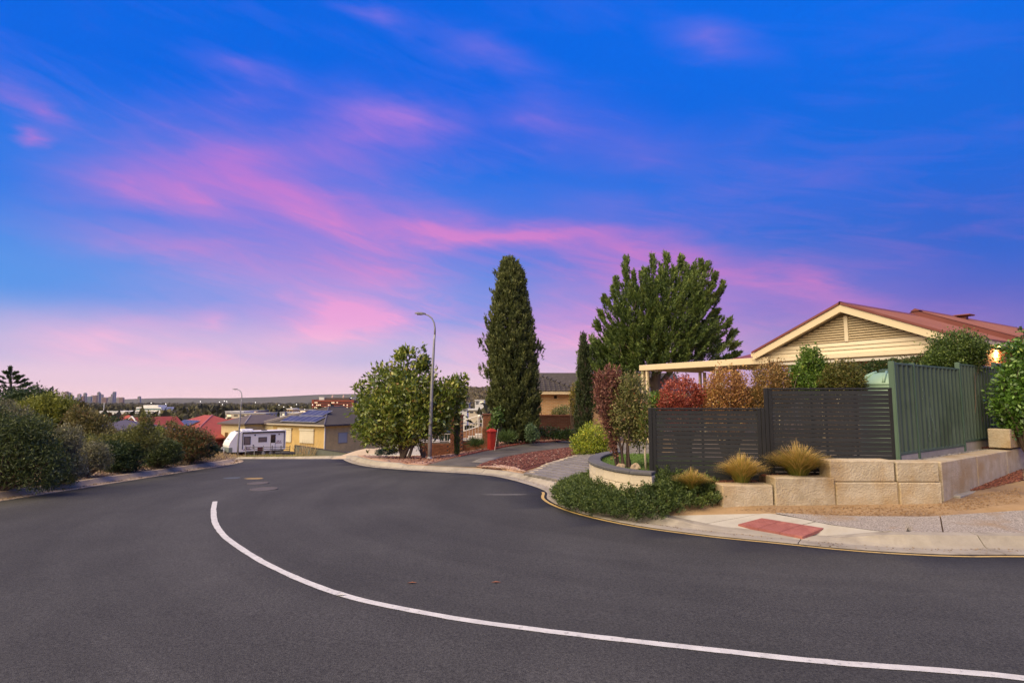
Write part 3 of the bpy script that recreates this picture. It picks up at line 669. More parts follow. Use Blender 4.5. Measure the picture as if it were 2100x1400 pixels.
# ------------------------------------------------------------------ hill-side verge and the verge across the side street
LB = offset(LE, -.58)
lv = [tuple(p) for p in LB[::3] if p[1] > -13]+[(-60, 33), (-60, -14)]
sheet('mulched_verge', lv, leftland, MULCHG, .7, 0)
def fverge(x, y): return zr(np.minimum(y, 52.5))+.12-np.interp(y, [54, 58, 66], [0, .25, 1.0])
fv = [tuple(p) for p in KB[::4] if p[1] > 25.5]+[(-60, 56), (-45, 62), (-20, 66), (0, 62), (-3, 47), (-4.6, 38), (-5.2, 30)]
sheet('dry_verge', fv, fverge, DRYG, 1.0, 0)
vm = [(0, 0, .42)]+[(math.cos(a)*r*(1+.12*math.sin(3*a+r)), math.sin(a)*r*1.3, h+.03*math.sin(5*a)) for r, h in ((.6, .38), (1.2, .26), (1.8, .12), (2.3, -.02), (2.5, -.3)) for a in [2*math.pi*k/20 for k in range(20)]]
fm = [(0, 1+k, 1+(k+1) % 20) for k in range(20)]+[(1+j*20+k, 21+j*20+k, 21+j*20+(k+1) % 20, 1+j*20+(k+1) % 20) for j in range(4) for k in range(20)]
md = part('dirt_mound', MB().add(vm, fm), mat('pale dirt', (.46, .36, .24), (.54, .44, .30), 3, .95, .3), None, True); md.location = (-7.0, 30.6, float(fverge(-7.0, 30.6))-.02); md['kind'] = 'structure'
# ================================================================== corner property: walls and fences
LIME = mat('limestone block', (.42, .355, .245), (.60, .525, .385), 5, .95, .9, 38, rnd=.07, c3=(.43, .31, .165), s3=1.6, t3=(.44, .66), detail=10)
MORT = mat('lime mortar', (.42, .33, .20), rough=.95)
# block retaining wall: local x runs along its street face
wall = thing('retaining_wall', 'cream limestone block retaining wall stepping up beside the bare dirt', 'wall')
YF = 9.45
def xw(px, Y=YF): return (px-1050)/F*Y
def zpx(py, Y): return at(1050, py, Y)[2]
def wallblock(x0, x1, z0, z1, y0, y1, m=LIME):
    """a sawn block with chipped, uneven arrises"""
    b = .012; mb = MB(); mb.box(x0, x1, y0, y1, z0, z1, b); o = part('block', mb, m, wall); return o
z_b = -.12
wallblock(xw(1474), xw(1576), z_b, zpx(995, YF), YF+.02, YF+.36)
wallblock(xw(1579), xw(1699), z_b, zpx(979, YF), YF-.01, YF+.34)
wallblock(xw(1702), xw(1826), z_b, zpx(989, YF), YF, YF+.35)
wallblock(xw(1830), xw(1914), z_b, zpx(989.5, YF), YF, YF+.35)
wallblock(xw(1693), xw(1823), zpx(987.5, YF), zpx(944, YF), YF+.015, YF+.36)
wallblock(xw(1827), xw(1912), zpx(988, YF), zpx(947, YF), YF+.012, YF+.36)
# return along the side boundary, parallel to the steel fence
fd = np.array([.8, .6]); fn = np.array([.6, -.8])
c0 = np.array([xw(1913), YF+.02]); zt = zpx(947.5, YF)
def retblock(s0, s1, z0, z1, inset=0.0):
    a = math.atan2(fd[1], fd[0]); o = part('block', MB().box(s0+.004, s1-.004, inset, .34, z0, z1, .014), LIME, wall)
    o.location = (c0[0]-fn[0]*.0, c0[1], 0); o.rotation_euler = (0, 0, a)
s = .12; rb = [1.75, 1.8, 1.7, 1.8]
for k, l in enumerate(rb):
    retblock(s, s+l, -.15, zt-.008-.004*k, .0); s += l
retblock(3.9, 5.2, zt+.02, zt+.40, -.02); retblock(5.2, 6.9, zt+.02, zt+.41, -.01); retblock(6.9, 8.6, zt+.02, zt+.40, -.015)
part('footing', MB().box(.55, 1.5, -.10, .02, -.2, .03, .01), mat('grey footing', (.25, .23, .20), (.32, .30, .27), 6, .9), wall).matrix_local = Matrix.Translation((c0[0], c0[1], 0))@Matrix.Rotation(math.atan2(fd[1], fd[0]), 4, 'Z')
# mortar bed behind the joints
part('mortar', MB().box(xw(1580), xw(1905), YF+.03, YF+.30, -.1, zpx(991, YF)+.02), MORT, wall)
# ground held by the wall
def upper(x, y): return np.full(np.shape(x), zt-.05)
post1 = np.array([6.43, 9.92])
P_ = [tuple(c0+np.array([-.2, .30])), tuple(c0+fd*.3+np.array([-fn[0]*.3, -fn[1]*.3])), tuple(c0+fd*9-fn*.3), tuple(c0+fd*9-fn*1.6), tuple(post1+fd*6-fn*.9), tuple(post1-fn*1.0), tuple(post1+np.array([-.3, .2])), (xw(1700), YF+.5), (xw(1700), YF+.3)]
sheet('raised_bed', P_, upper, mat('grey gravel ground', (.16, .15, .145), (.30, .28, .27), 30, .95, .6, 60), .3)
sheet('raised_bed', [(xw(1580), YF+.25), (xw(1700), YF+.25), (xw(1700), YF+.62), (xw(1580), YF+.62)], lambda x, y: np.full(np.shape(x), zpx(985, YF)), SOIL, .2)
sheet('raised_bed', [(xw(1478), YF+.27), (xw(1578), YF+.27), (xw(1578), YF+.7), (xw(1478), YF+.75)], lambda x, y: np.full(np.shape(x), zpx(1000, YF)), SOIL, .2)
# garden level behind the slat fence
YARD = mat('yard ground', (.16, .13, .10), (.24, .20, .16), 5, .95, .4)
sheet('yard', [(2.6, 10.6), (6.3, 10.1), (12, 14.4), (24, 23), (20, 34), (9, 30), (6, 22), (4.6, 17)], lambda x, y: np.full(np.shape(x), .22), YARD, .8)

# ---- stones and bark as real pieces
def chips(name, pts, size, m, parent=None, flat=.38, g=rng, label=None):
    """many small irregular stones / chips joined into one uncountable cover"""
    n = len(pts); base = np.array([(1, 0, -.3), (-.4, .9, -.3), (-.6, -.8, -.3), (.1, .05, .9), (.6, .7, .3), (-.8, .1, .35)])
    tri = np.array([(0, 4, 3), (1, 5, 3), (4, 1, 3), (5, 2, 3), (2, 0, 3), (0, 1, 4), (1, 2, 5), (0, 2, 1)])
    sc = size*g.uniform(.5, 1.4, (n, 1, 1))*np.stack([g.uniform(.7, 1.4, n), g.uniform(.5, 1.1, n), np.full(n, flat)*g.uniform(.6, 1.3, n)], 1)[:, None, :]
    a = g.uniform(0, 6.28, n); c, s_ = np.cos(a), np.sin(a); Vv = (base[None]+g.normal(size=(n, 6, 3))*.15)*sc
    X = Vv[:, :, 0]*c[:, None]-Vv[:, :, 1]*s_[:, None]; Y = Vv[:, :, 0]*s_[:, None]+Vv[:, :, 1]*c[:, None]
    Vv = np.stack([X, Y, Vv[:, :, 2]], 2)+pts[:, None, :]
    Fc = (tri[None]+np.arange(n)[:, None, None]*6).reshape(-1, 3)
    o = link(name, fast_mesh(name, Vv.reshape(-1, 3), Fc, np.repeat(g.random(n), 6)), m, parent)
    o['kind'] = 'stuff'
    if label: o['label'] = label; o['category'] = name.split('_')[-1]
    return o
def scatter(poly, n, h, dz=0.0, g=rng, thin=None):
    poly = np.array(poly); lo, hi = poly.min(0), poly.max(0); out = []
    while len(out) < n:
        p = g.uniform(lo, hi)
        if inside(p, poly): out.append(p)
    out = np.array(out); return np.c_[out, h(out[:, 0], out[:, 1])+dz]
PEB = leafmat('grey pebble', [(.10, .095, .09), (.30, .28, .26), (.42, .39, .36)], .8, 0.0)
BARK = leafmat('red bark chip', [(.07, .022, .015), (.16, .05, .03), (.24, .10, .06)], .85, 0.0)
SCOR = leafmat('scoria stone', [(0, (.06, .02, .018)), (.6, (.14, .045, .035)), (.92, (.22, .09, .07)), (1, (.42, .30, .24))], .9, 0.0)
CHIP = leafmat('wood chip', [(0, (.11, .065, .04)), (.5, (.25, .165, .10)), (.85, (.38, .285, .19)), (1, (.5, .41, .31))], .9, 0.0)
PINKS = leafmat('pink stone', [(.30, .17, .12), (.45, .29, .22), (.58, .46, .38)], .9, 0.0)
SANDS = leafmat('sandy grit', [(.20, .11, .045), (.34, .20, .085), (.46, .34, .22)], .95, 0.0)
chips('pebble_gravel', scatter([tuple(post1-fn*-.05+fd*.1), tuple(post1+fd*5.2+fn*.05), tuple(post1+fd*5.2+fn*.42), tuple(post1+fn*.42+fd*.1)], 2600, upper, .008), .024, PEB, label='grey pebbles filling the strip between green fence and limestone wall')
chips('bark_mulch', scatter([tuple(post1+fd*4.3+fn*.0), tuple(post1+fd*7+fn*.0), tuple(post1+fd*7+fn*.5), tuple(post1+fd*4.3+fn*.5)], 700, upper, .03), .04, BARK, label='red bark mulch under the leafy bush by the green fence')
pk = [(xw(1580), YF+.3), (xw(1700), YF+.3), (xw(1700), YF+.6), (xw(1580), YF+.6)]
chips('bark_mulch', np.vstack([scatter(pk, 380, lambda x, y: np.full(np.shape(x), zpx(984, YF)), .01), scatter([(xw(1480), YF+.33), (xw(1575), YF+.33), (xw(1575), YF+.7), (xw(1480), YF+.7)], 300, lambda x, y: np.full(np.shape(x), zpx(999, YF)), .01)]), .03, BARK, label='red bark mulch around the tan grass tussocks')
chips('scoria_gravel', scatter(lpoly([(985, 955), (1037, 939), (1097, 928), (1170, 919), (1226, 914), (1180, 934), (1115, 951), (1062, 966)]), 5200, land, .04), .05, SCOR, label='dark red scoria gravel in the bed between the driveways')
chips('pink_gravel', scatter(lpoly([(962, 964), (985, 959), (1030, 957), (1055, 961), (1064, 972), (1010, 970)]), 900, land, .055), .035, PINKS, label='pale pink gravel along the kerb before the scoria bed')
chips('bed_gravel', np.vstack([scatter(lpoly(mb_poly), 3800, land, .04), ]), .05, leafmat('bed stone', [(.10, .035, .025), (.25, .10, .065), (.40, .25, .19)], .9, 0.0), label='reddish gravel and mulch around the magnolia')
chips('path_grit', scatter([tuple(lp(*p)) for p in ((1500, 1046), (1640, 1040), (1900, 1036), (2090, 1000), (2095, 1030), (1900, 1058), (1700, 1060), (1590, 1052))], 1800, land, .010), .013, SANDS, label='sandy grit washed over the footpath')
pd_ = [tuple(lp(*p)) for p in ((1930, 1012), (2000, 985), (2095, 955), (2098, 985), (2010, 1005))]
chips('dark_mulch', scatter(pd_, 1500, land, .012), .028, BARK, label='dark bark litter on the dirt beside the wall return')
lw = []
for y in np.linspace(9, 24, 60): lw.append(y)
mlp = [(-10.8, 8), (-10.8, 23.6), (-11.8, 25), (-15, 25), (-14, 8)]
chips('wood_chips', scatter(mlp, 15000, leftland, .006), .030, CHIP, label='brown wood chips covering the verge under the roadside bushes')

gi = [i for i in range(len(E)) if E[i, 1] < 25 and E[i, 0] < 8]; gg = np.random.default_rng(77); gs = gg.choice(gi, 900); go_ = np.abs(gg.normal(size=900))*.10
nrm = (offset(E, 1.0)-E)[gs]; pp = E[gs]+np.stack([nrm[:, 1], -nrm[:, 0]], 1)*gg.uniform(-.2, .2, (900, 1))+nrm*(.28-np.clip(go_, 0, .26))[:, None]; pz = zr(pp[:, 1])+.016
chips('gutter_litter', np.c_[pp, pz], .011, leafmat('gutter litter chip', [(.08, .05, .03), (.22, .14, .07), (.34, .24, .13)], .9, 0.0), label='dry leaf crumbs and grit lying in the concrete gutter')
gi = [i for i in range(len(LE)) if 4 < LE[i, 1] < 25]; gs = gg.choice(gi, 900); go_ = np.abs(gg.normal(size=900))*.12; nrm = (offset(LE, -1.0)-LE)[gs]; pp = LE[gs]+np.stack([nrm[:, 1], -nrm[:, 0]], 1)*gg.uniform(-.2, .2, (900, 1))+nrm*(.28-np.clip(go_, 0, .4))[:, None]
chips('gutter_litter', np.c_[pp, zr(pp[:, 1])+.016], .020, MATS['gutter litter chip'], label='bark crumbs lying in the gutter below the roadside bushes')
# ---- charcoal slat screens: every slat a piece
CHAR = mat('charcoal powdercoat', (.019, .020, .021), (.024, .025, .026), 3, .5, spec=.3)
SLAT = mat('charcoal slat', (.028, .0305, .033), (.036, .0385, .041), 2, .55, spec=.25, stretch=(.3, 1, 1), rnd=.12)
def screen(label, p0, p1, ztop, nsl, pitch=.0725, extra=.35):
    d = p1-p0; ln = float(np.hypot(*d)); zb = ztop-.045-nsl*pitch
    t = thing('slat_screen', label, 'fence', (p0[0], p0[1], zb-extra), math.atan2(d[1], d[0]), 'charcoal slat screens on the corner')
    h = ztop-(zb-extra)
    for x in (0, ln): part('post', MB().box(x-.03, x+.03, -.03, .03, 0, h, .004), CHAR, t)
    for x in (.065, ln-.065): part('side_channel', MB().box(x-.03, x+.03, -.022, .022, extra-.03, h-.035, .003), CHAR, t)
    part('top_rail', MB().box(.036, ln-.036, -.024, .024, h-.034, h-.001, .004), CHAR, t)
    for x in (ln*.36, ln*.47, ln*.70) if ln > 0 else (): part('stiffener', MB().box(x-.02, x+.02, .018, .030, extra, h-.04), CHAR, t)
    me = MB().box(.07, ln-.07, -.010, .010, 0, pitch-.0068, .002).mesh('slat')
    for k in range(nsl):
        link('slat', me, SLAT, t, (0, random.uniform(-.001, .001), extra+k*pitch+.004), (random.uniform(-.012, .012), random.uniform(-.0008, .0008), 0))
    return t
pA = np.array([(1331-1050)/F*10.42, 10.42]); pB = np.array([(1565-1050)/F*10.17, 10.17]); pC = np.array([(1832-1050)/F*9.92, 9.92])
screen('lower charcoal slat screen standing behind the creeping juniper', pA, pB-(pB-pA)*.02, zpx(836, 10.3), 20)
screen('taller charcoal slat screen rising behind the limestone wall', pB+(pC-pB)*.012, pC, zpx(795, 10.05), 21)

# ---- green ribbed steel fence
GRN = mat('green steel sheet', (.066, .102, .073), (.082, .122, .088), 1.2, .5, spec=.35, c3=(.042, .07, .045), s3=.7)
GRNP = mat('green steel post', (.070, .122, .086), (.082, .140, .10), 2, .5, spec=.35)
PLINTH = mat('concrete plinth', (.36, .32, .26), (.46, .41, .34), 4, .9, .25, 40, rnd=.06)
gf = thing('steel_fence', 'dark green ribbed steel fence on a concrete plinth above the wall', 'fence', (post1[0], post1[1], zt-.05), math.atan2(fd[1], fd[0]))
def ribbed(x0, x1, z0, z1):
    w = .205; n = max(2, int(round((x1-x0)/w))); pts = []
    for k in range(n+1):
        x = x0+(x1-x0)*k/n; dx = (x1-x0)/n
        pts += [(x, 0), (x+dx*.52, 0), (x+dx*.62, -.034), (x+dx*.80, -.034), (x+dx*.90, 0)] if k < n else [(x, 0)]
    V = [(x, y, z0) for x, y in pts]+[(x, y, z1) for x, y in pts]; m = len(pts)
    return MB().add(V, [(i, i+1, i+1+m, i+m) for i in range(m-1)])
gx = [0, .90, 3.28, 5.70, 8.1, 10.5]; zo = zt-.05
tops = [2.22, 2.22, 2.32, 2.42, 2.5]; bots = [.67, .67, .74, .84, .95]
for k in range(5):
    x0, x1, b_, t_ = gx[k]+.03, gx[k+1]-.03, bots[k]-zo, tops[k]-zo
    sh = part('sheet', ribbed(x0, x1, b_+.02, t_-.02), GRN, gf)
    part('top_rail', MB().box(x0, x1, -.032, .03, t_-.035, t_, .004), GRNP, gf)
    part('bottom_rail', MB().box(x0, x1, -.032, .03, b_-.005, b_+.04, .004), GRNP, gf)
    part('plinth', MB().box(x0-.01, x1+.01, -.02, .03, -.12, b_-.008, .004), PLINTH, gf)
for k, x in enumerate(gx):
    t_ = (max(tops[max(k-1, 0)], tops[min(k, 4)]))-zo+.02
    part('post', MB().box(x-.028, x+.028, -.045, .04, -.15, t_, .004), GRNP, gf)
    if k == 0: part('corner_flashing', MB().box(-.03, .03, -.06, -.046, 0, t_-.01), GRNP, gf)
# pale scratches on the second sheet
SCR = mat('scratched steel', (.16, .24, .19), rough=.6)
mb = MB(); g = np.random.default_rng(3)
for (u, z0, z1) in ((1.25, .95, 1.15), (1.32, .62, .80), (1.42, .2, .55), (1.60, .55, .75), (1.66, .25, .5), (1.30, .05, .16), (1.75, .3, .42), (1.52, .75, .98)):
    z = z0
    while z < z1:
        l = g.uniform(.02, .07); x = u+g.normal()*.02; mb.box(x, x+g.uniform(.006, .016), -.0335, -.0295, z+.1, z+.1+l); z += l+g.uniform(.0, .03)
tag(part('scratches', mb, SCR, gf), kind='stuff')

# ---- round planter of cream blocks with a dark capping
PLB = mat('cream split block', (.62, .54, .40), (.70, .62, .48), 5, .9, .5, 60, rnd=.05, c3=(.56, .42, .26), s3=2, t3=(.55, .72))
CAP = mat('charcoal capping', (.10, .10, .105), (.135, .135, .14), 6, .75, .2, 50, rnd=.10)
pl = [at(1338, 963, 9.98)[:2], at(1318, 965, 10.02)[:2], at(1295, 962, 10.15)[:2], at(1265, 957, 10.45)[:2], at(1235, 950, 10.95)[:2], at(1214, 944, 11.6)[:2], at(1209, 939, 12.2)[:2], at(1216, 934, 12.9)[:2], at(1236, 929, 13.6)[:2], at(1262, 926, 14.1)[:2]]
plc = resample(catmull(pl, 10), .02); ZC = .385
planter = thing('planter_wall', 'curved cream block planter wall with charcoal capping beside the driveway', 'planter', (0, 0, 0))
s_ = np.r_[0, np.cumsum(np.linalg.norm(np.diff(plc, axis=0), axis=1))]
def arcpos(q): return np.array([np.interp(q, s_, plc[:, 0]), np.interp(q, s_, plc[:, 1])])
def arcdir(q): d = arcpos(q+.05)-arcpos(q-.05); return math.atan2(d[1], d[0])
bl = .39; nb = int(s_[-1]/bl)
blk = MB().box(-bl/2+.004, bl/2-.004, -.19, 0.0, 0, .162, .008).mesh('block'); hlf = MB().box(-bl/4+.004, bl/4-.004, -.19, 0.0, 0, .162, .008).mesh('block')
for row in range(4):
    for k in range(nb):
        q = (k+.5+(.5 if row % 2 else 0))*bl
        if q > s_[-1]-.1: continue
        p = arcpos(q); link('block', blk, PLB, planter, (p[0], p[1], ZC-.06-(row+1)*.168), (0, 0, arcdir(q)))
capm = MB().box(-.19, .19, -.225, .03, 0, .055, .01).mesh('capping')
for k in range(int(s_[-1]/.385)):
    q = (k+.5)*.385; p = arcpos(q); link('capping', capm, CAP, planter, (p[0], p[1], ZC-.055), (0, 0, arcdir(q)))
part('core', MB().vprism([tuple(p) for p in offset(plc[::6], .06)]+[tuple(p) for p in offset(plc[::6], .15)][::-1], -.35, ZC-.062), MORT, planter)
# turf inside
inner = [tuple(p) for p in offset(plc[::8], .20)]+[(4.2, 14.2), (4.2, 10.75), (2.6, 10.55)]
turf = sheet('turf', inner, lambda x, y: np.full(np.shape(x), ZC-.075), LAWN, .4)
gb = scatter(inner, 9000, lambda x, y: np.full(np.shape(x), ZC-.075)); D = np.random.default_rng(4).normal(size=(9000, 3))*.35+np.array([0, 0, 1])
tag(link('turf_grass', leafmesh('turf_grass', gb, D, .035, .010, np.random.default_rng(5).random(9000), np.random.default_rng(6)), leafmat('turf blade', [(.07, .13, .02), (.13, .22, .045)], .6)), 'short green turf inside the round planter', 'grass', kind='stuff')

# ================================================================== plants of the corner
WOOD = mat('grey brown bark', (.10, .075, .055), (.17, .13, .10), 12, .9, .6, 40, stretch=(1, 1, .3))
DWOOD = mat('dark purple bark', (.05, .032, .028), (.09, .06, .05), 12, .9, .5, 40)
PWOOD = mat('pale bark', (.42, .36, .28), (.52, .46, .37), 12, .85, .4, 40)
G = lambda s: np.random.default_rng(s)
def stems(t, base, tops, r0, m, g, name='stem', wob=.05):
    for k, tp in enumerate(tops):
        pts = []; b0 = np.array([g.normal()*.05, g.normal()*.05, -.04]); tp = np.array(tp)-base; w = g.normal(size=3)*wob
        for j in range(6): s = j/5; pts.append(b0*(1-s)+tp*s+w*math.sin(math.pi*s))
        part(name, MB().tube(pts, [r0*(1-.75*j/5) for j in range(6)], 7, False), m, t, True)
# purple-leaved shrub and its olive neighbour in the planter
pb = np.array([*at(1268, 951, 11.3)[:2], ZC-.08])
t = thing('purple_shrub', 'purple leaved shrub with dark bare stems leaning out of the planter', 'shrub', pb)
B = blobs_px([(1236, 800, 17, 30), (1248, 850, 16, 34), (1258, 895, 9, 34), (1228, 775, 10, 14), (1260, 785, 15, 26), (1250, 765, 9, 12), (1240, 830, 18, 20)], 11.3)
P, D, ti, C = foliage(B, 5600, 420, .05, .025, G(11), clump=.25, up=.9, out=.4, shell=.15)
link('foliage', leafmesh('foliage', P-pb, D, .060, .026, ti, G(12)), leafmat('purple leaf', [(0, (.07, .028, .026)), (.4, (.16, .065, .05)), (.75, (.25, .12, .085)), (1, (.22, .18, .08))], .5), t)
stems(t, pb, [at(1236, 790, 11.3), at(1246, 830, 11.2), at(1256, 840, 11.4), at(1262, 800, 11.3), at(1250, 870, 11.2)], .022, DWOOD, G(13))
mb = MB(); limbs(mb, at(1258, 900, 11.3)-pb, C-pb, G(14), .007, 150, .1, 4, 4); part('twigs', mb, DWOOD, t)
pb2 = np.array([*at(1290, 952, 11.15)[:2], ZC-.08])
t = thing('olive_shrub', 'tall olive green shrub with red tips beside the slat screen', 'shrub', pb2)
B = blobs_px([(1292, 820, 34, 36), (1278, 850, 26, 30), (1305, 850, 26, 38), (1290, 790, 26, 22), (1312, 890, 16, 26), (1272, 880, 15, 20), (1300, 900, 18, 14)], 11.2)
P, D, ti, C = foliage(B, 8200, 560, .05, .025, G(15), clump=.22, up=.5, out=.5, shell=.25)
link('foliage', leafmesh('foliage', P-pb2, D, .058, .026, ti, G(16)), leafmat('olive leaf', [(0, (.05, .065, .018)), (.5, (.12, .13, .04)), (.78, (.20, .18, .07)), (.9, (.30, .24, .11)), (1, (.40, .11, .05))], .45), t)
stems(t, pb2, [at(1280, 850, 11.2), at(1295, 840, 11.1), at(1308, 850, 11.2), at(1286, 880, 11.3)], .024, DWOOD, G(17))
mb = MB(); limbs(mb, at(1292, 880, 11.2)-pb2, C-pb2, G(18), .007, 190, .1, 4, 4); part('twigs', mb, mat('pale twig', (.28, .20, .13), rough=.9), t)
t = thing('young_tree', 'slim pale trunked young tree against the screen post', 'tree', (*at(1325, 960, 10.75)[:2], ZC-.08)); bb = np.array(t.location)
part('trunk', MB().tube([(0, 0, -.02), (-.01, .01, .3), (.005, 0, .62), (0, 0, .95)], [.022, .02, .017, .008], 7), PWOOD, t, True)
P, D, ti, C = foliage(blobs_px([(1322, 880, 9, 26), (1326, 850, 10, 20)], 10.75), 700, 60, .05, .03, G(19), clump=.3, shell=.1)
link('foliage', leafmesh('foliage', P-bb, D, .06, .03, ti, G(20)), leafmat('young leaf', [(.04, .07, .015), (.10, .13, .03), (.20, .10, .05)], .45), t)
# stakes, marker and rocks in the planter
t = thing('garden_marker', 'small white plant marker on a dark stake in the turf', 'marker', at(1311, 922, 14.0)); part('stake', MB().box(-.012, .012, -.008, .008, -.35, .20), mat('dark stake', (.02, .02, .02), rough=.6), t); part('card', MB().box(-.05, .05, -.016, -.010, .13, .21), mat('white card', (.7, .7, .68), rough=.6), t)
ROCK = mat('tan rock', (.30, .22, .14), (.42, .33, .22), 6, .9, .6, 20)
def rock(label, p, s, m=ROCK, g=None, name='rock', cat='rock'):
    g = g or rng; v = []; n = 9; rings = 5
    for i in range(rings):
        ph = -1.2+i*2.5/(rings-1)
        for k in range(n): a = 2*math.pi*k/n; q = 1+g.normal()*.13; v.append((math.cos(ph)*math.cos(a)*s[0]*q, math.cos(ph)*math.sin(a)*s[1]*q, math.sin(ph)*s[2]*q))
    fs = [(i*n+k, i*n+(k+1) % n, (i+1)*n+(k+1) % n, (i+1)*n+k) for i in range(rings-1) for k in range(n)]+[tuple(range(n-1, -1, -1)), tuple(range((rings-1)*n, rings*n))]
    o = part(name, MB().add(v, fs), m); o.location = tuple(map(float, p)); return tag(o, label, cat)
rock('tan rock at the foot of the purple shrub', (*at(1272, 951, 10.9)[:2], ZC-.03), (.10, .07, .07), g=G(21))
rock('square cut stone leaning in the planter by the screen', (*at(1303, 950, 10.65)[:2], ZC-.02), (.09, .05, .09), mat('square stone', (.36, .27, .18), (.45, .36, .26), 5, .9, .3), G(22))
# grass tussocks
TUS = leafmat('tussock blade', [(0, (.10, .12, .02)), (.35, (.24, .21, .04)), (.7, (.42, .28, .09)), (1, (.56, .41, .20))], .6, .2)
def tussock(label, px, py, Y, h, w, n, seed, z):
    g = G(seed); c = at(px, py, Y); t = thing('grass_tussock', label, 'grass', (c[0], c[1], z), group='tan grass tussocks along the screens'); Vv = []; Fc = []; ti = []
    a = g.uniform(0, 6.28, n); lean = np.sqrt(g.uniform(0, 1, n)); 
    for i in range(n):
        d = np.array([math.cos(a[i]), math.sin(a[i]), 0]); l = h*g.uniform(.75, 1.15)*(1.02-.18*lean[i]); out = w*lean[i]; s_d = np.array([-d[1], d[0], 0])*g.uniform(.005, .0105)
        b = d*out*.22*g.uniform(.3, 1)+g.normal(size=3)*.012*np.array([1, 1, 0]); k = len(Vv)*1
        base_i = len(Vv); tw = g.random()
        for j, s in enumerate((0, .4, .75, 1.0)):
            p = b+d*out*(s**1.7)+np.array([0, 0, l*(s-.42*lean[i]*s**2.2)]); wd = (1-s*.85)
            Vv.append(p+s_d*wd); Vv.append(p-s_d*wd); v_ = min(1, max(0, .05+.62*s+.55*(tw-.5))); ti += [v_, v_]
        for j in range(3): Fc.append((base_i+2*j, base_i+2*j+1, base_i+2*j+3, base_i+2*j+2))
    link('blades', fast_mesh('blades', np.array(Vv), np.array(Fc), np.array(ti)), TUS, t); return t
tussock('smallest tan grass tussock peeping over the juniper', 1420, 985, 9.75, .34, .32, 760, 31, .14)
tussock('middle grass tussock with green base before the joint of the screens', 1522, 990, 9.82, .52, .42, 1250, 32, zpx(998, YF))
tussock('largest golden grass tussock against the taller screen', 1638, 980, 9.78, .58, .55, 1600, 33, zpx(984, YF))
# creeping juniper spilling over the kerb
jg = G(41); jz = lambda x, y: land(x, y)
jp = [tuple(lp(*p)) for p in ((1160, 1046), (1140, 1026), (1150, 1006), (1165, 1000), (1200, 990), (1240, 985), (1320, 985), (1400, 990), (1470, 998), (1490, 1022), (1470, 1038), (1420, 1050), (1345, 1068), (1300, 1074), (1220, 1060))]
t = thing('creeping_juniper', 'sprawling green juniper ground cover spilling over the kerb at the corner', 'shrub', (*lp(1310, 1030), float(land(*lp(1310, 1030))))); bb = np.array(t.location)
pts = scatter(jp, 4600, land, 0, jg)
cen = np.array(jp).mean(0); hh = []
polyA = np.array(jp)
dist = np.min(np.linalg.norm(pts[:, None, :2]-resample(np.vstack([polyA, polyA[:1]]), .1)[None], axis=2), 1)
hgt = .05+.30*np.clip(dist/.9, 0, 1)**.6*(.6+.6*jg.random(len(pts)))
hgt *= np.where((pts[:, 0] < 2.45) & (pts[:, 1] > 9.9), .75, 1)
C = pts+np.c_[np.zeros((len(pts), 2)), hgt*jg.uniform(.35, 1, len(pts))]
k = 22; ax = unit(np.c_[(C[:, :2]-cen)*.35+jg.normal(size=(len(C), 2))*.7, .35+jg.random(len(C))*.6])
li = np.repeat(np.arange(len(C)), k); tt = jg.random(len(li))
P = C[li]+ax[li]*(tt*.20)[:, None]+jg.normal(size=(len(li), 3))*.014; Dd = unit(ax[li]+.75*jg.normal(size=(len(li), 3))+np.array([0, 0, .25]))
ct = jg.random(len(C)); wet = np.clip((C[:, 0]-2.2)/1.5, 0, 1)
tint = np.clip(.35*ct[li]+.3*tt+.25*wet[li]*jg.random(len(li))+.12*jg.random(len(li)), 0, 1)
link('foliage', leafmesh('foliage', P-bb, Dd, .052, .019, tint, jg), leafmat('juniper spray', [(0, (.018, .034, .012)), (.45, (.050, .080, .022)), (.75, (.11, .145, .030)), (.93, (.19, .20, .045)), (1, (.35, .14, .05))], .5, .2), t)
mb = MB(); limbs(mb, np.array([0, 0, 0.02]), C-bb, jg, .012, 60, .05, 5, 5); part('stems', mb, WOOD, t)
DRYL = leafmat('dry red leaf', [(.20, .05, .03), (.34, .12, .07), (.42, .22, .14)], .8, .1)
p0 = np.array([*lp(1468, 1026), 0]); g = G(42); pp = p0+np.c_[g.normal(size=(90, 2))*np.array([.22, .10]), np.zeros(90)]; pp[:, 2] = land(pp[:, 0], pp[:, 1])+.02+.06*g.random(90)
t = link('fallen_branch', leafmesh('fallen_branch', pp, g.normal(size=(90, 3))*np.array([1, 1, .3]), .07, .04, g.random(90), g), DRYL); tag(t, 'dry red leaves caught on the juniper near the low block', 'leaves', kind='stuff')
q = np.array([*lp(1492, 1026), 0]); t = part('dead_stick', MB().tube([(-.25, .02, .03), (-.05, 0, .035), (.12, -.03, .03), (.25, -.06, .025)], [.014, .013, .011, .006], 6), WOOD); t.location = (q[0], q[1], float(land(q[0], q[1]))); tag(t, 'bare brown stick lying on the dirt at the foot of the limestone wall', 'stick')
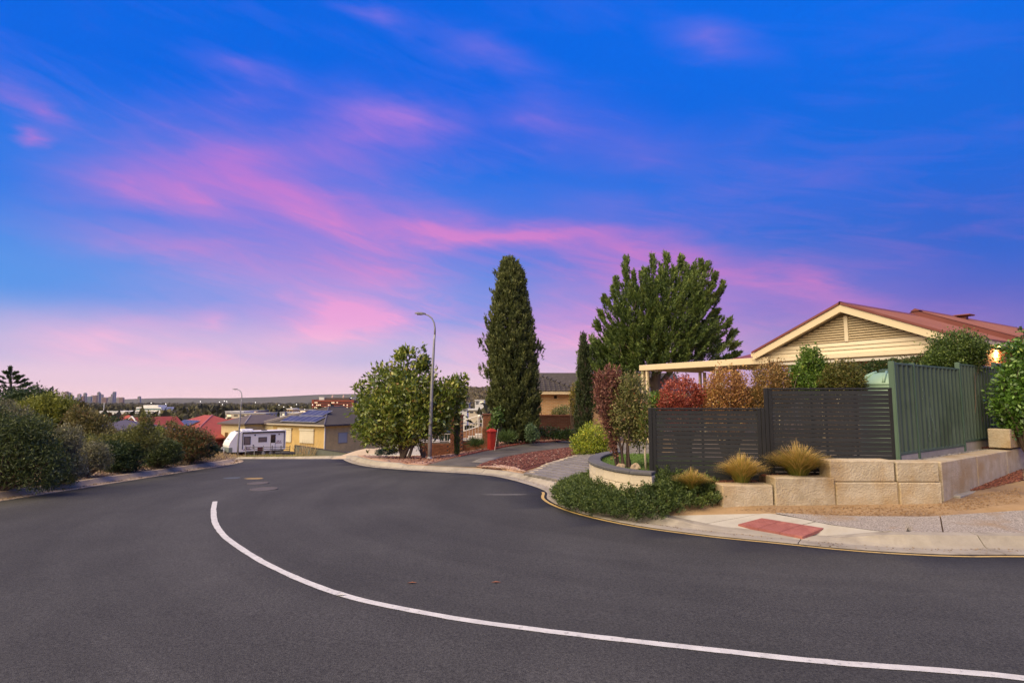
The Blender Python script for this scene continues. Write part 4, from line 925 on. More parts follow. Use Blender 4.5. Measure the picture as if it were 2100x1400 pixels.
# ================================================================== the corner house
CREAM = mat('cream paint', (.70, .58, .37), (.74, .62, .41), 2, .55, spec=.35)
CREAMB = mat('cream board', (.72, .62, .43), (.77, .67, .48), 2, .6, rnd=.03)
REDR = mat('red steel roof', (.17, .048, .040), (.21, .065, .054), 1.2, .5, spec=.35, c3=(.21, .08, .065), s3=.6)
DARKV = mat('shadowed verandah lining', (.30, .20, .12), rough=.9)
GLASS = mat('dark window glass', (.02, .022, .026), rough=.08, spec=.8)
BRK_RED = brickmat('house red brick', (.30, .11, .06), (.36, .15, .08), (.36, .30, .24))
gl0 = np.array([7.40, 18.0]); gr0 = np.array([10.35, 13.5]); gd = unit((gr0-gl0)[None])[0]; rd = np.array([-gd[1], gd[0]]); W2 = float(np.linalg.norm(gr0-gl0))/2
mid = (gl0+gr0)/2+np.array([.22, .0]); ZE, ZA = 3.02, 4.17
house = thing('gabled_house', 'cream gabled house with red steel roof behind the fences', 'house', (mid[0], mid[1], .2), math.atan2(gd[1], gd[0]))
zE, zA = ZE-.2, ZA-.2; LR = 17.0
def slope_z(x): return zA-(zA-zE)*abs(x)/W2
def roof_plane(x0, x1, y0, y1, zoff=0.0, ribs=.2, zf=slope_z):
    mb = MB(); n = max(1, int(abs(y1-y0)/ribs))
    pr = []
    for k in range(n):
        y = y0+(y1-y0)*k/n; d = (y1-y0)/n; pr += [(y, 0), (y+d*.70, 0), (y+d*.78, .028), (y+d*.92, .028)]
    pr.append((y1, 0)); m_ = len(pr)
    V = [(x0, y, zf(x0)+zoff+h) for y, h in pr]+[(x1, y, zf(x1)+zoff+h) for y, h in pr]
    f = [(i, i+1, i+1+m_, i+m_) for i in range(m_-1)]
    if x1 > x0: f = [q[::-1] for q in f]
    return mb.add(V, f)
roof = part('roof', roof_plane(0, W2, -.32, 4.2), REDR, house); part('roof', roof_plane(0, -W2, -.32, 4.2), REDR, house)
part('ridge_cap', MB().add([(-.14, -.33, zA-.03), (0, -.33, zA+.05), (.14, -.33, zA-.03), (-.14, 4.2, zA-.03), (0, 4.2, zA+.05), (.14, 4.2, zA-.03)], [(0, 1, 4, 3), (1, 2, 5, 4)]), REDR, house)
# taller main roof behind, running on
zf2 = lambda x: zA+.18-(zA-zE)*abs(x)/W2
part('main_roof', roof_plane(0, W2+.32, 4.1, LR, 0, .2, zf2), REDR, house); part('main_roof', roof_plane(0, -W2-1.2, 4.1, LR, 0, .2, zf2), REDR, house)
part('main_roof_gable', MB().add([(-W2, 4.12, zf2(W2)), (W2+.3, 4.12, zf2(W2+.3)), (0, 4.12, zA+.17)], [(0, 1, 2)]), REDR, house)
part('ridge_cap', MB().add([(-.14, 4.08, zA+.15), (0, 4.08, zA+.23), (.14, 4.08, zA+.15), (-.14, LR, zA+.15), (0, LR, zA+.23), (.14, LR, zA+.15)], [(0, 1, 4, 3), (1, 2, 5, 4), (0, 2, 1)]), REDR, house)
vent = part('roof_vent', MB().box(-.10, .10, -.10, .10, 0, .16), REDR, house); vent.location = (.25, 7.0, zA+.02)
part('vent_cap', MB().box(-.26, .26, -.22, .22, .0, .05, .02), REDR, vent).location = (0, 0, .16)
# barge boards, gutter, downpipe
for s in (-1, 1):
    p = [(0, zA-.05), (s*W2, zE-.05), (s*W2, zE-.24), (0, zA-.24)]; p = p if s > 0 else p[::-1]
    part('barge_board', MB().prism(p, -.33, -.29), CREAM, house)
    q = [(s*.02, zA+.02), (s*(W2+.02), zE+.02), (s*(W2+.02), zE-.045), (s*.02, zA-.045)]; q = q if s > 0 else q[::-1]
    part('barge_flashing', MB().prism(q, -.36, -.335), REDR, house)
    part('soffit', MB().add([(0, -.29, zA-.2), (s*W2, -.29, zE-.2), (s*W2, -.02, zE-.2), (0, -.02, zA-.2)], [(0, 1, 2, 3)]), CREAM, house)
    part('gutter', MB().box(s*W2+(0 if s > 0 else -.11), s*W2+(.11 if s > 0 else 0), -.25, 4.1 if s < 0 else LR, zE-.13, zE-.005), CREAM if s < 0 else CREAM, house)
part('gutter_trim', MB().box(W2+.11, W2+.125, -.25, LR, zE-.02, zE+.01), REDR, house)
part('downpipe', MB().tube([(-W2+.02, -.1, zE-.14), (-W2+.06, -.1, zE-.22), (-W2+.45, -.1, zE-.24)], .04, 8), CREAM, house)
# louvred gable: each blade a piece, following the triangle
yb = -.05; part('gable_backing', MB().add([(-W2+.25, .01, zE-.12), (W2-.25, .01, zE-.12), (0, .01, zA-.16)], [(0, 1, 2)]), mat('gable backing', (.32, .25, .15), rough=.9), house)
zl = zE+.13; k = 0
while zl < zA-.36:
    hw = (zA-.27-zl)/(zA-zE)*W2-.06
    for s in (-1, 1):
        if hw < .15: break
        a, b = (.055, hw) if s > 0 else (-hw, -.055)
        part('louvre', MB().add([(a, yb-.03, zl), (b, yb-.03, zl), (b, yb+.03, zl+.05), (a, yb+.03, zl+.05), (a, yb-.03, zl+.012), (b, yb-.03, zl+.012), (b, yb+.03, zl+.062), (a, yb+.03, zl+.062)],
             [(0, 1, 5, 4), (4, 5, 6, 7), (0, 3, 2, 1), (1, 2, 6, 5), (0, 4, 7, 3)]), mat('tan louvre paint', (.56, .46, .29), (.62, .51, .33), 2, .6, rnd=.04), house)
    zl += .068
part('mullion', MB().box(-.05, .05, yb-.045, yb+.02, zE+.12, zA-.33, .006), CREAMB, house)
# weatherboards under the louvres
for i in range(3):
    z1 = zE+.115-i*.105; hw = min(W2-.15, (zA-.20-z1+.10)/(zA-zE)*W2)
    part('weatherboard', MB().add([(-hw, -.085, z1-.10), (hw, -.085, z1-.10), (hw, -.055, z1), (-hw, -.055, z1), (-hw, -.03, z1-.10), (hw, -.03, z1-.10)], [(0, 1, 2, 3), (0, 4, 5, 1)]), CREAMB, house)
zb = zE-.205
part('verandah_beam', MB().box(-W2+.45, W2-.25, -.13, .02, zb-.11, zb, .01), CREAMB, house)
part('blind_box', MB().box(-W2+.55, W2-.4, -.06, .06, zb-.22, zb-.135, .01), mat('white blind box', (.78, .74, .64), rough=.5), house)
for x in (-W2+.65, -.3, W2-.45): part('post', MB().box(x-.05, x+.05, -.10, 0, -.2, zb-.11, .006), CREAM, house)
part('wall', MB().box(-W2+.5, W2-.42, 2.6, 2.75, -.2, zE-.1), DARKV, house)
part('ceiling_lining', MB().box(-W2+.5, W2-.4, .03, 2.6, zb-.06, zb-.03), CREAM, house)
part('side_wall', MB().box(W2-.45, W2-.30, 1.4, LR, -.2, zE-.14), BRK_RED, house)
part('side_wall', MB().box(-W2+.4, -W2+.55, 2.6, LR-4, -.2, zE-.1), CREAM, house)
for (x0, x1) in ((-1.6, -.2), (.5, 1.6)):
    w_ = part('window', MB().box(x0, x1, 2.55, 2.60, .6, 2.0), CREAM, house); part('pane', MB().box(x0+.06, x1-.06, 2.535, 2.552, .66, 1.94), GLASS, w_)
# hip roof wing seen left of the gable
hp = [at(1484, 741, 24.2), at(1600, 735, 20.6), at(1640, 700, 25.5)]
hb = np.array(house.location); rotm = Matrix.Rotation(-math.atan2(gd[1], gd[0]), 3, 'Z')
hv = [rotm@Vector(p-hb) for p in (at(1484, 740, 23.4), at(1640, 737, 19.9), at(1640, 700, 23.8), at(1720, 700, 27.0), at(1560, 742, 28.0))]
part('hip_roof', MB().add(hv, [(0, 1, 2), (0, 2, 3, 4)]), REDR, house)
# lit wall lamp under the eave on the side wall
lampp = at(2030, 725, 15.3)
wl_ = thing('wall_lamp', 'glowing wall lamp under the house eave above the green fence', 'lamp', lampp, math.atan2(gd[1], gd[0]))
part('bracket', MB().box(-.10, .02, -.05, .05, -.06, .06, .01), mat('lamp bracket', (.3, .3, .3), rough=.5), wl_)
part('bulb', MB().lathe([(.01, -.10), (.07, -.065), (.095, 0), (.07, .065), (.02, .10)], 12, (.075, 0, 0)), emit('lamp glow', (1.0, .55, .18), 40), wl_, True)
ld = bpy.data.lights.new('lamp_light', 'POINT'); ld.energy = 45; ld.color = (1, .55, .2); ld.shadow_soft_size = .07
lo_ = bpy.data.objects.new('lamp_light', ld); col.objects.link(lo_); lo_.parent = wl_; lo_.location = (.22, -.02, -.05)
# ---- flat-roofed pergola running on from the gable
pg = thing('pergola', 'flat roofed cream pergola on paired posts beside the gable', 'pergola', (gl0[0], gl0[1], .2), math.atan2(-gd[1], -gd[0]))   # local x runs away to the left, local -y to the back
PL = 4.75; zt_ = 2.66
part('fascia', MB().box(-.55, PL, -.02, .03, zt_-.20, zt_, .008), CREAM, pg)
part('fascia', MB().box(PL-.045, PL, -3.6, -.021, zt_-.20, zt_-.001, .008), CREAM, pg)
part('roof_sheet', MB().box(-.5, PL-.06, -3.55, -.03, zt_-.10, zt_-.06), mat('pergola roof underside', (.48, .38, .24), rough=.8), pg)
for x in np.linspace(.6, PL-.8, 5): part('rafter', MB().box(x-.03, x+.03, -3.5, -.03, zt_-.19, zt_-.105), CREAM, pg)
for (x, y) in ((PL-.08, -.08), (PL-.30, -.08), (PL-.10, -3.3), (PL-.32, -3.3), (1.35, -.08), (1.35, -.30), (2.9, -3.3), (3.1, -3.3)):
    part('post', MB().box(x-.048, x+.048, y-.048, y+.048, -.2, zt_-.19, .006), CREAM, pg)
for (x, y) in ((PL-.5, -.35), (1.1, -.35)): part('downlight', MB().lathe([(.06, 0), (.07, .03), (.05, .06)], 12, (x, y, zt_-.25)), mat('lamp white', (.8, .78, .72), rough=.4), pg)
# ---- rainwater tank
TANK = mat('pale green tank', (.22, .36, .25), (.25, .39, .28), 2, .4, spec=.5)
tk = np.array([7.72, 11.95]); t = thing('rainwater_tank', 'pale green rainwater tank behind the corner of the screens', 'tank', (tk[0], tk[1], .22))
pr = [(.60, 0)]
for i in range(14): z = .05+i*.115; pr += [(.60, z), (.585, z+.03), (.585, z+.07), (.60, z+.10)]
part('body', MB().lathe(pr, 32), TANK, t, True); zt2 = pr[-1][1]
dome = part('dome', MB().lathe([(.60, zt2), (.59, zt2+.05), (.50, zt2+.14), (.38, zt2+.24), (.22, zt2+.27), (.05, zt2+.28)], 32), TANK, t, True)
for k in range(8):
    a = k*math.pi/4; part('rib', MB().tube([(.58*math.cos(a), .58*math.sin(a), zt2+.06), (.45*math.cos(a), .45*math.sin(a), zt2+.20), (.28*math.cos(a), .28*math.sin(a), zt2+.28)], .03, 6), TANK, dome, True)
part('inlet', MB().lathe([(.20, zt2+.26), (.20, zt2+.33), (.17, zt2+.34)], 20), mat('tank lid', (.06, .10, .08), rough=.5), t)

# ================================================================== shrubs of the yard
def ball(name, label, lst, Y, n, ncl, L, W, m, seed, group=None, zb=.22, r0=.02, bark=None, **kw):
    B = blobs_px(lst, Y); c = B[:, :2].mean(0); return plant(name, label, 'shrub', (c[0], c[1], zb), B, int(n*2.0), int(ncl*1.6), L*1.08, W*1.12, m, G(seed), bark=bark or WOOD, r0=r0, nl=40, group=group, trunkname='stems', **kw)
REDL = leafmat('red photinia leaf', [(0, (.08, .03, .02)), (.4, (.22, .055, .035)), (.75, (.36, .085, .055)), (.93, (.44, .17, .10)), (1, (.14, .14, .04))], .4)
GOLDL = leafmat('amber leaf', [(0, (.08, .06, .02)), (.3, (.20, .09, .04)), (.6, (.28, .15, .05)), (.85, (.36, .23, .07)), (1, (.16, .18, .04))], .45)
RUSTL = leafmat('rusty olive leaf', [(0, (.06, .06, .015)), (.4, (.17, .12, .04)), (.75, (.30, .17, .07)), (1, (.36, .27, .10))], .45)
GRNL = leafmat('fresh green leaf', [(0, (.025, .05, .010)), (.5, (.07, .13, .02)), (.85, (.15, .22, .035)), (1, (.28, .30, .07))], .4)
DKGL = leafmat('dark green leaf', [(0, (.014, .028, .010)), (.6, (.040, .070, .018)), (1, (.10, .15, .035))], .4)
ball('red_shrub', 'clipped ball of bright red leaves above the lower slat screen', [(1400, 812, 38, 36), (1375, 835, 24, 26), (1425, 835, 24, 26), (1400, 860, 34, 26)], 12.6, 5200, 420, .05, .026, REDL, 51, up=.5, clump=.14, shell=.7)
ball('amber_shrub', 'amber and green clipped shrub above the lower slat screen', [(1490, 800, 38, 42), (1470, 830, 24, 36), (1512, 830, 28, 40), (1490, 865, 40, 26)], 12.3, 5600, 420, .05, .026, GOLDL, 52, up=.5, clump=.16, shell=.6)
ball('rust_shrub', 'rusty olive shrub at the corner where the screens step', [(1580, 790, 34, 42), (1556, 830, 20, 40), (1605, 800, 22, 46)], 12.2, 5000, 400, .05, .024, RUSTL, 53, up=.6, clump=.18, shell=.45)
ball('tall_shrub', 'tall fresh green shrub reaching up the cream gable', [(1662, 742, 20, 28), (1660, 785, 28, 30), (1640, 770, 16, 24), (1685, 775, 18, 28)], 11.9, 4600, 360, .05, .028, GRNL, 54, up=.6, clump=.2, shell=.35)
ball('olive_bush', 'round dark olive bush above the taller slat screen', [(1728, 775, 34, 30), (1705, 785, 24, 26), (1752, 785, 22, 22)], 11.6, 4600, 380, .045, .024, leafmat('olive bush leaf', [(.03, .04, .010), (.08, .09, .02), (.20, .15, .05)], .45), 55, up=.4, clump=.16, shell=.5)
ball('dark_hedge', 'dark hedge with reddish tips behind the pale green tank', [(1800, 757, 24, 13), (1840, 752, 26, 13), (1880, 748, 24, 14), (1770, 760, 16, 9)], 13.2, 4200, 360, .05, .028, leafmat('hedge leaf', [(0, (.016, .03, .010)), (.7, (.05, .08, .02)), (1, (.22, .08, .05))], .45), 56, shell=.4)
ball('round_bush', 'large round green bush topping the green steel fence', [(1965, 712, 44, 30), (1940, 735, 36, 26), (1985, 735, 26, 28), (1915, 750, 24, 14)], 12.7, 9000, 620, .045, .026, leafmat('bush leaf', [(0, (.015, .030, .010)), (.5, (.05, .085, .018)), (1, (.15, .20, .04))], .4), 57, shell=.55, clump=.15, up=.35)
ball('glossy_bush', 'glossy bright green bush overhanging the far end of the green fence', [(2086, 775, 28, 36), (2104, 820, 46, 50), (2066, 835, 24, 28), (2130, 740, 44, 50), (2092, 868, 28, 22), (2085, 712, 22, 12)], 12.0, 4600, 420, .085, .040, leafmat('glossy leaf', [(0, (.020, .045, .010)), (.5, (.06, .13, .018)), (.9, (.14, .24, .04)), (1, (.30, .32, .08))], .3, .2, spec=.6), 58, zb=zt-.05, r0=.03, shell=.30, up=-.15, clump=.26)
ball('pale_bush', 'low green plant between pergola post and red ball shrub', [(1345, 830, 16, 22), (1352, 860, 18, 20)], 12.9, 1300, 120, .06, .034, GRNL, 59, shell=.3)
t = thing('overhead_twig', 'leafy twig hanging at the edge above the red roof', 'branch', at(2108, 690, 10.5)); bb = np.array(t.location)
P, D, ti, C = foliage(blobs_px([(2097, 678, 8, 6), (2104, 690, 8, 6)], 10.5), 60, 16, .06, .03, G(60), shell=.1); link('foliage', leafmesh('foliage', P-bb, D, .07, .03, ti, G(60)), DKGL, t)
part('stem', MB().tube([tuple(at(2094, 676, 10.5)-bb), tuple(at(2104, 690, 10.5)-bb), tuple(at(2125, 715, 10.6)-bb), tuple(at(2130, 790, 11)-bb)], [.004, .006, .009, .014], 6), WOOD, t)
YEL = leafmat('golden green leaf', [(0, (.05, .08, .012)), (.4, (.13, .18, .02)), (.8, (.30, .32, .03)), (1, (.52, .40, .05))], .4)
B = blobs_px([(1200, 905, 26, 22), (1222, 895, 28, 28), (1238, 908, 20, 22), (1188, 916, 16, 14), (1210, 920, 28, 12), (1232, 922, 18, 10)], 20.4)
c = lp(1210, 925); plant('golden_bush', 'low bush of golden green leaves between the driveways', 'shrub', (*at(1212, 925, 20.4)[:2], float(land(*at(1212, 925, 20.4)[:2]))), B, 9000, 620, .06, .034, YEL, G(61), bark=WOOD, r0=.02, nl=20, trunkname='stems', shell=.55, clump=.16)
# ================================================================== street lamps
GALV = mat('galvanised steel', (.27, .27, .28), (.34, .34, .35), 5, .45, metal=.3, spec=.5)
def make_lamp(label):
    t = thing('street_lamp', label, 'lamp', group='street lamps along the road')
    part('pole', MB().tube([(0, 0, -.1), (.01, 0, 1.2), (.06, 0, 3.2), (.13, 0, 5.0), (.15, 0, 5.25)], [.085, .080, .062, .046, .043], 12), GALV, t, True)
    part('base_collar', MB().lathe([(.13, 0), (.13, .03), (.10, .06), (.09, .10)], 14), GALV, t)
    part('arm', MB().tube([(.15, 0, 5.2), (.155, 0, 5.5), (.12, 0, 5.75), (.02, 0, 5.95), (-.14, 0, 6.08), (-.32, 0, 6.14)], [.042, .038, .034, .032, .030, .028], 10), GALV, t, True)
    h = part('lamp_head', MB().add([(x, y*w, z) for x, w, z in ((-.25, .05, 6.12), (-.38, .10, 6.115), (-.58, .11, 6.135), (-.72, .06, 6.15)) for y in (-1, 1)]+[(x, y*w, z) for x, w, z in ((-.25, .03, 6.17), (-.38, .07, 6.20), (-.58, .07, 6.215), (-.72, .03, 6.19)) for y in (-1, 1)],
        [(0, 2, 3, 1), (2, 4, 5, 3), (4, 6, 7, 5), (8, 9, 11, 10), (10, 11, 13, 12), (12, 13, 15, 14), (0, 8, 10, 2), (2, 10, 12, 4), (4, 12, 14, 6), (1, 3, 11, 9), (3, 5, 13, 11), (5, 7, 15, 13), (0, 1, 9, 8), (6, 14, 15, 7)]), mat('lamp housing', (.16, .16, .17), rough=.5), t)
    part('lens', MB().box(-.62, -.40, -.07, .07, 6.095, 6.118, .006), mat('lamp lens', (.35, .33, .30), rough=.25), h)
    return t
lm = make_lamp('tall grey street lamp rising beside the magnolia tree'); p = at(881, 940, 22.2); lm.location = (p[0], p[1], float(land(p[0], p[1]))+.02); lm.scale = (.89, .89, .89)
l2 = copy_tree(lm); l2.scale = (1, 1, 1); l2['label'] = 'grey street lamp standing before the parked white caravan'; l2.location = tuple(at(487, 937, 54.0))
# ================================================================== trees up the street
MAG = leafmat('magnolia leaf', [(0, (.024, .042, .010)), (.35, (.070, .105, .018)), (.7, (.16, .19, .030)), (.90, (.30, .29, .06)), (.96, (.26, .14, .05)), (1, (.42, .26, .06))], .28, .15, spec=.6)
def tree(name, label, base, B, n, ncl, L, W, m, seed, trunk, bark, cat='tree', group=None, nl=40, lr=.035, root=None, **kw):
    base = np.array(base, float); g = G(seed); t = thing(name, label, cat, base, group=group)
    P, D, ti, C = foliage(B, n, ncl, L, W, g, zmin=base[2]+.05, **kw)
    link('crown', leafmesh('crown', P-base, D, L, W, ti, g), m, t)
    mb = MB()
    for pts, rad in trunk: mb.tube([tuple(np.array(q)-base) for q in pts], rad, 9, False)
    tr = part('trunk', mb, bark, t, True)
    mb = MB(); r_ = (np.array(root) if root is not None else B[:, :3].mean(0))-base; limbs(mb, r_, C-base, g, lr, nl, .12, 5, 5); part('limbs', mb, bark, tr, True)
    return t
Ym = 23.4; bm = at(826, 938, Ym); bz = float(land(bm[0], bm[1])); base = (bm[0], bm[1], bz)
mg = [(838, 745, 30, 26), (866, 735, 14, 24), (826, 722, 12, 14), (800, 775, 36, 26), (850, 785, 42, 36), (775, 830, 42, 34), (830, 840, 48, 40), (885, 830, 40, 32), (925, 800, 26, 24), (945, 780, 10, 12), (738, 800, 14, 16), (755, 850, 26, 24), (790, 880, 46, 28), (850, 880, 40, 30), (900, 865, 30, 26), (765, 895, 30, 18), (815, 905, 40, 14), (870, 800, 36, 30), (735, 880, 14, 12), (915, 825, 34, 34), (935, 800, 20, 26), (905, 860, 30, 26), (800, 790, 40, 30, .8), (860, 850, 40, 40, -.8), (790, 850, 40, 34, -.9), (830, 800, 40, 36, -.8)]
T1 = [([base, at(818, 905, Ym), at(800, 870, Ym), at(785, 830, Ym)], [.09, .07, .05, .03]), ([base, at(830, 900, Ym), at(835, 850, Ym+.2), at(840, 780, Ym)], [.10, .08, .06, .03]), ([base, at(840, 910, Ym-.2), at(862, 880, Ym-.3), at(890, 840, Ym-.2)], [.09, .07, .05, .03]), ([at(838, 938, Ym-.2), at(846, 915, Ym-.2), at(852, 900, Ym), at(870, 850, Ym)], [.07, .055, .05, .03])]
tree('magnolia_tree', 'broad magnolia with glossy green leaves beside the tall street lamp', base, blobs_px(mg, Ym), 15000, 1000, .19, .088, MAG, 71, T1, WOOD, nl=130, lr=.03, root=at(830, 870, Ym), shell=.35, clump=.20, up=.35, out=.7, rand=.6)
# conifers: sprays along boughs
def conifer(name, label, base, boughs, nper, L, W, m, seed, trunk, bark, spread=.5, wid=.06, cat='tree', up=.2, slen=.5, tight=None):
    """boughs: (start, end) pairs; sprays of scale-leaf twigs along the outer part of each"""
    g = G(seed); base = np.array(base, float); t = thing(name, label, cat, base)
    def strew(boughs, nper, spread, wid, up, slen, lo=.30):
        S = np.array([b[0] for b in boughs]); Ee = np.array([b[1] for b in boughs]); nb_ = len(S); ns, kl = nper; n = nb_*ns; bi = np.repeat(np.arange(nb_), ns)
        s = lo+(1-lo)*np.sqrt(g.random(n)); s[::ns] = .97; ax = unit(Ee-S); ln = np.linalg.norm(Ee-S, axis=1)
        Q = S[bi]*(1-s)[:, None]+Ee[bi]*s[:, None]-np.array([0, 0, 1.])[None]*(ln[bi]*.10*np.sin(np.pi*s))[:, None]+g.normal(size=(n, 3))*(wid*(1.3-s)*np.minimum(ln[bi], 2.5))[:, None]
        sa = unit(ax[bi]+g.normal(size=(n, 3))*spread*(1.25-s)[:, None]+np.array([0, 0, up])); sl = slen*g.uniform(.6, 1.2, n)*(1.15-.45*s)
        li = np.repeat(np.arange(n), kl); tt = np.tile((np.arange(kl)+.5)/kl, n)*g.uniform(.85, 1.1, n*kl)
        P = Q[li]+sa[li]*(sl[li]*(tt-.45))[:, None]+g.normal(size=(n*kl, 3))*(sl[li]*.10*(1.1-tt))[:, None]
        D = unit(sa[li]+g.normal(size=(n*kl, 3))*.42); tint = np.clip(.30*g.random(nb_)[bi][li]+.22*g.random(n)[li]+.34*tt+.14*g.random(n*kl), 0, 1)
        return P, D, tint, S, Ee, ln
    P, D, tint, S, Ee, ln = strew(boughs, nper, spread, wid, up, slen)
    if tight:
        q_ = strew(tight, (12, 7), .30, .028, .12, .26, .45); P = np.vstack([P, q_[0]]); D = np.vstack([D, q_[1]]); tint = np.r_[tint, np.clip(q_[2]+.08, 0, 1)]
    k = P[:, 2] > base[2]+.05
    link('crown', leafmesh('crown', (P-base)[k], D[k], L, W, tint[k], g), m, t)
    mb = MB()
    for pts, rad in trunk: mb.tube([tuple(np.array(q)-base) for q in pts], rad, 9, False)
    tr = part('trunk', mb, bark, t, True)
    mb = MB()
    for i in g.choice(len(S), min(len(S), 140), replace=False): mb.tube([tuple(S[i]-base), tuple((S[i]+Ee[i])/2-base-np.array([0, 0, ln[i]*.06])), tuple(Ee[i]-base)], [.03, .02, .006], 5, False)
    tag(part('boughs', mb, bark, tr, True), kind='stuff'); return t
# columnar cypress
Yc = 27.6; g = G(81); bc = at(1052, 905, Yc); base = (bc[0], bc[1], float(land(bc[0], bc[1])))
prof = [(530, 1039, 1046), (545, 1027, 1063), (575, 1020, 1078), (620, 1010, 1082), (660, 1002, 1092), (700, 1000, 1101), (760, 1001, 1105), (820, 1004, 1106), (870, 1008, 1106), (905, 1022, 1096)]
pya = np.array(prof); bo = []
for i in range(1500):
    py = 535+(g.random()**.9)*365; xl, xr = np.interp(py, pya[:, 0], pya[:, 1]), np.interp(py, pya[:, 0], pya[:, 2]); cx, hw = (xl+xr)/2, (xr-xl)/2
    a = g.uniform(0, 6.283); rr = hw*(.70+.32*g.random()); k = Yc/F
    c = at(cx, py, Yc); e = c+np.array([math.cos(a)*rr*k, math.sin(a)*rr*k, 0]); s = c+np.array([math.cos(a)*rr*k*.55, math.sin(a)*rr*k*.55, -.55*g.uniform(.5, 1.2)])
    bo.append((s, e+np.array([0, 0, .06])))
for i in range(520):
    py = 560+(g.random()**.9)*335; xl, xr = np.interp(py, pya[:, 0], pya[:, 1]), np.interp(py, pya[:, 0], pya[:, 2]); a = g.uniform(0, 6.283); rr = (xr-xl)/2*g.uniform(.1, .6)*Yc/F; c = at((xl+xr)/2, py, Yc); bo.append((c+np.array([0, 0, -.5]), c+np.array([math.cos(a)*rr, math.sin(a)*rr, .1])))
for (px, py) in ((985, 700), (992, 690), (990, 750), (996, 765), (1000, 815), (1002, 670), (1110, 712), (1108, 705), (1085, 622), (1084, 640), (1088, 650), (1082, 660), (1015, 560), (1012, 600), (1073, 590), (1002, 820), (996, 655), (1046, 532), (1036, 540), (1060, 548)):
    e = at(px, py, Yc+g.normal()*.2); bo.append((at(px+(18 if px < 1045 else -14), py+38, Yc), e)); bo.append((at(px+(14 if px < 1045 else -8), py+30, Yc), e+g.normal(size=3)*.08))
CYP = leafmat('cypress spray', [(0, (.020, .030, .012)), (.45, (.070, .090, .028)), (.8, (.14, .155, .048)), (1, (.24, .22, .09))], .55, .15)
conifer('columnar_cypress', 'tall dense columnar cypress with a second low spire', base, bo, (5, 12), .15, .050, CYP, 82, [([base, at(1052, 800, Yc), at(1045, 560, Yc)], [.22, .16, .04])], WOOD, .45, .09, up=.75, slen=.42)
# big spreading conifer
Yk = 28.5; g = G(83); bk = at(1345, 890, Yk); base = np.array((bk[0], bk[1], -.2)); bo = []; fing = []
outl = [(1190, 785), (1200, 720), (1195, 740), (1215, 700), (1222, 660), (1232, 640), (1240, 610), (1255, 590), (1262, 570), (1280, 555), (1284, 530), (1300, 560), (1320, 550), (1338, 526), (1355, 545), (1368, 523), (1380, 550), (1394, 524), (1408, 545), (1425, 545), (1440, 535), (1452, 540), (1470, 560), (1485, 580), (1474, 600), (1460, 640), (1440, 660), (1470, 638), (1500, 655), (1505, 680), (1510, 705), (1512, 725), (1495, 730), (1470, 735), (1250, 780), (1230, 790), (1205, 800), (1192, 760)]
def inpoly(px, py): return inside((px, py), outl)
kx = Yk/F
for (px, py) in outl:
    cx, cy = 1345+(px-1345)*.60, 720+(py-700)*.45
    for r in range(5):
        dy = g.normal()*.6; e = at(px+g.normal()*2.5, py+g.normal()*2.5, Yk+dy); s0 = at(cx+g.normal()*6, cy+30, Yk+dy*.5); fing.append((s0*.45+e*.55, e)); fing.append((e*.62+s0*.38, e*.96+s0*.04+g.normal(size=3)*.10))
cnt = 0
while cnt < 760:
    px, py = g.uniform(1185, 1515), g.uniform(525, 800)
    if not inpoly(1345+(px-1345)*1.20, 700+(py-700)*1.26): continue
    cnt += 1
    if cnt % 2 == 0: r_f = g.uniform(-1, 1)*2.6; e_f = at(px, py, Yk-abs(r_f)); a_f = unit(np.array([[(px-1345)/140+g.normal()*.25, -.35, .8]]))[0]; fing.append((e_f-a_f*.9, e_f+a_f*.5))
    half = 150*math.sqrt(max(0.05, 1-((px-1345)/180)**2))*kx
    dy = g.uniform(-1, 1)*half*(.9 if py > 600 else .5); e = at(px, py, Yk+dy)
    ax = unit(np.array([[(px-1345)/150+g.normal()*.3, dy/3+g.normal()*.2, .75-(py-620)/400+g.random()*.4]]))[0]; bo.append((e-ax*g.uniform(.7, 1.5), e))
for i in range(260):       # low skirt on the street side
    px, py = g.uniform(1188, 1300), g.uniform(690, 830); dy = g.uniform(-1.9, .8); e = at(px, py, Yk+dy); bo.append((e-np.array([-.3+g.normal()*.3, .5, .7]), e))
CON = leafmat('conifer spray', [(0, (.010, .022, .008)), (.4, (.040, .070, .017)), (.75, (.11, .155, .032)), (1, (.23, .26, .06))], .5, .15)
conifer('spreading_conifer', 'large spreading dark green conifer with upswept branch tips behind the pergola', base, bo, (9, 11), .15, .046, CON, 84, [([base, at(1345, 780, Yk), at(1350, 700, Yk), at(1360, 600, Yk)], [.28, .24, .18, .05]), ([at(1345, 800, Yk), at(1400, 730, Yk), at(1440, 680, Yk)], [.15, .11, .04]), ([at(1345, 800, Yk), at(1290, 720, Yk), at(1250, 680, Yk)], [.15, .11, .04])], mat('conifer bark', (.16, .12, .09), (.24, .19, .15), 10, .9, .6, 30, stretch=(1, 1, .3)), .50, .10, up=.30, slen=.60, tight=fing)
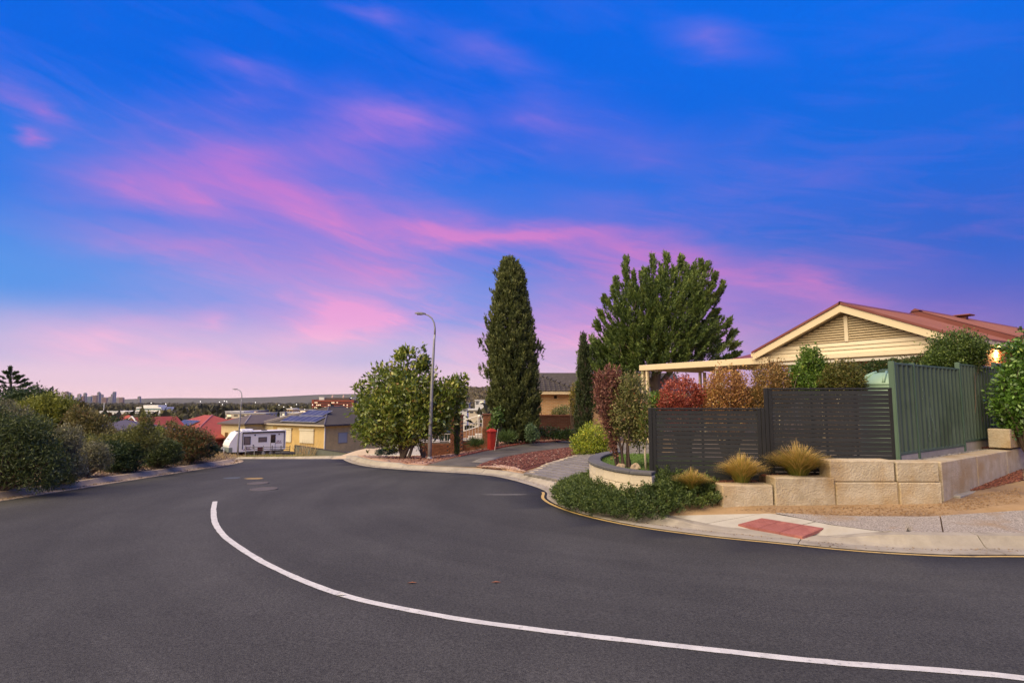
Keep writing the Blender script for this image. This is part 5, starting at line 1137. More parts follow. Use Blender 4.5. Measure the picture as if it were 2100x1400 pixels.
# slim dark cypress in front of it
Yd = 26.5; g = G(85); bd = at(1197, 895, Yd); base = (bd[0], bd[1], float(land(bd[0], bd[1]))); bo = []
for i in range(330):
    py = 690+(g.random()**.8)*205; hw = np.interp(py, [685, 720, 780, 850, 895], [3, 9, 14, 19, 16]); a = g.uniform(0, 6.283); k = Yd/F*hw*(.6+.4*g.random()); c = at(1197, py, Yd)
    bo.append((c+np.array([math.cos(a)*k*.4, math.sin(a)*k*.4, -.5]), c+np.array([math.cos(a)*k, math.sin(a)*k, .1])))
conifer('slim_cypress', 'slim dark cypress spire at the edge of the big conifer', base, bo, (4, 9), .13, .035, leafmat('dark cypress spray', [(.010, .018, .008), (.028, .042, .014), (.055, .07, .025)], .55, .1), 86, [([base, at(1197, 700, Yd)], [.12, .02])], WOOD, .4, .08, up=.7, slen=.35)
# clipped pencil pine
Yp = 24.3; g = G(87); bp_ = at(937, 936, Yp); base = (bp_[0], bp_[1], float(land(bp_[0], bp_[1]))); bo = []
for i in range(420):
    py = 815+g.random()*118; hw = np.interp(py, [812, 822, 880, 930], [4, 5.2, 6.2, 5.2]); a = g.uniform(0, 6.283); k = Yp/F*hw*(.75+.25*g.random()); c = at(937, py, Yp)
    bo.append((c+np.array([math.cos(a)*k*.5, math.sin(a)*k*.5, -.12]), c+np.array([math.cos(a)*k, math.sin(a)*k, .06])))
conifer('pencil_pine', 'thin clipped green pencil pine before the brick gate pillar', base, bo, (4, 7), .055, .016, leafmat('pencil spray', [(.035, .06, .014), (.085, .13, .025), (.14, .19, .04)], .5, .15), 88, [([base, at(937, 825, Yp)], [.05, .02])], WOOD, .35, .05, up=.6, slen=.10)
# ================================================================== brick boundary wall with pillars and railing
BRW = mat('brown orange brick', (.26, .105, .050), (.36, .16, .08), 10, .9, .4, 40, rnd=.22)
DKB = mat('brown brick', (.13, .050, .032), (.19, .080, .05), 10, .9, .4, 40, rnd=.2)
MTR = mat('brick mortar', (.24, .19, .14), rough=.95)
brick_me = MB().box(-.112, .112, -.02, .03, -.036, .036, .004).mesh('brick')
half_me = MB().box(-.052, .052, -.02, .03, -.036, .036, .004).mesh('brick')
def brickface(t, x0, x1, z0, z1, y, m, core=True, yb=.22, name='brick'):
    """a wall core with each face brick laid in running bond, joints recessed"""
    if core: part('mortar_core', MB().box(x0+.004, x1-.004, y+.012, y+yb, z0, z1-.004), MTR, t)
    r = 0; z = z0+.04
    while z < z1-.02:
        x = x0+(.116 if r % 2 == 0 else .0); 
        if r % 2: link(name, half_me, m, t, (x0+.056, y, z))
        x = x0+.116 if r % 2 == 0 else x0+.232
        while x < x1-.10: link(name, brick_me, m, t, (x, y+random.uniform(-.003, .003), z)); x += .236
        if x-.118 < x1-.10: link(name, half_me, m, t, (x1-.056, y, z))
        z += .084; r += 1
wa, wb = at(862, 935, 26.4), at(1003, 914, 26.4); Yw = 26.4
bw = thing('boundary_wall', 'low orange brick boundary wall with pillars and white railing', 'wall', (at(862, 930, Yw)[0], Yw, -1.05), R(1.5)); bx0 = at(862, 930, Yw)[0]
def bx(px): return at(px, 900, Yw)[0]-bx0
zrel = lambda py: at(1000, py, Yw)[2]+1.05
brickface(bw, 0, bx(925), 0, zrel(907), 0, BRW)
brickface(bw, bx(948), bx(1000), 0, zrel(903.5), 0, BRW)
pil = []
for (p0, p1, top) in ((923.5, 949, 853), (990, 1006, 851)):
    brickface(bw, bx(p0), bx(p1), 0, zrel(top), -.12, DKB, yb=.5); part('pillar_cap', MB().box(bx(p0)-.04, bx(p1)+.04, -.17, .44, zrel(top)-.005, zrel(top)+.06, .015), DKB, bw)
WMET = mat('white painted steel', (.66, .64, .60), (.74, .72, .68), 6, .5, spec=.4)
def railing(x0, x1, zb_, zt_2, y, sp=.13):
    r_ = part('railing', MB().box(x0, x1, y-.02, y+.02, zt_2-.035, zt_2), WMET, bw); part('bottom_rail', MB().box(x0, x1, y-.015, y+.015, zb_, zb_+.03), WMET, r_)
    n = int((x1-x0)/sp); me = MB().box(-.009, .009, -.009, .009, zb_+.03, zt_2-.035).mesh('baluster')
    for i in range(1, n): link('baluster', me, WMET, r_, (x0+(x1-x0)*i/n, y, 0))
railing(bx(949.5), bx(999), zrel(901), zrel(867), .10); railing(bx(868), bx(923), zrel(905.5), zrel(889), .10)
# red letterbox pillar and a leaning white stake
REDP = mat('red masonry paint', (.42, .030, .018), (.50, .045, .025), 5, .7, .2, 30)
mp_ = at(1008, 920, 25.0); t = thing('letterbox', 'red painted letterbox pillar with pyramid cap beside the driveway', 'letterbox', (mp_[0], mp_[1], float(land(mp_[0], mp_[1]))), R(32))
part('pillar', MB().box(-.135, .135, -.135, .135, -.05, .76, .01), REDP, t)
part('cap', MB().add([(-.17, -.17, .76), (.17, -.17, .76), (.17, .17, .76), (-.17, .17, .76), (-.17, -.17, .80), (.17, -.17, .80), (.17, .17, .80), (-.17, .17, .80), (-.06, -.06, .90), (.06, -.06, .90), (.06, .06, .90), (-.06, .06, .90)],
     [(0, 3, 2, 1), (0, 1, 5, 4), (1, 2, 6, 5), (2, 3, 7, 6), (3, 0, 4, 7), (4, 5, 9, 8), (5, 6, 10, 9), (6, 7, 11, 10), (7, 4, 8, 11), (8, 9, 10, 11)]), REDP, t)
BLK = mat('black slot', (.012, .012, .012), rough=.5)
o = part('newspaper_hole', MB().tube([(.130, .0, .50), (.142, .0, .50)], .045, 14), BLK, t); part('letter_slot', MB().box(.130, .141, -.08, .08, .66, .69), BLK, t)
sp = at(1014, 921, 24.6); t = thing('white_stake', 'thin white stake leaning beside the red letterbox', 'stake', (sp[0], sp[1], float(land(sp[0], sp[1])))); part('rod', MB().tube([(0, 0, -.05), (.14, 0, .90)], [.013, .011], 6), WMET, t)
# steps, brick stair wall, globe lamp beyond the railing
Ys = 30.2; sx = lambda px: at(px, 880, Ys)[0]; sz = lambda py: at(1000, py, Ys)[2]
BRM = brickmat('stair brick', (.30, .13, .06), (.36, .17, .09), (.36, .28, .20))
st = thing('brick_stair_wall', 'sloping orange brick stair wall with white handrail beyond the railing', 'wall', (sx(950), Ys, sz(906)-.5)); zz = st.location.z; xx = st.location.x
part('wall', MB().prism([(0, 0), (sx(996)-xx, 0), (sx(996)-xx, sz(872)-zz), (sx(982)-xx, sz(875)-zz), (0, sz(885)-zz)], 0, .24), BRM, st)
part('coping', MB().prism([(0, sz(885)-zz), (sx(982)-xx, sz(875)-zz), (sx(982)-xx, sz(873.5)-zz), (0, sz(883)-zz)], -.02, .26), WMET, st)
part('handrail', MB().tube([(0.02, .1, sz(862)-zz), (sx(978)-xx, .1, sz(853)-zz)], .03, 8), WMET, st)
for px, a, b in ((951, 885, 862), (979.5, 876, 853), (990, 880, 858)): part('post', MB().box(sx(px)-xx-.03, sx(px)-xx+.03, .07, .13, sz(a)-zz, sz(b)-zz), WMET, st)
t = thing('white_steps', 'flight of small white painted block steps behind the railing', 'steps', (sx(950), Ys-.9, sz(906)-.5)); z0 = sz(904)-t.location.z
for i, (a, b, h) in enumerate(((949.5, 954.5, 896.5), (954.8, 959.5, 896.5), (959.8, 964, 896.5), (962.5, 967, 892), (967.3, 972, 892), (972.3, 977, 892), (976, 981, 887.5), (981.3, 986, 887.5), (986.3, 990, 887.5))):
    part('step_block', MB().box(sx(a)-xx, sx(b)-xx, .02*i, .02*i+.3, 0, sz(h)-t.location.z, .01), mat('white block', (.76, .75, .72), rough=.7), t)
t = thing('globe_lamp', 'white globe lamp on a post above the brick stair', 'lamp', (sx(982), Ys+.3, sz(875))); part('post', MB().tube([(0, 0, -.5), (0, 0, sz(857)-sz(875))], .03, 8), WMET, t)
part('globe', MB().lathe([(.02, -.10), (.075, -.07), (.105, 0), (.075, .07), (.02, .10)], 14, (0, 0, sz(854)-sz(875))), mat('opal globe', (.82, .78, .68), rough=.35), t, True)
t = thing('scroll_finial', 'white curled iron finial on the pillar beside the cypress', 'finial', (sx(991), Ys-.4, sz(862))); 
part('scroll', MB().tube([(0, 0, -.35), (0, 0, 0), (.02, 0, .18), (.08, 0, .30), (.15, 0, .34), (.18, 0, .26), (.13, 0, .20)], .016, 6), WMET, t); part('scroll', MB().tube([(0, 0, 0), (-.06, 0, .12), (-.08, 0, .24), (-.03, 0, .30)], .014, 6), WMET, t)
# wheelie bin
BIN = mat('dark green bin plastic', (.012, .030, .026), (.016, .038, .032), 4, .5)
bp = at(911, 905, 31.5); t = thing('wheelie_bin', 'dark green wheelie bin beyond the brick wall', 'bin', (bp[0], 31.5, bp[2]-.45), R(8))
part('body', MB().add([(-.21, -.24, .06), (.21, -.24, .06), (.21, .22, .06), (-.21, .22, .06), (-.27, -.30, .92), (.27, -.30, .92), (.27, .28, .92), (-.27, .28, .92)], [(0, 3, 2, 1), (4, 5, 6, 7), (0, 1, 5, 4), (1, 2, 6, 5), (2, 3, 7, 6), (3, 0, 4, 7)]), BIN, t)
part('lid', MB().prism([(-.30, .925), (.30, .925), (.30, .96), (.2, 1.0), (-.2, 1.0), (-.30, .96)], -.34, .30), BIN, t)
for x in (-.24, .24): part('wheel', MB().tube([(x-.03, .24, .10), (x+.03, .24, .10)], .10, 14), BLK, t)
part('handle', MB().tube([(-.2, .32, .90), (.2, .32, .90)], .018, 8), BIN, t)
part('emblem', MB().add([(-.03, -.276, .50), (.03, -.276, .50), (.05, -.283, .60), (0, -.288, .66), (-.05, -.283, .60)], [(0, 1, 2, 3, 4)]), mat('bin emblem', (.45, .47, .45), rough=.6), t)
sheet('concrete_yard', [(-7, 28.2), (-1, 28.2), (-1, 40), (-7, 40)], lambda x, y: np.full(np.shape(x), bp[2]-.45), CONC, 2)
# rocks, blue juniper and small things in the magnolia bed
rr = [(786, 933, .22, 'grey rock at the road edge of the magnolia bed'), (808, 931, .18, 'brown rock beside the magnolia trunk'), (815, 928, .15, 'small tan rock behind the magnolia trunk')]
for i, (px, py, s, lb) in enumerate(rr):
    q = lp(px, py); rock(lb, (q[0], q[1], float(land(*q))+.05), (s, s*.8, s*.7), mat('bed rock %d' % i, (.22, .16, .12), (.32, .25, .20), 6, .9, .5), G(90+i))
Bj = blobs_px([(790, 926, 14, 6), (802, 924, 14, 6), (778, 928, 8, 5)], 23.9); q = at(790, 930, 23.9)
plant('blue_juniper', 'low blue green juniper mound at the left of the magnolia', 'shrub', (q[0], q[1], float(land(q[0], q[1]))), Bj, 2200, 200, .07, .02, leafmat('blue juniper', [(.03, .06, .05), (.07, .12, .09), (.13, .18, .13)], .55), G(95), shell=.5, clump=.15)
q = at(868, 935, 24.0); Bt = blobs_px([(862, 905, 14, 18), (872, 915, 12, 16), (850, 900, 10, 10)], 24.0)
plant('twiggy_shrub', 'sparse twiggy shrub with pale bare stems at the foot of the street lamp', 'shrub', (q[0], q[1], float(land(q[0], q[1]))), Bt, 260, 60, .07, .035, leafmat('sparse leaf', [(.10, .10, .03), (.22, .20, .07)], .5), G(96), bark=mat('pale stem', (.30, .24, .17), rough=.9), r0=.018, nl=30, trunkname='stems', shell=.1)
for i, (px, py, Y, lst, lb) in enumerate(((1035, 905, 24.2, [(1040, 898, 12, 8), (1030, 900, 8, 6)], 'tuft of strap leaves between the letterbox and the cypress'), (975, 917, 25.6, [(972, 912, 12, 5), (985, 912, 8, 5)], 'tuft of strap leaves at the foot of the brick wall'))):
    q = at(px, py, Y); plant('strap_leaf_plant', lb, 'plant', (q[0], q[1], float(land(q[0], q[1]))), blobs_px(lst, Y), 500, 60, .30, .02, leafmat('strap leaf', [(.03, .06, .015), (.09, .14, .03)], .45), G(97+i), shell=.1, up=1.2)
Bv = blobs_px([(1018, 862, 12, 16), (1010, 878, 8, 10), (1022, 845, 10, 12)], 26.2); q = at(1018, 905, 26.2)
plant('leafy_climber', 'big leaved climber between the red letterbox and the cypress', 'plant', (q[0], q[1], float(land(q[0], q[1]))), Bv, 420, 70, .13, .10, leafmat('climber leaf', [(.03, .06, .015), (.08, .14, .03), (.14, .22, .05)], .4), G(99), bark=WOOD, nl=16, r0=.02, trunkname='stems', shell=.2)
for i, (lst, Y, lb) in enumerate((([(1092, 890, 12, 12), (1088, 880, 10, 10)], 26.0, 'grey green leafy plant at the right foot of the cypress'), ([(1125, 885, 20, 12), (1110, 890, 14, 10), (1140, 892, 14, 8)], 29.0, 'dark green undergrowth before the brown garden wall'), ([(1165, 890, 18, 10), (1150, 893, 14, 8)], 28.6, 'low grey green plants beside the slim cypress'))):
    Bq = blobs_px(lst, Y); q = Bq[:, :2].mean(0); plant('low_plant', lb, 'plant', (q[0], q[1], float(land(q[0], q[1]))), Bq, 1100, 110, .11, .05, DKGL if i else leafmat('greygreen', [(.05, .09, .04), (.14, .20, .10)], .45), G(101+i), shell=.2)
# ================================================================== brick house with tiled roof
Yh = 36.0; hx = lambda px: at(px, 800, Yh)[0]; hz_ = lambda py: at(1050, py, Yh)[2]
BRH = brickmat('tan house brick', (.46, .25, .10), (.54, .32, .15), (.52, .42, .28))
bh = thing('brick_house', 'tan brick house with dark tiled hip roof behind the cypress', 'house', (hx(1060), Yh, -1.0)); x0 = hx(1060); z0 = -1.0
xc = hx(1172)-x0
part('wall', MB().box(0, xc, 0, 7, 0, hz_(806)-z0), BRH, bh); part('wall', MB().box(xc+.001, xc+8, 3.0, 8, 0, hz_(806)-z0-.01), BRH, bh)
part('fascia', MB().box(-.2, xc+.35, -.45, -.40, hz_(808.5)-z0, hz_(802)-z0, .01), CREAM, bh); part('fascia', MB().box(xc+.31, xc+.36, -.39, 3.4, hz_(808.5)-z0, hz_(802)-z0, .01), CREAM, bh)
part('soffit', MB().box(-.2, xc+.3, -.39, 0, hz_(808)-z0, hz_(807)-z0), CREAM, bh)
part('vent_grille', MB().box(hx(1136)-x0, hx(1142)-x0, -.03, 0.001, hz_(817)-z0, hz_(811)-z0), BLK, bh)
part('window', MB().box(hx(1169)-x0, hx(1172)-x0-.01, -.02, .02, hz_(838)-z0, hz_(812)-z0), BLK, bh)
ze = hz_(801.5)-z0; pit = math.tan(R(24)); 
TILE = mat('dark concrete tile', (.032, .026, .026), (.060, .050, .048), 8, .6, .2, 40, rnd=.25, spec=.5, c3=(.14, .13, .13), s3=6, t3=(.62, .75))
def tile_mesh():
    mb = MB(); w, l, n = .30, .36, 7; V = []
    for yy, dz in ((0, .028), (l, 0)):
        for k in range(n): u = k/(n-1); V.append((-w/2+w*u, yy, dz+.028*max(0, math.sin(u*math.pi*2))))
    V += [(v[0], v[1]-.0, v[2]-.025) for v in V[:n]]
    return mb.add(V, [(k, k+1, k+n+1, k+n) for k in range(n-1)]+[(k+1, k, 2*n+k, 2*n+k+1) for k in range(n-1)]).mesh('roof_tile', True)
tme = tile_mesh(); roof = part('roof', MB().add([(-1, -.5, ze), (xc+.4, -.5, ze), (xc+.4, 5, ze), (xc+.4-3.6, 3.1, ze+3.6*pit), (.2, 3.1, ze+3.6*pit), (xc+8, 2.9, ze), (xc+8, 6, ze+3.1*pit), (xc-3, 6, ze+3.1*pit)], [(0, 1, 3, 4), (1, 2, 7, 3), (2, 5, 6, 7)]), TILE, bh)
rows = 10; nt = 0; stuff = MB()
L_ = .335; cosr = math.cos(math.atan(pit))
for r_ in range(rows):
    y = -.5+r_*L_*cosr; z = ze+(y+.5)*pit+.015; xr = xc+.4-(y+.5)
    x = xr-.15
    while x > hx(1096)-x0:
        if nt < 240: link('roof_tile', tme, TILE, roof, (x, y, z), (math.atan(pit), 0, 0)); nt += 1
        x -= .30
for r_ in range(8):       # hip end, facing the street side
    xx_ = xc+.4-r_*L_*cosr; z = ze+(xc+.4-xx_)*pit+.015; y = -.35+(xc+.4-xx_)
    while y < 3.2 and nt < 300: link('roof_tile', tme, TILE, roof, (xx_, y, z), (0, 0, math.pi/2)); roof.children[-1].rotation_euler = (math.atan(pit), 0, math.pi/2); y += .30; nt += 1
hipm = MB().tube([(0, 0, 0), (.0, .34, .0)], [.13, .11], 8, True).mesh('ridge_tile')
a = Vector((xc+.4, -.5, ze+.02)); b = Vector((xc+.4-3.6, 3.1, ze+3.6*pit+.02)); d = (b-a); n = int(d.length/.36)
for k in range(n):
    o = link('ridge_tile', hipm, TILE, roof, a+d*(k/n)); o.rotation_euler = d.to_track_quat('Y', 'Z').to_euler()
for k in range(5):
    o = link('ridge_tile', hipm, TILE, roof, (b.x-k*.36, b.y, b.z), (0, 0, math.pi/2))
# brown garden wall in front of it, and its plants
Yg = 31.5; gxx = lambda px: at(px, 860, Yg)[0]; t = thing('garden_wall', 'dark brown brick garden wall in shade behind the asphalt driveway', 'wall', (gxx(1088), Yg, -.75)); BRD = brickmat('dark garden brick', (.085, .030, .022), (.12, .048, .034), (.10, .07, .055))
part('wall', MB().box(0, gxx(1185)-gxx(1088), 0, .23, 0, at(1100, 853, Yg)[2]+.75), BRD, t); part('coping', MB().box(-.02, gxx(1185)-gxx(1088)+.02, -.03, .26, at(1100, 853, Yg)[2]+.751, at(1100, 850.5, Yg)[2]+.75, .01), DKB, t)
part('trellis_hoop', MB().tube([(.25+.35*math.cos(a), .1, 1.35+.75*math.sin(a)) for a in np.linspace(0, math.pi, 12)], .014, 5), BLK, t)
for lst, Y, m_, lb, nm, sd in (([(1158, 843, 18, 10), (1145, 845, 12, 9)], 33.0, leafmat('mottled leaf', [(.05, .08, .02), (.13, .16, .04), (.30, .22, .16)], .45), 'mottled shrub rising behind the brown garden wall', 'mottled_shrub', 111), ([(1178, 815, 8, 26), (1182, 840, 8, 16)], 31.0, leafmat('yellow strap leaf', [(.08, .10, .02), (.22, .20, .04), (.34, .24, .07)], .45), 'yellowing upright shrub beside the slim cypress', 'yellow_shrub', 112)):
    Bq = blobs_px(lst, Y); q = Bq[:, :2].mean(0); plant(nm, lb, 'shrub', (q[0], q[1], -.6), Bq, 1500, 140, .10, .045, m_, G(sd), bark=WOOD, nl=10, trunkname='stems', shell=.3)
# ================================================================== bushes along the hill-side verge
def lbase(px, Y): x = (px-1050)/F*Y; return (x, Y, float(leftland(x, Y)))
LM = {
 'dark': leafmat('dark wattle leaf', [(0, (.018, .030, .010)), (.5, (.050, .072, .020)), (.85, (.10, .13, .035)), (1, (.16, .17, .06))], .5),
 'yellow': leafmat('yellow green leaf', [(0, (.05, .065, .012)), (.5, (.13, .15, .022)), (.85, (.23, .24, .04)), (1, (.32, .30, .07))], .5),
 'brown': leafmat('brown green leaf', [(0, (.035, .032, .010)), (.5, (.09, .085, .024)), (.85, (.16, .13, .04)), (1, (.20, .10, .05))], .5),
 'grey': leafmat('grey green leaf', [(0, (.05, .055, .028)), (.5, (.12, .12, .06)), (.85, (.21, .20, .11)), (1, (.28, .26, .17))], .55),
 'deep': leafmat('deep green leaf', [(0, (.010, .022, .009)), (.6, (.032, .055, .018)), (1, (.075, .11, .035))], .5),
 'olive': leafmat('olive wattle leaf', [(0, (.035, .045, .012)), (.5, (.095, .105, .025)), (.85, (.17, .17, .04)), (1, (.26, .22, .06))], .5),
 'red': leafmat('red tipped leaf', [(0, (.03, .04, .012)), (.45, (.08, .09, .025)), (.7, (.17, .09, .035)), (1, (.30, .10, .05))], .5)}
def bush(name, label, lst, Y, n, m, seed, L=.10, W=.022, base=None, nl=30, r0=.03, **kw):
    k = dict(shell=.5, clump=.16, up=.35, out=.5, rand=.8); k.update(kw)
    B = blobs_px(lst, Y); bp = base or lbase(np.mean([b[0] for b in lst]), Y)
    return plant(name, label, 'shrub', bp, B, int(n*1.5), max(40, n//11), L, W*1.1, LM[m], G(seed), bark=WOOD, nl=nl, r0=r0, trunkname='stems', **k)
bush('dark_bush', 'large dark green feathery bush at the near end of the verge', [(40, 935, 62, 60), (-30, 920, 70, 70), (85, 960, 44, 44), (20, 880, 40, 30), (60, 890, 40, 34), (-60, 870, 60, 50)], 12.6, 16000, 'dark', 121, .085, .020, nl=80)
bush('pale_bush', 'grey topped green bush behind the dark feathery bush', [(20, 862, 34, 24), (-10, 850, 40, 26), (48, 868, 22, 18)], 17.5, 4500, 'grey', 122, .10, .026)
bush('golden_bush', 'tall yellow green bush rising behind the verge', [(72, 840, 32, 26), (108, 832, 28, 24), (50, 850, 24, 20), (130, 848, 24, 30), (95, 862, 36, 24)], 21.5, 7500, 'yellow', 123, .12, .034)
bush('dusky_bush', 'brown green bush between the golden bush and the grey bush', [(170, 870, 30, 26), (200, 880, 26, 28), (180, 900, 36, 26), (158, 850, 18, 16)], 20.5, 6000, 'brown', 124, .11, .028)
bush('grey_bush', 'straw grey bush with upright twigs at the mulch edge', [(140, 900, 24, 24), (130, 940, 26, 34), (150, 960, 22, 24)], 14.2, 5000, 'grey', 125, .085, .018, up=.6)
bush('amber_bush', 'olive amber low bush beside the dark feathery bush', [(112, 955, 20, 30), (125, 985, 24, 14), (105, 920, 16, 20)], 13.8, 3200, 'olive', 126, .08, .018)
bush('sprawling_bush', 'grey green sprawling bush over a leaning bare stem', [(185, 930, 28, 22), (205, 945, 20, 18), (170, 950, 18, 20)], 15.4, 4200, 'grey', 127, .08, .016, up=.2)
bush('clipped_bush', 'deep green rounded bush in the middle of the verge', [(240, 930, 28, 24), (265, 935, 26, 24), (250, 955, 30, 14), (225, 920, 18, 14)], 16.8, 6500, 'deep', 128, .085, .02)
bush('light_bush', 'light green tops behind the deep green rounded bush', [(255, 900, 30, 12), (230, 905, 20, 10), (280, 905, 24, 12)], 18.6, 2600, 'olive', 129, .09, .022)
q = lbase(292, 17.2); t = thing('small_wattle', 'small olive wattle tree with a single slim trunk at the mulch', 'tree', q); qb = np.array(q)
P, D, ti, C = foliage(blobs_px([(290, 905, 30, 24), (300, 870, 14, 24), (275, 890, 22, 18), (312, 900, 20, 18)], 17.2), 4200, 320, .09, .02, G(130), shell=.3, clump=.2, up=.4)
link('crown', leafmesh('crown', P-qb, D, .09, .022, ti, G(131)), LM['olive'], t)
mb = MB().tube([(0, 0, -.05), (.01, 0, .35), (-.02, .02, .8), (.0, 0, 1.3)], [.032, .028, .022, .01], 7); limbs(mb, np.array([0, 0, .6]), C-qb, G(132), .014, 24, .1, 4, 5); part('trunk', mb, WOOD, t, True)
bush('verge_bush', 'green bush with dark hollow base beyond the small wattle', [(335, 925, 26, 24), (318, 935, 20, 18), (350, 930, 20, 22)], 18.4, 4600, 'dark', 133, .09, .022)
bush('red_tipped_bush', 'olive bush with red brown tips before the red roofed house', [(385, 900, 32, 22), (365, 890, 24, 18), (410, 905, 24, 18), (380, 925, 40, 20)], 20.0, 7000, 'red', 134, .09, .024)
bush('end_bush', 'dark green bush at the end of the row by the crest', [(410, 925, 24, 14), (430, 922, 16, 14), (375, 935, 26, 14), (355, 940, 20, 12)], 20.6, 4600, 'deep', 135, .085, .02)
bush('thin_bush', 'thin yellow olive sapling tops between bush rows', [(300, 880, 10, 22), (330, 885, 12, 18), (350, 870, 8, 18)], 22.0, 900, 'olive', 136, .10, .024, shell=.1)
bush('scrub_bush', 'olive scrub filling the gap behind the straw grey bush', [(150, 925, 40, 26), (110, 905, 30, 22), (190, 915, 30, 22)], 18.2, 5200, 'olive', 146, .09, .024)
bush('scrub_bush', 'loose brown scrub behind the deep green rounded bush', [(230, 905, 34, 22), (275, 915, 34, 20), (310, 920, 28, 18)], 20.2, 4800, 'brown', 147, .09, .024)
bush('scrub_bush', 'yellow olive scrub between the small wattle and the red tipped bush', [(335, 905, 26, 20), (360, 915, 28, 20), (320, 895, 18, 16)], 20.8, 4200, 'yellow', 148, .09, .024)
DRYS = leafmat('dry grass blade', [(.22, .15, .06), (.38, .28, .13), (.50, .40, .22)], .7)
def tufts(name, label, spots, h, n, hf, m, seed, wid=.02):
    g = G(seed); P = []; D = []
    for (x, y) in spots:
        a = g.normal(size=(n, 2))*.12; P.append(np.c_[x+a[:, 0], y+a[:, 1], hf(x+a[:, 0], y+a[:, 1])]); D.append(np.c_[g.normal(size=(n, 2))*.4, np.ones(n)])
    P = np.vstack(P); D = np.vstack(D); o = link(name, leafmesh(name, P, D, h, wid, g.random(len(P)), g), m); return tag(o, label, 'grass', kind='stuff')
g = G(137); tufts('dry_grass', 'dry straw grass along the end of the bushes at the crest', [(x, y) for x, y in zip(g.uniform(-12.6, -10.9, 60), g.uniform(19.5, 24.5, 60))], .16, 30, leftland, DRYS, 138)
tufts('verge_grass', 'mixed green and straw grass on the verge before the caravan', [(x, y) for x, y in zip(g.uniform(-27, -11, 520), g.uniform(44.5, 56.5, 520)) if y > 43+(-x-11)*.42], .22, 26, fverge, leafmat('verge blade', [(0, (.08, .11, .02)), (.4, (.17, .19, .045)), (.7, (.33, .25, .10)), (1, (.42, .30, .14))], .7), 139, .035)
tufts('tall_weeds', 'tall dry weeds before the grey fence', [at(px, 930, 53.5)[:2] for px in (612, 618, 628, 633, 640, 645, 622)], 1.5, 16, fverge, DRYS, 140, .03)
# Norfolk pine and dark tree beyond the bushes
Yn = 42; t0 = at(22, 755, Yn); base = np.array((t0[0], t0[1], -4.0)); g = G(141); bo = []
for k in range(15):
    py = 762+k*9.0; l = (10+k*7.4)*Yn/F; 
    for j in range(11):
        a = g.uniform(0, 6.283); c = at(22, py+6, Yn); bo.append((c, c+np.array([math.cos(a)*l, math.sin(a)*l, .26*l+.05])))
for j in range(6): bo.append((at(22, 775, Yn), at(22+g.normal()*3, 755, Yn)))
conifer('norfolk_pine', 'dark tiered pine with a star shaped top against the pink sky', base, bo, (10, 9), .15, .055, LM['deep'], 142, [([base, at(22, 850, Yn), at(22, 757, Yn)], [.25, .16, .03])], WOOD, .30, .03, up=.25, slen=.3)
def farbush(lst, Y, n, m, seed, lb, L=.2, W=.08, nm='round_tree'):
    B = blobs_px(lst, Y); c = B[:, :2].mean(0); return tree(nm, lb, (c[0], c[1], float(valley(c[0], c[1]))), B, n, n//12, L, W, LM[m], seed, [([(c[0], c[1], float(valley(c[0], c[1]))), tuple(B[:, :3].mean(0))], [.15, .06])], WOOD, nl=14, lr=.05, shell=.5)
farbush([(75, 815, 26, 20), (50, 820, 26, 20), (95, 825, 18, 20), (20, 830, 30, 24)], 36, 5000, 'deep', 143, 'dark rounded tree beside the tiered pine')
farbush([(225, 870, 16, 14), (250, 875, 18, 12), (210, 868, 12, 12)], 60, 2000, 'deep', 144, 'dark round tree before the orange roofs', .3, .14)
farbush([(150, 838, 16, 14), (165, 845, 14, 12)], 40, 1500, 'brown', 145, 'olive brown tree top at the edge of the far city view', .25, .1)

# ================================================================== caravan
WHITE = mat('caravan white', (.80, .80, .81), (.84, .84, .85), 2, .35, spec=.5); CHARC = mat('caravan charcoal', (.05, .045, .05), rough=.5); GREYP = mat('caravan grey checker plate', (.16, .19, .18), (.2, .23, .22), 20, .45)
fc = at(469, 925, 58.0); cd = np.array([.76, .65]); cz = at(500, 940, 58.0)[2]
cv = thing('caravan', 'white caravan with dark awning parked beyond the cross street', 'caravan', (fc[0], fc[1], cz), math.atan2(cd[1], cd[0]))  # local x: nose (0) to rear, local y: away from camera
cv.scale = (.93, .93, .93)
LC, WC, HB, HT = 5.9, 2.35, .62, 2.75
side = [(0.10, HB), (LC, HB), (LC, HT), (1.15, HT), (.75, HT-.12), (.12, HB+1.05), (0.0, HB+.7)]
body = part('body', MB().prism(side, 0, WC), WHITE, cv)
part('nose_guard', MB().prism([(-.02, HB+.02), (.35, HB+.02), (.35, HB+.50), (-.035, HB+.50)], -.012, WC+.012), GREYP, cv)
part('awning', MB().tube([(1.3, -.07, HT-.12), (LC-.15, -.07, HT-.12)], .075, 8), CHARC, cv)
for x in (1.33, LC-.18): part('awning_arm', MB().box(x-.03, x+.03, -.05, -.004, HB+.25, HT-.18), CHARC, cv)
def cwin(x0, x1, z0, z1):
    w = part('window', MB().box(x0, x1, -.035, -.002, z0, z1, .01), CHARC, cv); part('pane', MB().box(x0+.07, x1-.07, -.043, -.036, z0+.07, z1-.07), mat('caravan glass', (.16, .13, .14), rough=.15, spec=.7), w)
cwin(1.45, 2.15, HB+.72, HB+1.60); cwin(2.95, 3.85, HB+.95, HB+1.48)
dr = part('door', MB().box(4.25, 4.78, -.028, -.002, HB-.02, HB+1.72, .01), mat('door surround', (.12, .10, .11), rough=.5), cv); part('door_panel', MB().box(4.29, 4.74, -.036, -.029, HB+.02, HB+.80), WHITE, dr); part('door_window', MB().box(4.30, 4.73, -.036, -.029, HB+.85, HB+1.66), GLASS, dr)
part('hatch', MB().box(2.9, 3.55, -.022, -.002, HB+.02, HB+.42), mat('maroon hatch', (.10, .02, .025), rough=.5), cv)
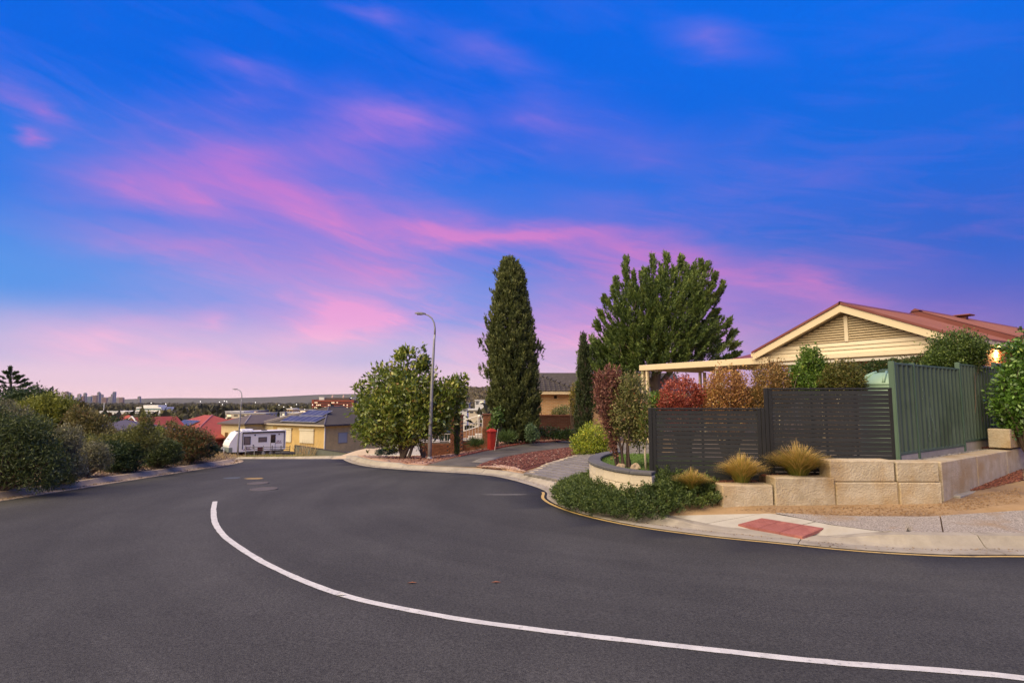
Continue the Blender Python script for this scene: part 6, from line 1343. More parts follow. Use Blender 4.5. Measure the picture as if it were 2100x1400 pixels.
part('roof_unit', MB().box(1.35, 2.6, .7, 1.6, HT+.001, HT+.22, .06), WHITE, cv); part('roof_hatch', MB().box(3.6, 4.1, .8, 1.3, HT+.001, HT+.09, .03), CHARC, cv); part('roof_hatch', MB().box(.95, 1.3, .8, 1.4, HT+.001, HT+.07, .02), CHARC, cv)
def decal(x, z, s):
    m_ = mat('caravan lettering', (.14, .02, .05), rough=.5); o = bpy.data.curves.new('lettering', 'FONT'); o.body = 'OLYMPIC'[:0]+'SRX'; o.size = s; o.shear = .35; o.extrude = .002
    tmp = bpy.data.objects.new('lettering_curve', o); col.objects.link(tmp); me_ = bpy.data.meshes.new_from_object(tmp.evaluated_get(bpy.context.evaluated_depsgraph_get())); bpy.data.objects.remove(tmp); ob = link('lettering', me_, m_); ob.parent = cv; ob.location = (x, -.012, z); ob.rotation_euler = (math.pi/2, 0, 0)
    mb = MB().box(x-.05, x+s*2.1, -.009, -.002, z-.10, z-.05); part('decal_stripe', mb, m_, cv)
decal(1.5, HB+.28, .34); decal(4.85, HB+.85, .30)
for x in (2.55, 2.55): pass
for (x, z) in ((2.45, HB+.62), (2.45, HB+.40), (2.6, HB+1.72), (5.15, HB+1.72)): part('vent', MB().tube([(x, -.03, z), (x, -.002, z)], .075, 10), BLK, cv)
for x in (3.55, 4.35):
    w = part('wheel', MB().tube([(x, .04, .34), (x, .26, .34)], .34, 18), BLK, cv); part('rim', MB().tube([(x, .03, .34), (x, .045, .34)], .20, 14), GALV, w)
part('chassis', MB().box(.2, LC-.1, .25, WC-.25, .42, .615), BLK, cv)
part('drawbar', MB().tube([(.3, .5, .5), (-1.5, WC/2-.05, .48)], .05, 6), CHARC, cv); part('drawbar', MB().tube([(.3, WC-.5, .5), (-1.5, WC/2+.05, .48)], .05, 6), CHARC, cv)
part('gas_bottle', MB().lathe([(.14, 0), (.16, .05), (.16, .45), (.09, .55), (.05, .6)], 14, (-.32, WC/2-.2, .5)), WHITE, cv, True); part('gas_bottle', MB().lathe([(.14, 0), (.16, .05), (.16, .45), (.09, .55), (.05, .6)], 14, (-.32, WC/2+.2, .5)), WHITE, cv, True)
part('jockey_wheel', MB().tube([(-1.1, WC/2, .1), (-1.1, WC/2, .75)], .03, 8), GALV, cv); part('coupling', MB().box(-1.75, -1.45, WC/2-.07, WC/2+.07, .44, .56, .02), GALV, cv)
part('front_decal', MB().box(.17, .19, .85, 1.5, HB+1.32, HB+1.42), mat('pale grey', (.6, .6, .6), rough=.5), cv)
# flat-bar railing and grey sheet fence along the verge
def zv(px, py, Y): return at(px, py, Y)
t = thing('rail_fence', 'dark flat bar railing in front of the caravan', 'fence', (at(503, 935, 55.5)[0], 55.5, at(503, 935, 55.5)[2])); x1 = at(606, 935, 57)[0]-t.location.x; zb = 0
for k in range(5): part('rail', MB().box(0, x1, 0, .03, .12+k*.17, .17+k*.17), CHARC, t)
for k in range(6): part('post', MB().box(x1*k/5-.03, x1*k/5+.03, -.03, .0-.001, -.1, .98), GALV if k < 3 else CHARC, t)
GSH = mat('grey green sheet', (.12, .135, .12), (.14, .155, .14), 1, .5)
a = at(605, 913, 57); b = at(722, 930, 49); t = thing('grey_fence', 'low grey green sheet fence sloping down before the yellow house', 'fence', (a[0], a[1], -5)); d = (b-a); ln = math.hypot(d[0], d[1]); t.rotation_euler = (0, 0, math.atan2(d[1], d[0]))
def ribv(z0a, z0b, z1a, z1b, L_):
    n = int(L_/.25); V = []; 
    for k in range(n*2+1): x = L_*k/(n*2); s = x/L_; V += [(x, .03*(k % 2), z0a+(z0b-z0a)*s), (x, .03*(k % 2), z1a+(z1b-z1a)*s)]
    return MB().add(V, [(2*i, 2*i+2, 2*i+3, 2*i+1) for i in range(n*2)])
part('sheet', ribv(.5, .5, a[2]+5, b[2]+5, ln), GSH, t); part('top_rail', MB().prism([(0, a[2]+5), (ln, b[2]+5), (ln, b[2]+5.06), (0, a[2]+5.06)], -.03, .06), CHARC, t); part('post', MB().box(-.04, .04, -.04, .07, 0, a[2]+5.05), CHARC, t)
t = thing('dark_fence', 'dark sheet fence in shade below the caravan nose', 'fence', tuple(at(425, 945, 50))); part('sheet', ribv(-.6, -.6, 1.1, 1.0, 1.3), mat('dark sheet', (.035, .04, .04), rough=.6), t); part('top_rail', MB().box(0, 1.3, -.03, .06, 1.03, 1.09), CHARC, t)

# ================================================================== houses across the street
YWALL = brickmat('yellow brick', (.62, .43, .16), (.66, .47, .19), (.64, .47, .22), .24, .086, .006, bump=.2)
CGREY = mat('charcoal roof', (.066, .060, .054), (.082, .074, .066), 2, .8, spec=.15, c3=(.09, .08, .07), s3=.3); SHUT = mat('cream roller shutter', (.72, .66, .50), (.76, .70, .54), 3, .6)
PVM = mat('solar panel cell', (.045, .050, .075), (.060, .066, .095), 3, .3, spec=.4, rnd=.15); PVF = mat('panel frame', (.55, .56, .58), rough=.35)
def hiproof(mb, x0, x1, y0, y1, z, pitch, ov=.45, ridge_dir='x'):
    x0 -= ov; x1 += ov; y0 -= ov; y1 += ov; w, d = x1-x0, y1-y0; h = min(w, d)/2*math.tan(pitch)
    if w >= d: r = [(x0+d/2, (y0+y1)/2, z+h), (x1-d/2, (y0+y1)/2, z+h)]; f = [(0, 1, 5, 4), (1, 2, 5), (2, 3, 4, 5), (3, 0, 4)]
    else: r = [((x0+x1)/2, y0+w/2, z+h), ((x0+x1)/2, y1-w/2, z+h)]; f = [(0, 1, 4), (1, 2, 5, 4), (2, 3, 5), (3, 0, 4, 5)]
    V = [(x0, y0, z), (x1, y0, z), (x1, y1, z), (x0, y1, z)]+r
    mb.add(V+[(x0, y0, z-.16), (x1, y0, z-.16), (x1, y1, z-.16), (x0, y1, z-.16)], f+[(0, 6, 7, 1), (1, 7, 8, 2), (2, 8, 9, 3), (3, 9, 6, 0), (6, 9, 8, 7)]); return h, r
# yellow house: local origin at its street corner; local x runs along the shaded wall (right), local y along the sunlit wall (left)
yc = at(665, 900, 64.0); hang = math.atan2(.857, .515); zb = -4.25; ze_ = at(665, 874, 64.0)[2]-zb
yh = thing('yellow_house', 'yellow brick house with charcoal hip roof and solar panels', 'house', (yc[0], yc[1], zb), hang)
part('wall', MB().box(0, 11, 0, 8.6, 0, ze_), YWALL, yh)
mb = MB(); rh, rr_ = hiproof(mb, 0, 11, 0, 8.6, ze_+.18, R(21)); roof = part('roof', mb, CGREY, yh)
for a, b in (((-.45, -.45, ze_+.2), rr_[0]), ((-.45, 9.05, ze_+.2), rr_[0]), (rr_[0], rr_[1])): part('hip_cap', MB().tube([a, (b[0], b[1], b[2]+.02)], .07, 6), mat('hip cap', (.13, .12, .12), rough=.5), roof)
part('gutter', MB().box(-.52, -.46, -.5, 9.1, ze_+.02, ze_+.17), mat('gutter cream', (.5, .44, .34), rough=.5), yh); part('gutter', MB().box(-.45, 11.4, -.52, -.46, ze_+.02, ze_+.17), CHARC, yh)
part('downpipe', MB().box(-.05, .05, -.10, -.005, 0, ze_), WMET, yh); part('downpipe', MB().box(5.95, 6.05, -.10, -.005, 0, ze_), WMET, yh)
for (y0, y1) in ((1.6, 3.9), (5.3, 7.6)):
    w = part('window', MB().box(-.10, -.005, y0, y1, 1.0, 2.35, .01), SHUT, yh); part('shutter_box', MB().box(-.17, -.005, y0-.05, y1+.05, 2.36, 2.60, .02), SHUT, w)
    for k in range(6): part('shutter_slat', MB().box(-.115, -.101, y0+.04, y1-.04, 1.02+k*.22, 1.22+k*.22, .004), SHUT, w)
w = part('window', MB().box(1.9, 3.3, -.03, -.002, .95, 2.15), mat('window trim', (.36, .30, .22), rough=.7), yh); part('pane', MB().box(2.0, 3.2, -.04, -.031, 1.02, 2.08), mat('curtained glass', (.36, .37, .33), (.44, .45, .41), 3, .5, spec=.2, stretch=(6, 1, .2)), w)
part('meter_box', MB().box(7.2, 7.7, -.14, -.002, .9, 1.5, .02), GALV, yh)
pan = math.atan(rh/ (9.5/2)); slope = math.tan(R(21))
def pv(ofs, up0, n, w=.98, l=1.6):
    for k in range(n):
        u0 = up0; me = MB().box(-w/2+.01, w/2-.01, 0, l-.02, .0, .04)
        o = part('solar_panel', me, PVF, roof); c = part('cells', MB().box(-w/2+.035, w/2-.035, .025, l-.045, .041, .046), PVM, o)
        x = -.45+u0*math.cos(R(21)); o.location = (x, ofs+k*w, ze_+.18+u0*math.sin(R(21))+.12); o.rotation_euler = Matrix(((0, math.cos(R(21)), -math.sin(R(21))), (-1, 0, 0), (0, math.sin(R(21)), math.cos(R(21))))).to_euler()
pv(1.8, .30, 6); pv(2.6, 2.05, 4)
# left wing of the same style
wg = at(503, 872, 69.0); wh = thing('brown_roofed_house', 'pale yellow house with grey brown hip roofs behind the caravan', 'house', (wg[0], wg[1], zb-.2), hang); zw = at(503, 871, 69)[2]-zb+.2
YW2 = mat('pale yellow render', (.60, .50, .28), (.66, .55, .32), 2, .85, .1); BRR = mat('brown grey roof', (.105, .085, .070), (.13, .105, .085), 2, .6)
part('wall', MB().box(0, 7, 0, 4.6, 0, zw), YW2, wh); mb = MB(); _, r1 = hiproof(mb, 0, 7, 0, 4.6, zw+.15, R(20), .35); rf = part('roof', mb, BRR, wh); part('hip_cap', MB().tube([(-.35, -.35, zw+.17), r1[0]], .07, 6), mat('pale hip cap', (.30, .27, .24), rough=.5), rf)
for k in range(3): w = part('window', MB().box(-.05, -.002, .9+k*1.15, 1.5+k*1.15, .7, 2.1), mat('amber blind', (.34, .20, .06), rough=.5), wh); part('pane', MB().box(-.06, -.051, .95+k*1.15, 1.45+k*1.15, .75, 2.05), mat('amber glass', (.12, .07, .03), rough=.2), w)
part('wall', MB().box(2.5, 12, -6.2, -.002, 0, zw-.02), YW2, wh); mb = MB(); _, r2 = hiproof(mb, 2.5, 12, -6.2, .3, zw+.12, R(20), .3); rf = part('roof', mb, BRR, wh); part('hip_cap', MB().tube([(2.2, .6, zw+.14), r2[0]], .07, 6), mat('pale hip cap', (.3,)*3), rf)
# red-roofed houses
REDT = mat('red tile roof', (.30, .055, .030), (.36, .080, .045), 1.5, .6, .2, 20); REDT2 = mat('rust tile roof', (.40, .075, .04), (.46, .11, .06), 1.5, .6)
def simple_house(label, px, py_eave, Y, w, d, rot, wallm, roofm, eave_h=2.7, pitch=22, name='far_house', group=None, windows=True, gable=False):
    p = at(px, py_eave, Y); t = thing(name, label, 'house', (p[0], p[1], p[2]-eave_h), rot, group)
    part('wall', MB().box(-w/2, w/2, -d/2, d/2, -1, eave_h), wallm, t)
    mb = MB()
    if gable: h = w/2*math.tan(R(pitch)); mb.prism([(-w/2-.4, eave_h-.1), (w/2+.4, eave_h-.1), (0, eave_h+h)], -d/2-.4, d/2+.4); r = [(0, -d/2, eave_h+h)]*2
    else: h, r = hiproof(mb, -w/2, w/2, -d/2, d/2, eave_h+.1, R(pitch))
    rf = part('roof', mb, roofm, t)
    if windows:
        for k in range(max(1, int(w/4))):
            x = -w/2+(k+.5)*w/max(1, int(w/4)); part('window', MB().box(x-.6, x+.6, -d/2-.05, -d/2-.002, .9, 2.1), GLASS, t)
    return t, rf, h
REDH = mat('red brown brickwork', (.20, .045, .03), (.26, .07, .045), 6, .9)
th, rf, h = simple_house('house with broad red hip roof and blue solar panels at the left of the caravan', 425, 893, 76, 11, 13, R(55), REDH, REDT, 2.6, 23)
part('hip_cap', MB().tube([(-5.95, -6.95, 2.72), (0, -1.0, 2.72+h)], .09, 6), mat('pink hip cap', (.45, .16, .15), rough=.6), rf)
for row, (s0, n) in enumerate(((1.0, 5), (2.9, 4))):
    for k in range(n):
        sl = R(23); o = part('solar_panel', MB().box(-.48, .48, 0, 1.6, 0, .04), PVF, rf); part('cells', MB().box(-.455, .455, .02, 1.58, .041, .046), PVM, o)
        o.location = (-5.95+s0*math.cos(sl), -1.6+k*1.0+row*.5, 2.72+s0*math.sin(sl)+.12); o.rotation_euler = Matrix(((0, math.cos(sl), -math.sin(sl)), (-1, 0, 0), (0, math.sin(sl), math.cos(sl)))).to_euler()
th, rf, h = simple_house('cream gabled house with red roof and brown gable trim beyond the bushes', 318, 884, 70, 4.4, 4.6, R(-22), mat('cream render', (.70, .60, .38), (.75, .65, .43), 2, .8), REDT, 2.6, 38, gable=True, windows=False)
for s in (-1, 1): part('barge_board', MB().tube([(s*2.72, -2.95, 2.45), (0, -2.95, 2.6+2.3*math.tan(R(38))+.02)], .09, 6), WMET, th)
part('gable_post', MB().box(-.08, .08, -2.98, -2.91, .5, 4.3), mat('brown gable trim', (.22, .12, .07), rough=.8), th)
simple_house('low slate purple roof hidden among the bushes', 255, 893, 46, 7, 7, R(15), REDH, mat('slate roof', (.085, .075, .10), rough=.6), 2.4, 16, windows=False)
simple_house('long red roof running behind the brown grey roofs', 545, 872, 92, 15, 5, R(12), REDH, REDT, 2.6, 19, windows=False)
# ================================================================== valley: buildings, roofs, tree cover, city, hills
def vb(px, Y): x = (px-1050)/F*Y; return x
OFFW = mat('off white cladding', (.66, .66, .60), (.74, .73, .67), .3, .7); DKW = mat('dark window band', (.05, .055, .06), rough=.3); CRW = mat('cream concrete', (.62, .54, .38), (.70, .61, .44), .4, .8); TANW = mat('tan render', (.50, .33, .15), (.56, .38, .19), .4, .85)
GRYW = mat('grey panel', (.28, .28, .28), (.34, .34, .34), .3, .8); TEALW = mat('teal glass', (.10, .17, .17), rough=.3); LITW = emit('lit window', (1.0, .80, .52), .9); FLOODM = emit('floodlight glow', (1.0, .95, .85), 2.5)
def block(name, label, cat, px0, px1, py0, py1, Y, depth, m, rot=0.0, group=None, base=None):
    a = at(px0, py1, Y); b = at(px1, py0, Y); cx = (a[0]+b[0])/2; w = b[0]-a[0]; z0 = min(a[2], float(valley(cx, Y))) if base is None else base; h = b[2]-z0
    t = thing(name, label, cat, (cx, Y+depth/2, z0), rot, group); t['h'] = h; part('wall', MB().box(-w/2, w/2, -depth/2, depth/2, 0, h), m, t); return t, w, h
# the red-brown hospital slab
Yq = 900; HOSP = mat('red brown brick slab', (.24, .060, .034), (.30, .085, .05), .5, .85)
t, w, h = block('hospital_block', 'long red brown multi storey block with rows of lit windows', 'building', 643, 722, 820, 846, Yq, 22, HOSP); k = Yq/F
for r_ in range(5):
    z = h-3.0-r_*3.7
    for i in range(22):
        x = -w/2+2+(w-4)*i/21; lit = random.random() < (.30 if r_ in (1, 2, 3) else .12)
        part('window', MB().box(x-.85, x+.85, -11.25, -11.0, z-1.6, z), LITW if lit else DKW, t)
    part('sunshade', MB().box(-w/2+1, w/2-1, -12.0, -11.26, z+.2, z+.6), HOSP, t)
part('plant_room', MB().box(-w/2+6, w/2-5, -8, 8, h, h+3.4), mat('brown plant room', (.10, .07, .06), rough=.8), t); part('roof_tank', MB().box(-w/2+7, -w/2+15, -9, -2, h+.1, h+4.4), OFFW, t)
for x in (-4, 13): part('mast', MB().lathe([(1.6, h+3.4), (1.6, h+6), (.4, h+7), (.3, h+8)], 8, (x, 0, 0)), mat('peach plant', (.6, .42, .34), rough=.7), t)
for x in (-w/2-1.2, w/2+1.2): part('stair_tower', MB().box(x-1.8, x+1.8, -12, 12, 0, h+.6), HOSP, t)
# white mall / campus building on the left
t, w, h = block('white_complex', 'wide pale stepped building with white roof decks among the trees', 'building', 188, 330, 843, 858, 620, 40, OFFW); k = 620/F
part('upper_deck', MB().box(w*.05, w*.42, -10, 14, h, h+4.2), OFFW, t); part('glass_band', MB().box(w*.055, w*.415, -10.3, -10.01, h+1.2, h+2.6), TEALW, t); part('top_deck', MB().box(w*.12, w*.34, -6, 10, h+4.201, h+6.3), OFFW, t)
part('canopy', MB().box(-.02*w, w*.46, -24, -20.1, h-2.2, h-1.2), OFFW, t); part('shadow_band', MB().box(-.02*w, w*.40, -20.4, -20.02, h-4.2, h-2.4), DKW, t); part('shadow_band', MB().box(-.02*w, w*.40, -20.4, -20.02, h-1.0, h-.2), DKW, t)
part('mast', MB().box(-w*.53, -w*.525, 0, .5, h, h+9), OFFW, t)
defs = [('drum_building', 'round grey drum shaped building right of the pale complex', 358, 376, 837, 846, 700, 24, GRYW), ('office_block', 'low cream office block beside the drum building', 376, 408, 841, 847, 690, 20, CRW), ('office_block', 'thin white hall left of the drum building', 330, 356, 841, 847, 705, 16, OFFW),
 ('brown_block', 'grey brown flat block behind the cream office', 378, 393, 836, 842, 780, 20, TANW), ('shopping_hall', 'pale flat roofed hall with dark openings behind the street lamp', 463, 545, 848, 858, 330, 20, CRW), ('white_store', 'long low white store roof above the red roof', 462, 500, 844, 850, 360, 14, OFFW),
 ('red_roof_hall', 'red brown hall between pale roofs', 498, 528, 843, 849, 400, 18, HOSP), ('motel_block', 'cream three storey block with small dark windows', 584, 626, 847, 860, 270, 14, CRW), ('teal_block', 'white block with teal glazing at the end of the cream block', 574, 584, 846, 856, 268, 12, OFFW),
 ('tan_tower', 'tan tapering tower on the cream block', 588, 600, 839, 847, 276, 8, TANW), ('colonnade_block', 'low terrace with a row of pale columns behind the tan tower', 600, 642, 841, 847, 330, 10, mat('brown terrace', (.2, .13, .09), rough=.8)),
 ('dark_box', 'dark charcoal boxy building under the red brown block', 672, 692, 839, 846, 420, 14, CHARC), ('white_canopy', 'white flat canopy roof right of the charcoal box', 698, 740, 842, 846, 210, 12, OFFW), ('peach_block', 'small peach block under the white canopy', 695, 708, 845, 856, 200, 5, mat('peach render', (.62, .40, .26), rough=.85)),
 ('grey_roof_hall', 'grey pitched hall beside the red brown block', 718, 742, 836, 843, 480, 14, GRYW), ('cream_block', 'cream stepped block topped by a small tower right of the red brown block', 722, 740, 833, 838, 560, 12, CRW), ('small_tower', 'small cream tower above the stepped block', 732, 737, 827, 834, 566, 5, CRW),
 ('hill_house', 'white two storey hillside house seen left of the cypress', 974, 993, 821, 829, 260, 8, OFFW), ('terrace_row', 'grey terrace row on the far slope behind the gate', 942, 962, 827, 833, 240, 8, GRYW), ('cream_hall', 'cream flat block low on the slope behind the gate', 961, 984, 841, 851, 150, 6, CRW), ('pale_shed', 'pale shed roof behind the pencil pine', 940, 958, 840, 845, 170, 6, OFFW)]
for i, (nm, lb, a, b, c, d, Y, dp, m_) in enumerate(defs):
    if nm == 'drum_building':
        p = at((a+b)/2, d, Y); r = (b-a)/2*Y/F; t = thing(nm, lb, 'building', (p[0], p[1]+r, float(valley(p[0], Y)))); hh_ = at(0, c, Y)[2]-t.location.z; part('drum', MB().lathe([(r, 0), (r, hh_), (r*.96, hh_+.4)], 24), m_, t)
        for k in range(10): part('fin', MB().box(r*math.cos(math.pi+math.pi*k/9)-.3, r*math.cos(math.pi+math.pi*k/9)+.3, r*math.sin(math.pi+math.pi*k/9)-.6, r*math.sin(math.pi+math.pi*k/9)+.1, hh_*.3, hh_*.95), OFFW, t)
        continue
    t, w, h = block(nm, lb, 'building', a, b, c, d, Y, dp, m_)
    part('roof_edge', MB().box(-w/2-.2, w/2+.2, -dp/2-.3, dp/2+.2, h, h+.35), OFFW if i % 2 else GRYW, t)
    vis = (d-c)*Y/F; n = max(2, int(w/ (3.2 if Y < 400 else 6)))
    for k in range(n):
        x = -w/2+(k+.5)*w/n
        for r_ in range(2 if nm in ('motel_block', 'hill_house') else 1):
            zz_ = h-vis*(.25+.38*r_); ww = w/n*(.30 if nm != 'colonnade_block' else .36)
            part('window', MB().box(x-ww, x+ww, -dp/2-.12, -dp/2-.003, zz_-vis*.26, zz_), LITW if random.random() < .12 else DKW, t)
# scattered far roofs (group of look-alikes) and orange roofs
g = G(201); cols = [mat('far roof %d' % i, c, rough=.8) for i, c in enumerate(((.30, .09, .06), (.42, .38, .34), (.16, .15, .15), (.55, .52, .47), (.36, .20, .13)))]; fw = [CRW, OFFW, TANW]
lab = ['small terracotta roof among the valley trees', 'small pale grey roof among the valley trees', 'small charcoal roof among the valley trees', 'small off white roof among the valley trees', 'small brown roof among the valley trees']
def far_house(px, Y, ci, wi, s=1.0):
    x = vb(px, Y); z = float(valley(x, Y)); w, d = g.uniform(9, 16)*s, g.uniform(8, 11)*s; t = thing('valley_house', lab[ci], 'house', (x, Y, z), g.uniform(-.6, .6), 'small roofs scattered through the valley trees: '+lab[ci].split()[1])
    part('wall', MB().box(-w/2, w/2, -d/2, d/2, -1, 3.0), fw[wi], t); mb = MB(); hiproof(mb, -w/2, w/2, -d/2, d/2, 3.1, R(24)); part('roof', mb, cols[ci], t)
    for k in range(3): xx = -w/2+(k+.5)*w/3; part('window', MB().box(xx-.7, xx+.7, -d/2-.06, -d/2-.003, .9, 2.2), LITW if g.random() < .15 else DKW, t)
for i in range(70):
    Y = float(np.exp(g.uniform(np.log(170), np.log(1500)))); px = g.uniform(170, 760) if i < 52 else g.uniform(930, 1010); far_house(px, Y, int(g.choice(5, p=[.3, .22, .15, .2, .13])), int(g.integers(0, 3)), 1+Y/900)
simple_house('bright orange tiled roof above the dark round tree', 262, 872, 130, 9, 9, R(30), CRW, REDT2, 2.7, 24, 'orange_roof_house'); simple_house('small orange red roof left of the bright orange roof', 240, 873, 120, 7, 7, R(-20), CRW, REDT2, 2.6, 22, 'orange_roof_house')
simple_house('pale blue grey shed roof below the orange roofs', 275, 882, 95, 8, 5, R(10), OFFW, mat('blue grey roof', (.30, .36, .42), rough=.5), 2.4, 12, 'shed'); simple_house('small white gable between the tree tops', 292, 859, 260, 9, 8, R(5), OFFW, OFFW, 3, 24, 'white_gable_house', gable=True)
# city towers on the horizon, each its own tower
tw = [(137, 6, 803), (142, 5, 805), (148, 6, 811), (163, 6, 808), (171, 4, 812), (175, 5, 806), (184, 8, 813), (190, 5, 811), (196, 7, 811), (203, 4, 804), (204.5, 4, 806), (209, 5, 809), (215, 9, 815), (231, 4, 808), (235, 5, 803.5), (243, 8, 815), (250, 8, 815), (286, 5, 813), (158, 5, 815), (225, 6, 814)]
tcol = [mat('tower brown', (.30, .17, .14), rough=.6), mat('tower grey', (.30, .29, .30), rough=.5), mat('tower blue glass', (.20, .26, .34), rough=.3), mat('tower pale', (.46, .42, .38), rough=.6)]
seen = ['slab like', 'stepped', 'square', 'narrow', 'broad', 'tall']
for i, (px, wd, top) in enumerate(tw):
    Y = 7600+120*(i % 4); p = at(px, top, Y); z0 = float(valley(p[0], Y)); w = wd*Y/F; nm = ('brown', 'grey', 'blue glass', 'pale')[i % 4]
    pos = 'counting from the pine side, number %d' % (i+1)
    order = sorted(range(len(tw)), key=lambda j: tw[j][0]).index(i)
    words_ = ['first', 'second', 'third', 'fourth', 'fifth', 'sixth', 'seventh', 'eighth', 'ninth', 'tenth', 'eleventh', 'twelfth', 'thirteenth', 'fourteenth', 'fifteenth', 'sixteenth', 'seventeenth', 'eighteenth', 'nineteenth', 'twentieth'][order]
    t = thing('city_tower', '%s skyline tower from the pine along the horizon, %s' % (words_, nm), 'tower', (p[0], Y, z0), 0, 'towers of the distant skyline'); h = p[2]-z0
    part('shaft', MB().box(-w/2, w/2, -14, 14, 0, h), tcol[i % 4], t); part('crown_block', MB().box(-w/4, w/4, -8, 8, h, h+6), tcol[(i+1) % 4], t)
    for r_ in range(int(h/9)): part('window_band', MB().box(-w/2+1, w/2-1, -14.6, -14.01, 5+r_*9, 9+r_*9), DKW, t)
# floodlights and road lamps that are lit in the photograph
fl = [(572, 830, 500), (582, 834, 430), (608, 829, 520), (597, 835, 430), (641, 829.5, 800), (450, 824, 1500), (465, 823, 1600), (460, 822, 1700), (524, 825, 1300), (411, 823, 1800), (602, 838, 420), (625, 839, 400), (260, 850, 520), (277, 850, 540), (326, 850, 520), (349, 849, 480), (262, 869, 118), (456, 829, 1100), (720, 816, 890), (310, 826, 1900), (340, 828, 1700)]
ordn = ['first', 'second', 'third', 'fourth', 'fifth', 'sixth', 'seventh', 'eighth', 'ninth', 'tenth', 'eleventh', 'twelfth', 'thirteenth', 'fourteenth', 'fifteenth', 'sixteenth', 'seventeenth', 'eighteenth', 'nineteenth', 'twentieth', 'twenty first']
xs_ = sorted(fl)
for i, (px, py, Y) in enumerate(fl):
    p = at(px, py, Y); z0 = min(float(valley(p[0], Y)), p[2]-3); t = thing('lit_pole_lamp', '%s glowing white pole lamp across the valley, from the pine side' % ordn[xs_.index((px, py, Y))], 'lamp', (p[0], p[1], z0), 0, 'lit lamps across the valley'); h = p[2]-z0
    part('pole', MB().tube([(0, 0, 0), (0, 0, h)], max(.08, Y*.00012), 6), GALV, t); s = max(.09, Y*.0006); part('lamp_head', MB().lathe([(s*.3, h-s), (s, h-s*.3), (s, h+s*.3), (s*.3, h+s)], 10), FLOODM, t, True)
# valley tree cover: clumped crowns, uncountable
def canopy(name, label, n, ylo, yhi, m, seed, sz, pxlo=-100, pxhi=1250, hmin=4, hmax=9, hf=valley, clear=None):
    g = G(seed); Y = np.exp(g.uniform(np.log(ylo), np.log(yhi), n)); px = g.uniform(pxlo, pxhi, n); x = (px-1050)/F*Y
    if clear is not None:
        k = np.ones(n, bool)
        for (a, b, y0, y1) in clear: k &= ~((px > a) & (px < b) & (Y > y0) & (Y < y1))
        Y, px, x = Y[k], px[k], x[k]; n = len(Y)
    z = hf(x, Y); r = sz*g.uniform(.6, 1.3, n)*(1+Y/2500); h = g.uniform(hmin, hmax, n)*(1+Y/6000)
    q = 26; u = unit(g.normal(size=(n, q, 3))); rad = g.uniform(.55, 1.0, (n, q, 1))
    C = np.stack([x, Y, z+h*.62], 1)[:, None]+u*rad*np.stack([r, r, h*.45], 1)[:, None]
    D = u+g.normal(size=(n, q, 3))*.5; ct = np.repeat(g.random(n), q)
    L = np.repeat(r*.85, q); W = np.repeat(r*.62, q)
    o = link(name, leafmesh(name, C.reshape(-1, 3), D.reshape(-1, 3), L, W, np.clip(.7*ct+.3*g.random(n*q), 0, 1), g), m); return tag(o, label, 'trees', kind='stuff')
FART = leafmat('far canopy', [(0, (.025, .026, .014)), (.5, (.048, .048, .022)), (.85, (.080, .070, .030)), (1, (.12, .085, .045))], .8, .1)
canopy('valley_trees', 'dark tree canopy filling the plain out to the city', 5200, 420, 7000, FART, 211, 5, clear=[(180, 345, 420, 615), (630, 735, 500, 890)])
canopy('valley_trees', 'olive tree clumps between the nearer valley roofs', 520, 110, 420, FART, 212, 2.6, 120, 1010, 3, 6.5, clear=[(560, 640, 110, 275), (455, 550, 110, 335), (690, 745, 110, 215), (935, 1000, 110, 265)])
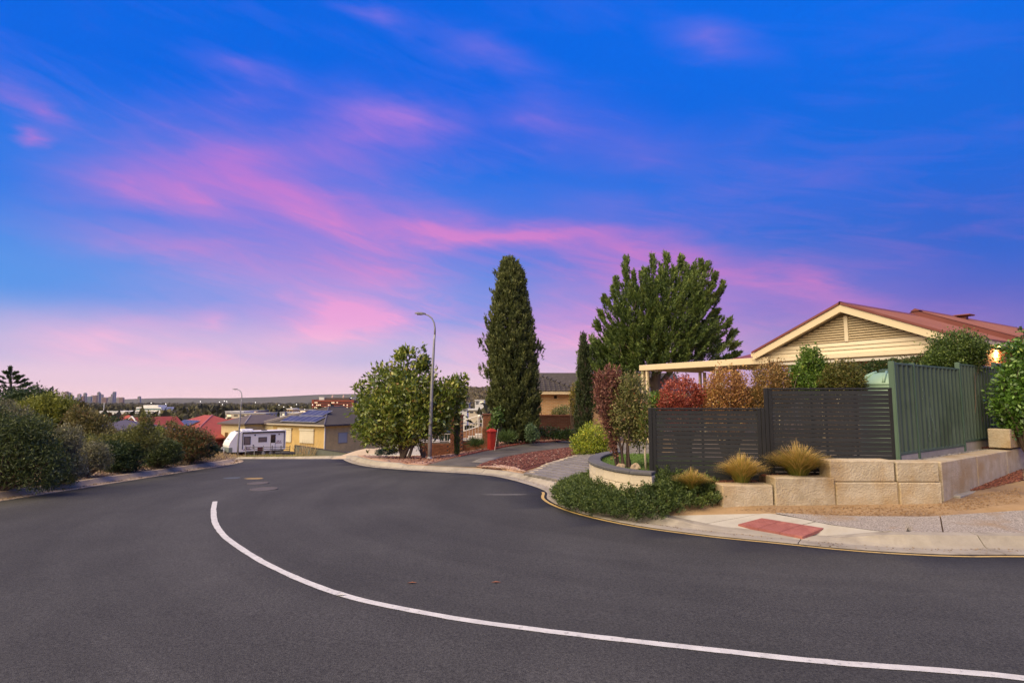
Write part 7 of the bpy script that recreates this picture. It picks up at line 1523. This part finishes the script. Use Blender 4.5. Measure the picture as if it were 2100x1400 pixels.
# ------------------------------------------------------------------ hills
HILLM = mat('hazy scrub hill', (.060, .066, .050), (.095, .092, .066), .0016, .95, c3=(.05, .055, .04), s3=.0006)
def hills(name, Y, depth, prof, m, seed, nx=160, rough=.06):
    g = G(seed); pxs = np.linspace(prof[0][0], prof[-1][0], nx); tops = np.interp(pxs, [p[0] for p in prof], [p[1] for p in prof]); V = []; ny = 12
    n1 = np.convolve(g.normal(size=nx+8), np.ones(9)/9, 'valid')[:nx]
    for j in range(ny):
        s = j/(ny-1); yy = Y+depth*(s-.5); hgt = math.sin(math.pi*s)**1.2
        n2 = np.convolve(g.normal(size=nx+4), np.ones(5)/5, 'valid')[:nx]
        for i in range(nx):
            x = (pxs[i]-1050)/F*Y; z = float(valley(x, yy))-20; top = at(pxs[i], tops[i], Y)[2]
            V.append((x*(yy/Y), yy, z+(top-z)*hgt*(1+rough*n2[i]*(1-hgt)+.0*n1[i])))
    Fc = [(j*nx+i, j*nx+i+1, (j+1)*nx+i+1, (j+1)*nx+i) for j in range(ny-1) for i in range(nx-1)]
    o = link(name, fast_mesh(name, np.array(V), np.array(Fc)), m); o.data.polygons.foreach_set('use_smooth', [True]*len(Fc)); o['kind'] = 'structure'; return o
hills('hills', 10500, 3600, [(-600, 822), (100, 821), (230, 819.5), (300, 816.5), (360, 815.5), (470, 816), (560, 813.5), (610, 811), (660, 808.5), (740, 807), (860, 803), (1000, 801), (1300, 800), (1700, 800), (2600, 806)], HILLM, 221)
hills('near_hill', 3000, 2400, [(780, 835), (900, 815), (950, 806), (975, 797), (1000, 794), (1100, 793), (1300, 795), (1700, 800), (2600, 810)], mat('scrubby hill', (.065, .058, .032), (.10, .085, .05), .004, .95, c3=(.05, .052, .03), s3=.02), 222)
canopy('hill_trees', 'scrubby trees on the hill behind the cypress', 500, 1500, 2900, leafmat('hill scrub', [(.045, .042, .022), (.09, .075, .04), (.13, .10, .06)], .8, .1), 213, 5, 900, 1060, 4, 8, hf=lambda x, y: np.interp(y, [1500, 3000], [-30, 55]))
# ------------------------------------------------------------------ air: one closed box of thin even haze
hzm = bpy.data.materials.new('haze'); hzm.use_nodes = True; N = hzm.node_tree.nodes; N.remove(N['Principled BSDF'])
pvn = N.new('ShaderNodeVolumePrincipled'); pvn.inputs['Color'].default_value = (.86, .82, .86, 1); pvn.inputs['Density'].default_value = 1.6e-5; pvn.inputs['Anisotropy'].default_value = 0.0
hzm.node_tree.links.new(pvn.outputs[0], N['Material Output'].inputs['Volume'])
hz_o = part('haze', MB().box(-15000, 15000, -300, 13000, -260, 190), hzm); hz_o['kind'] = 'stuff'; hz_o['label'] = 'thin pale evening haze over the valley and hills'
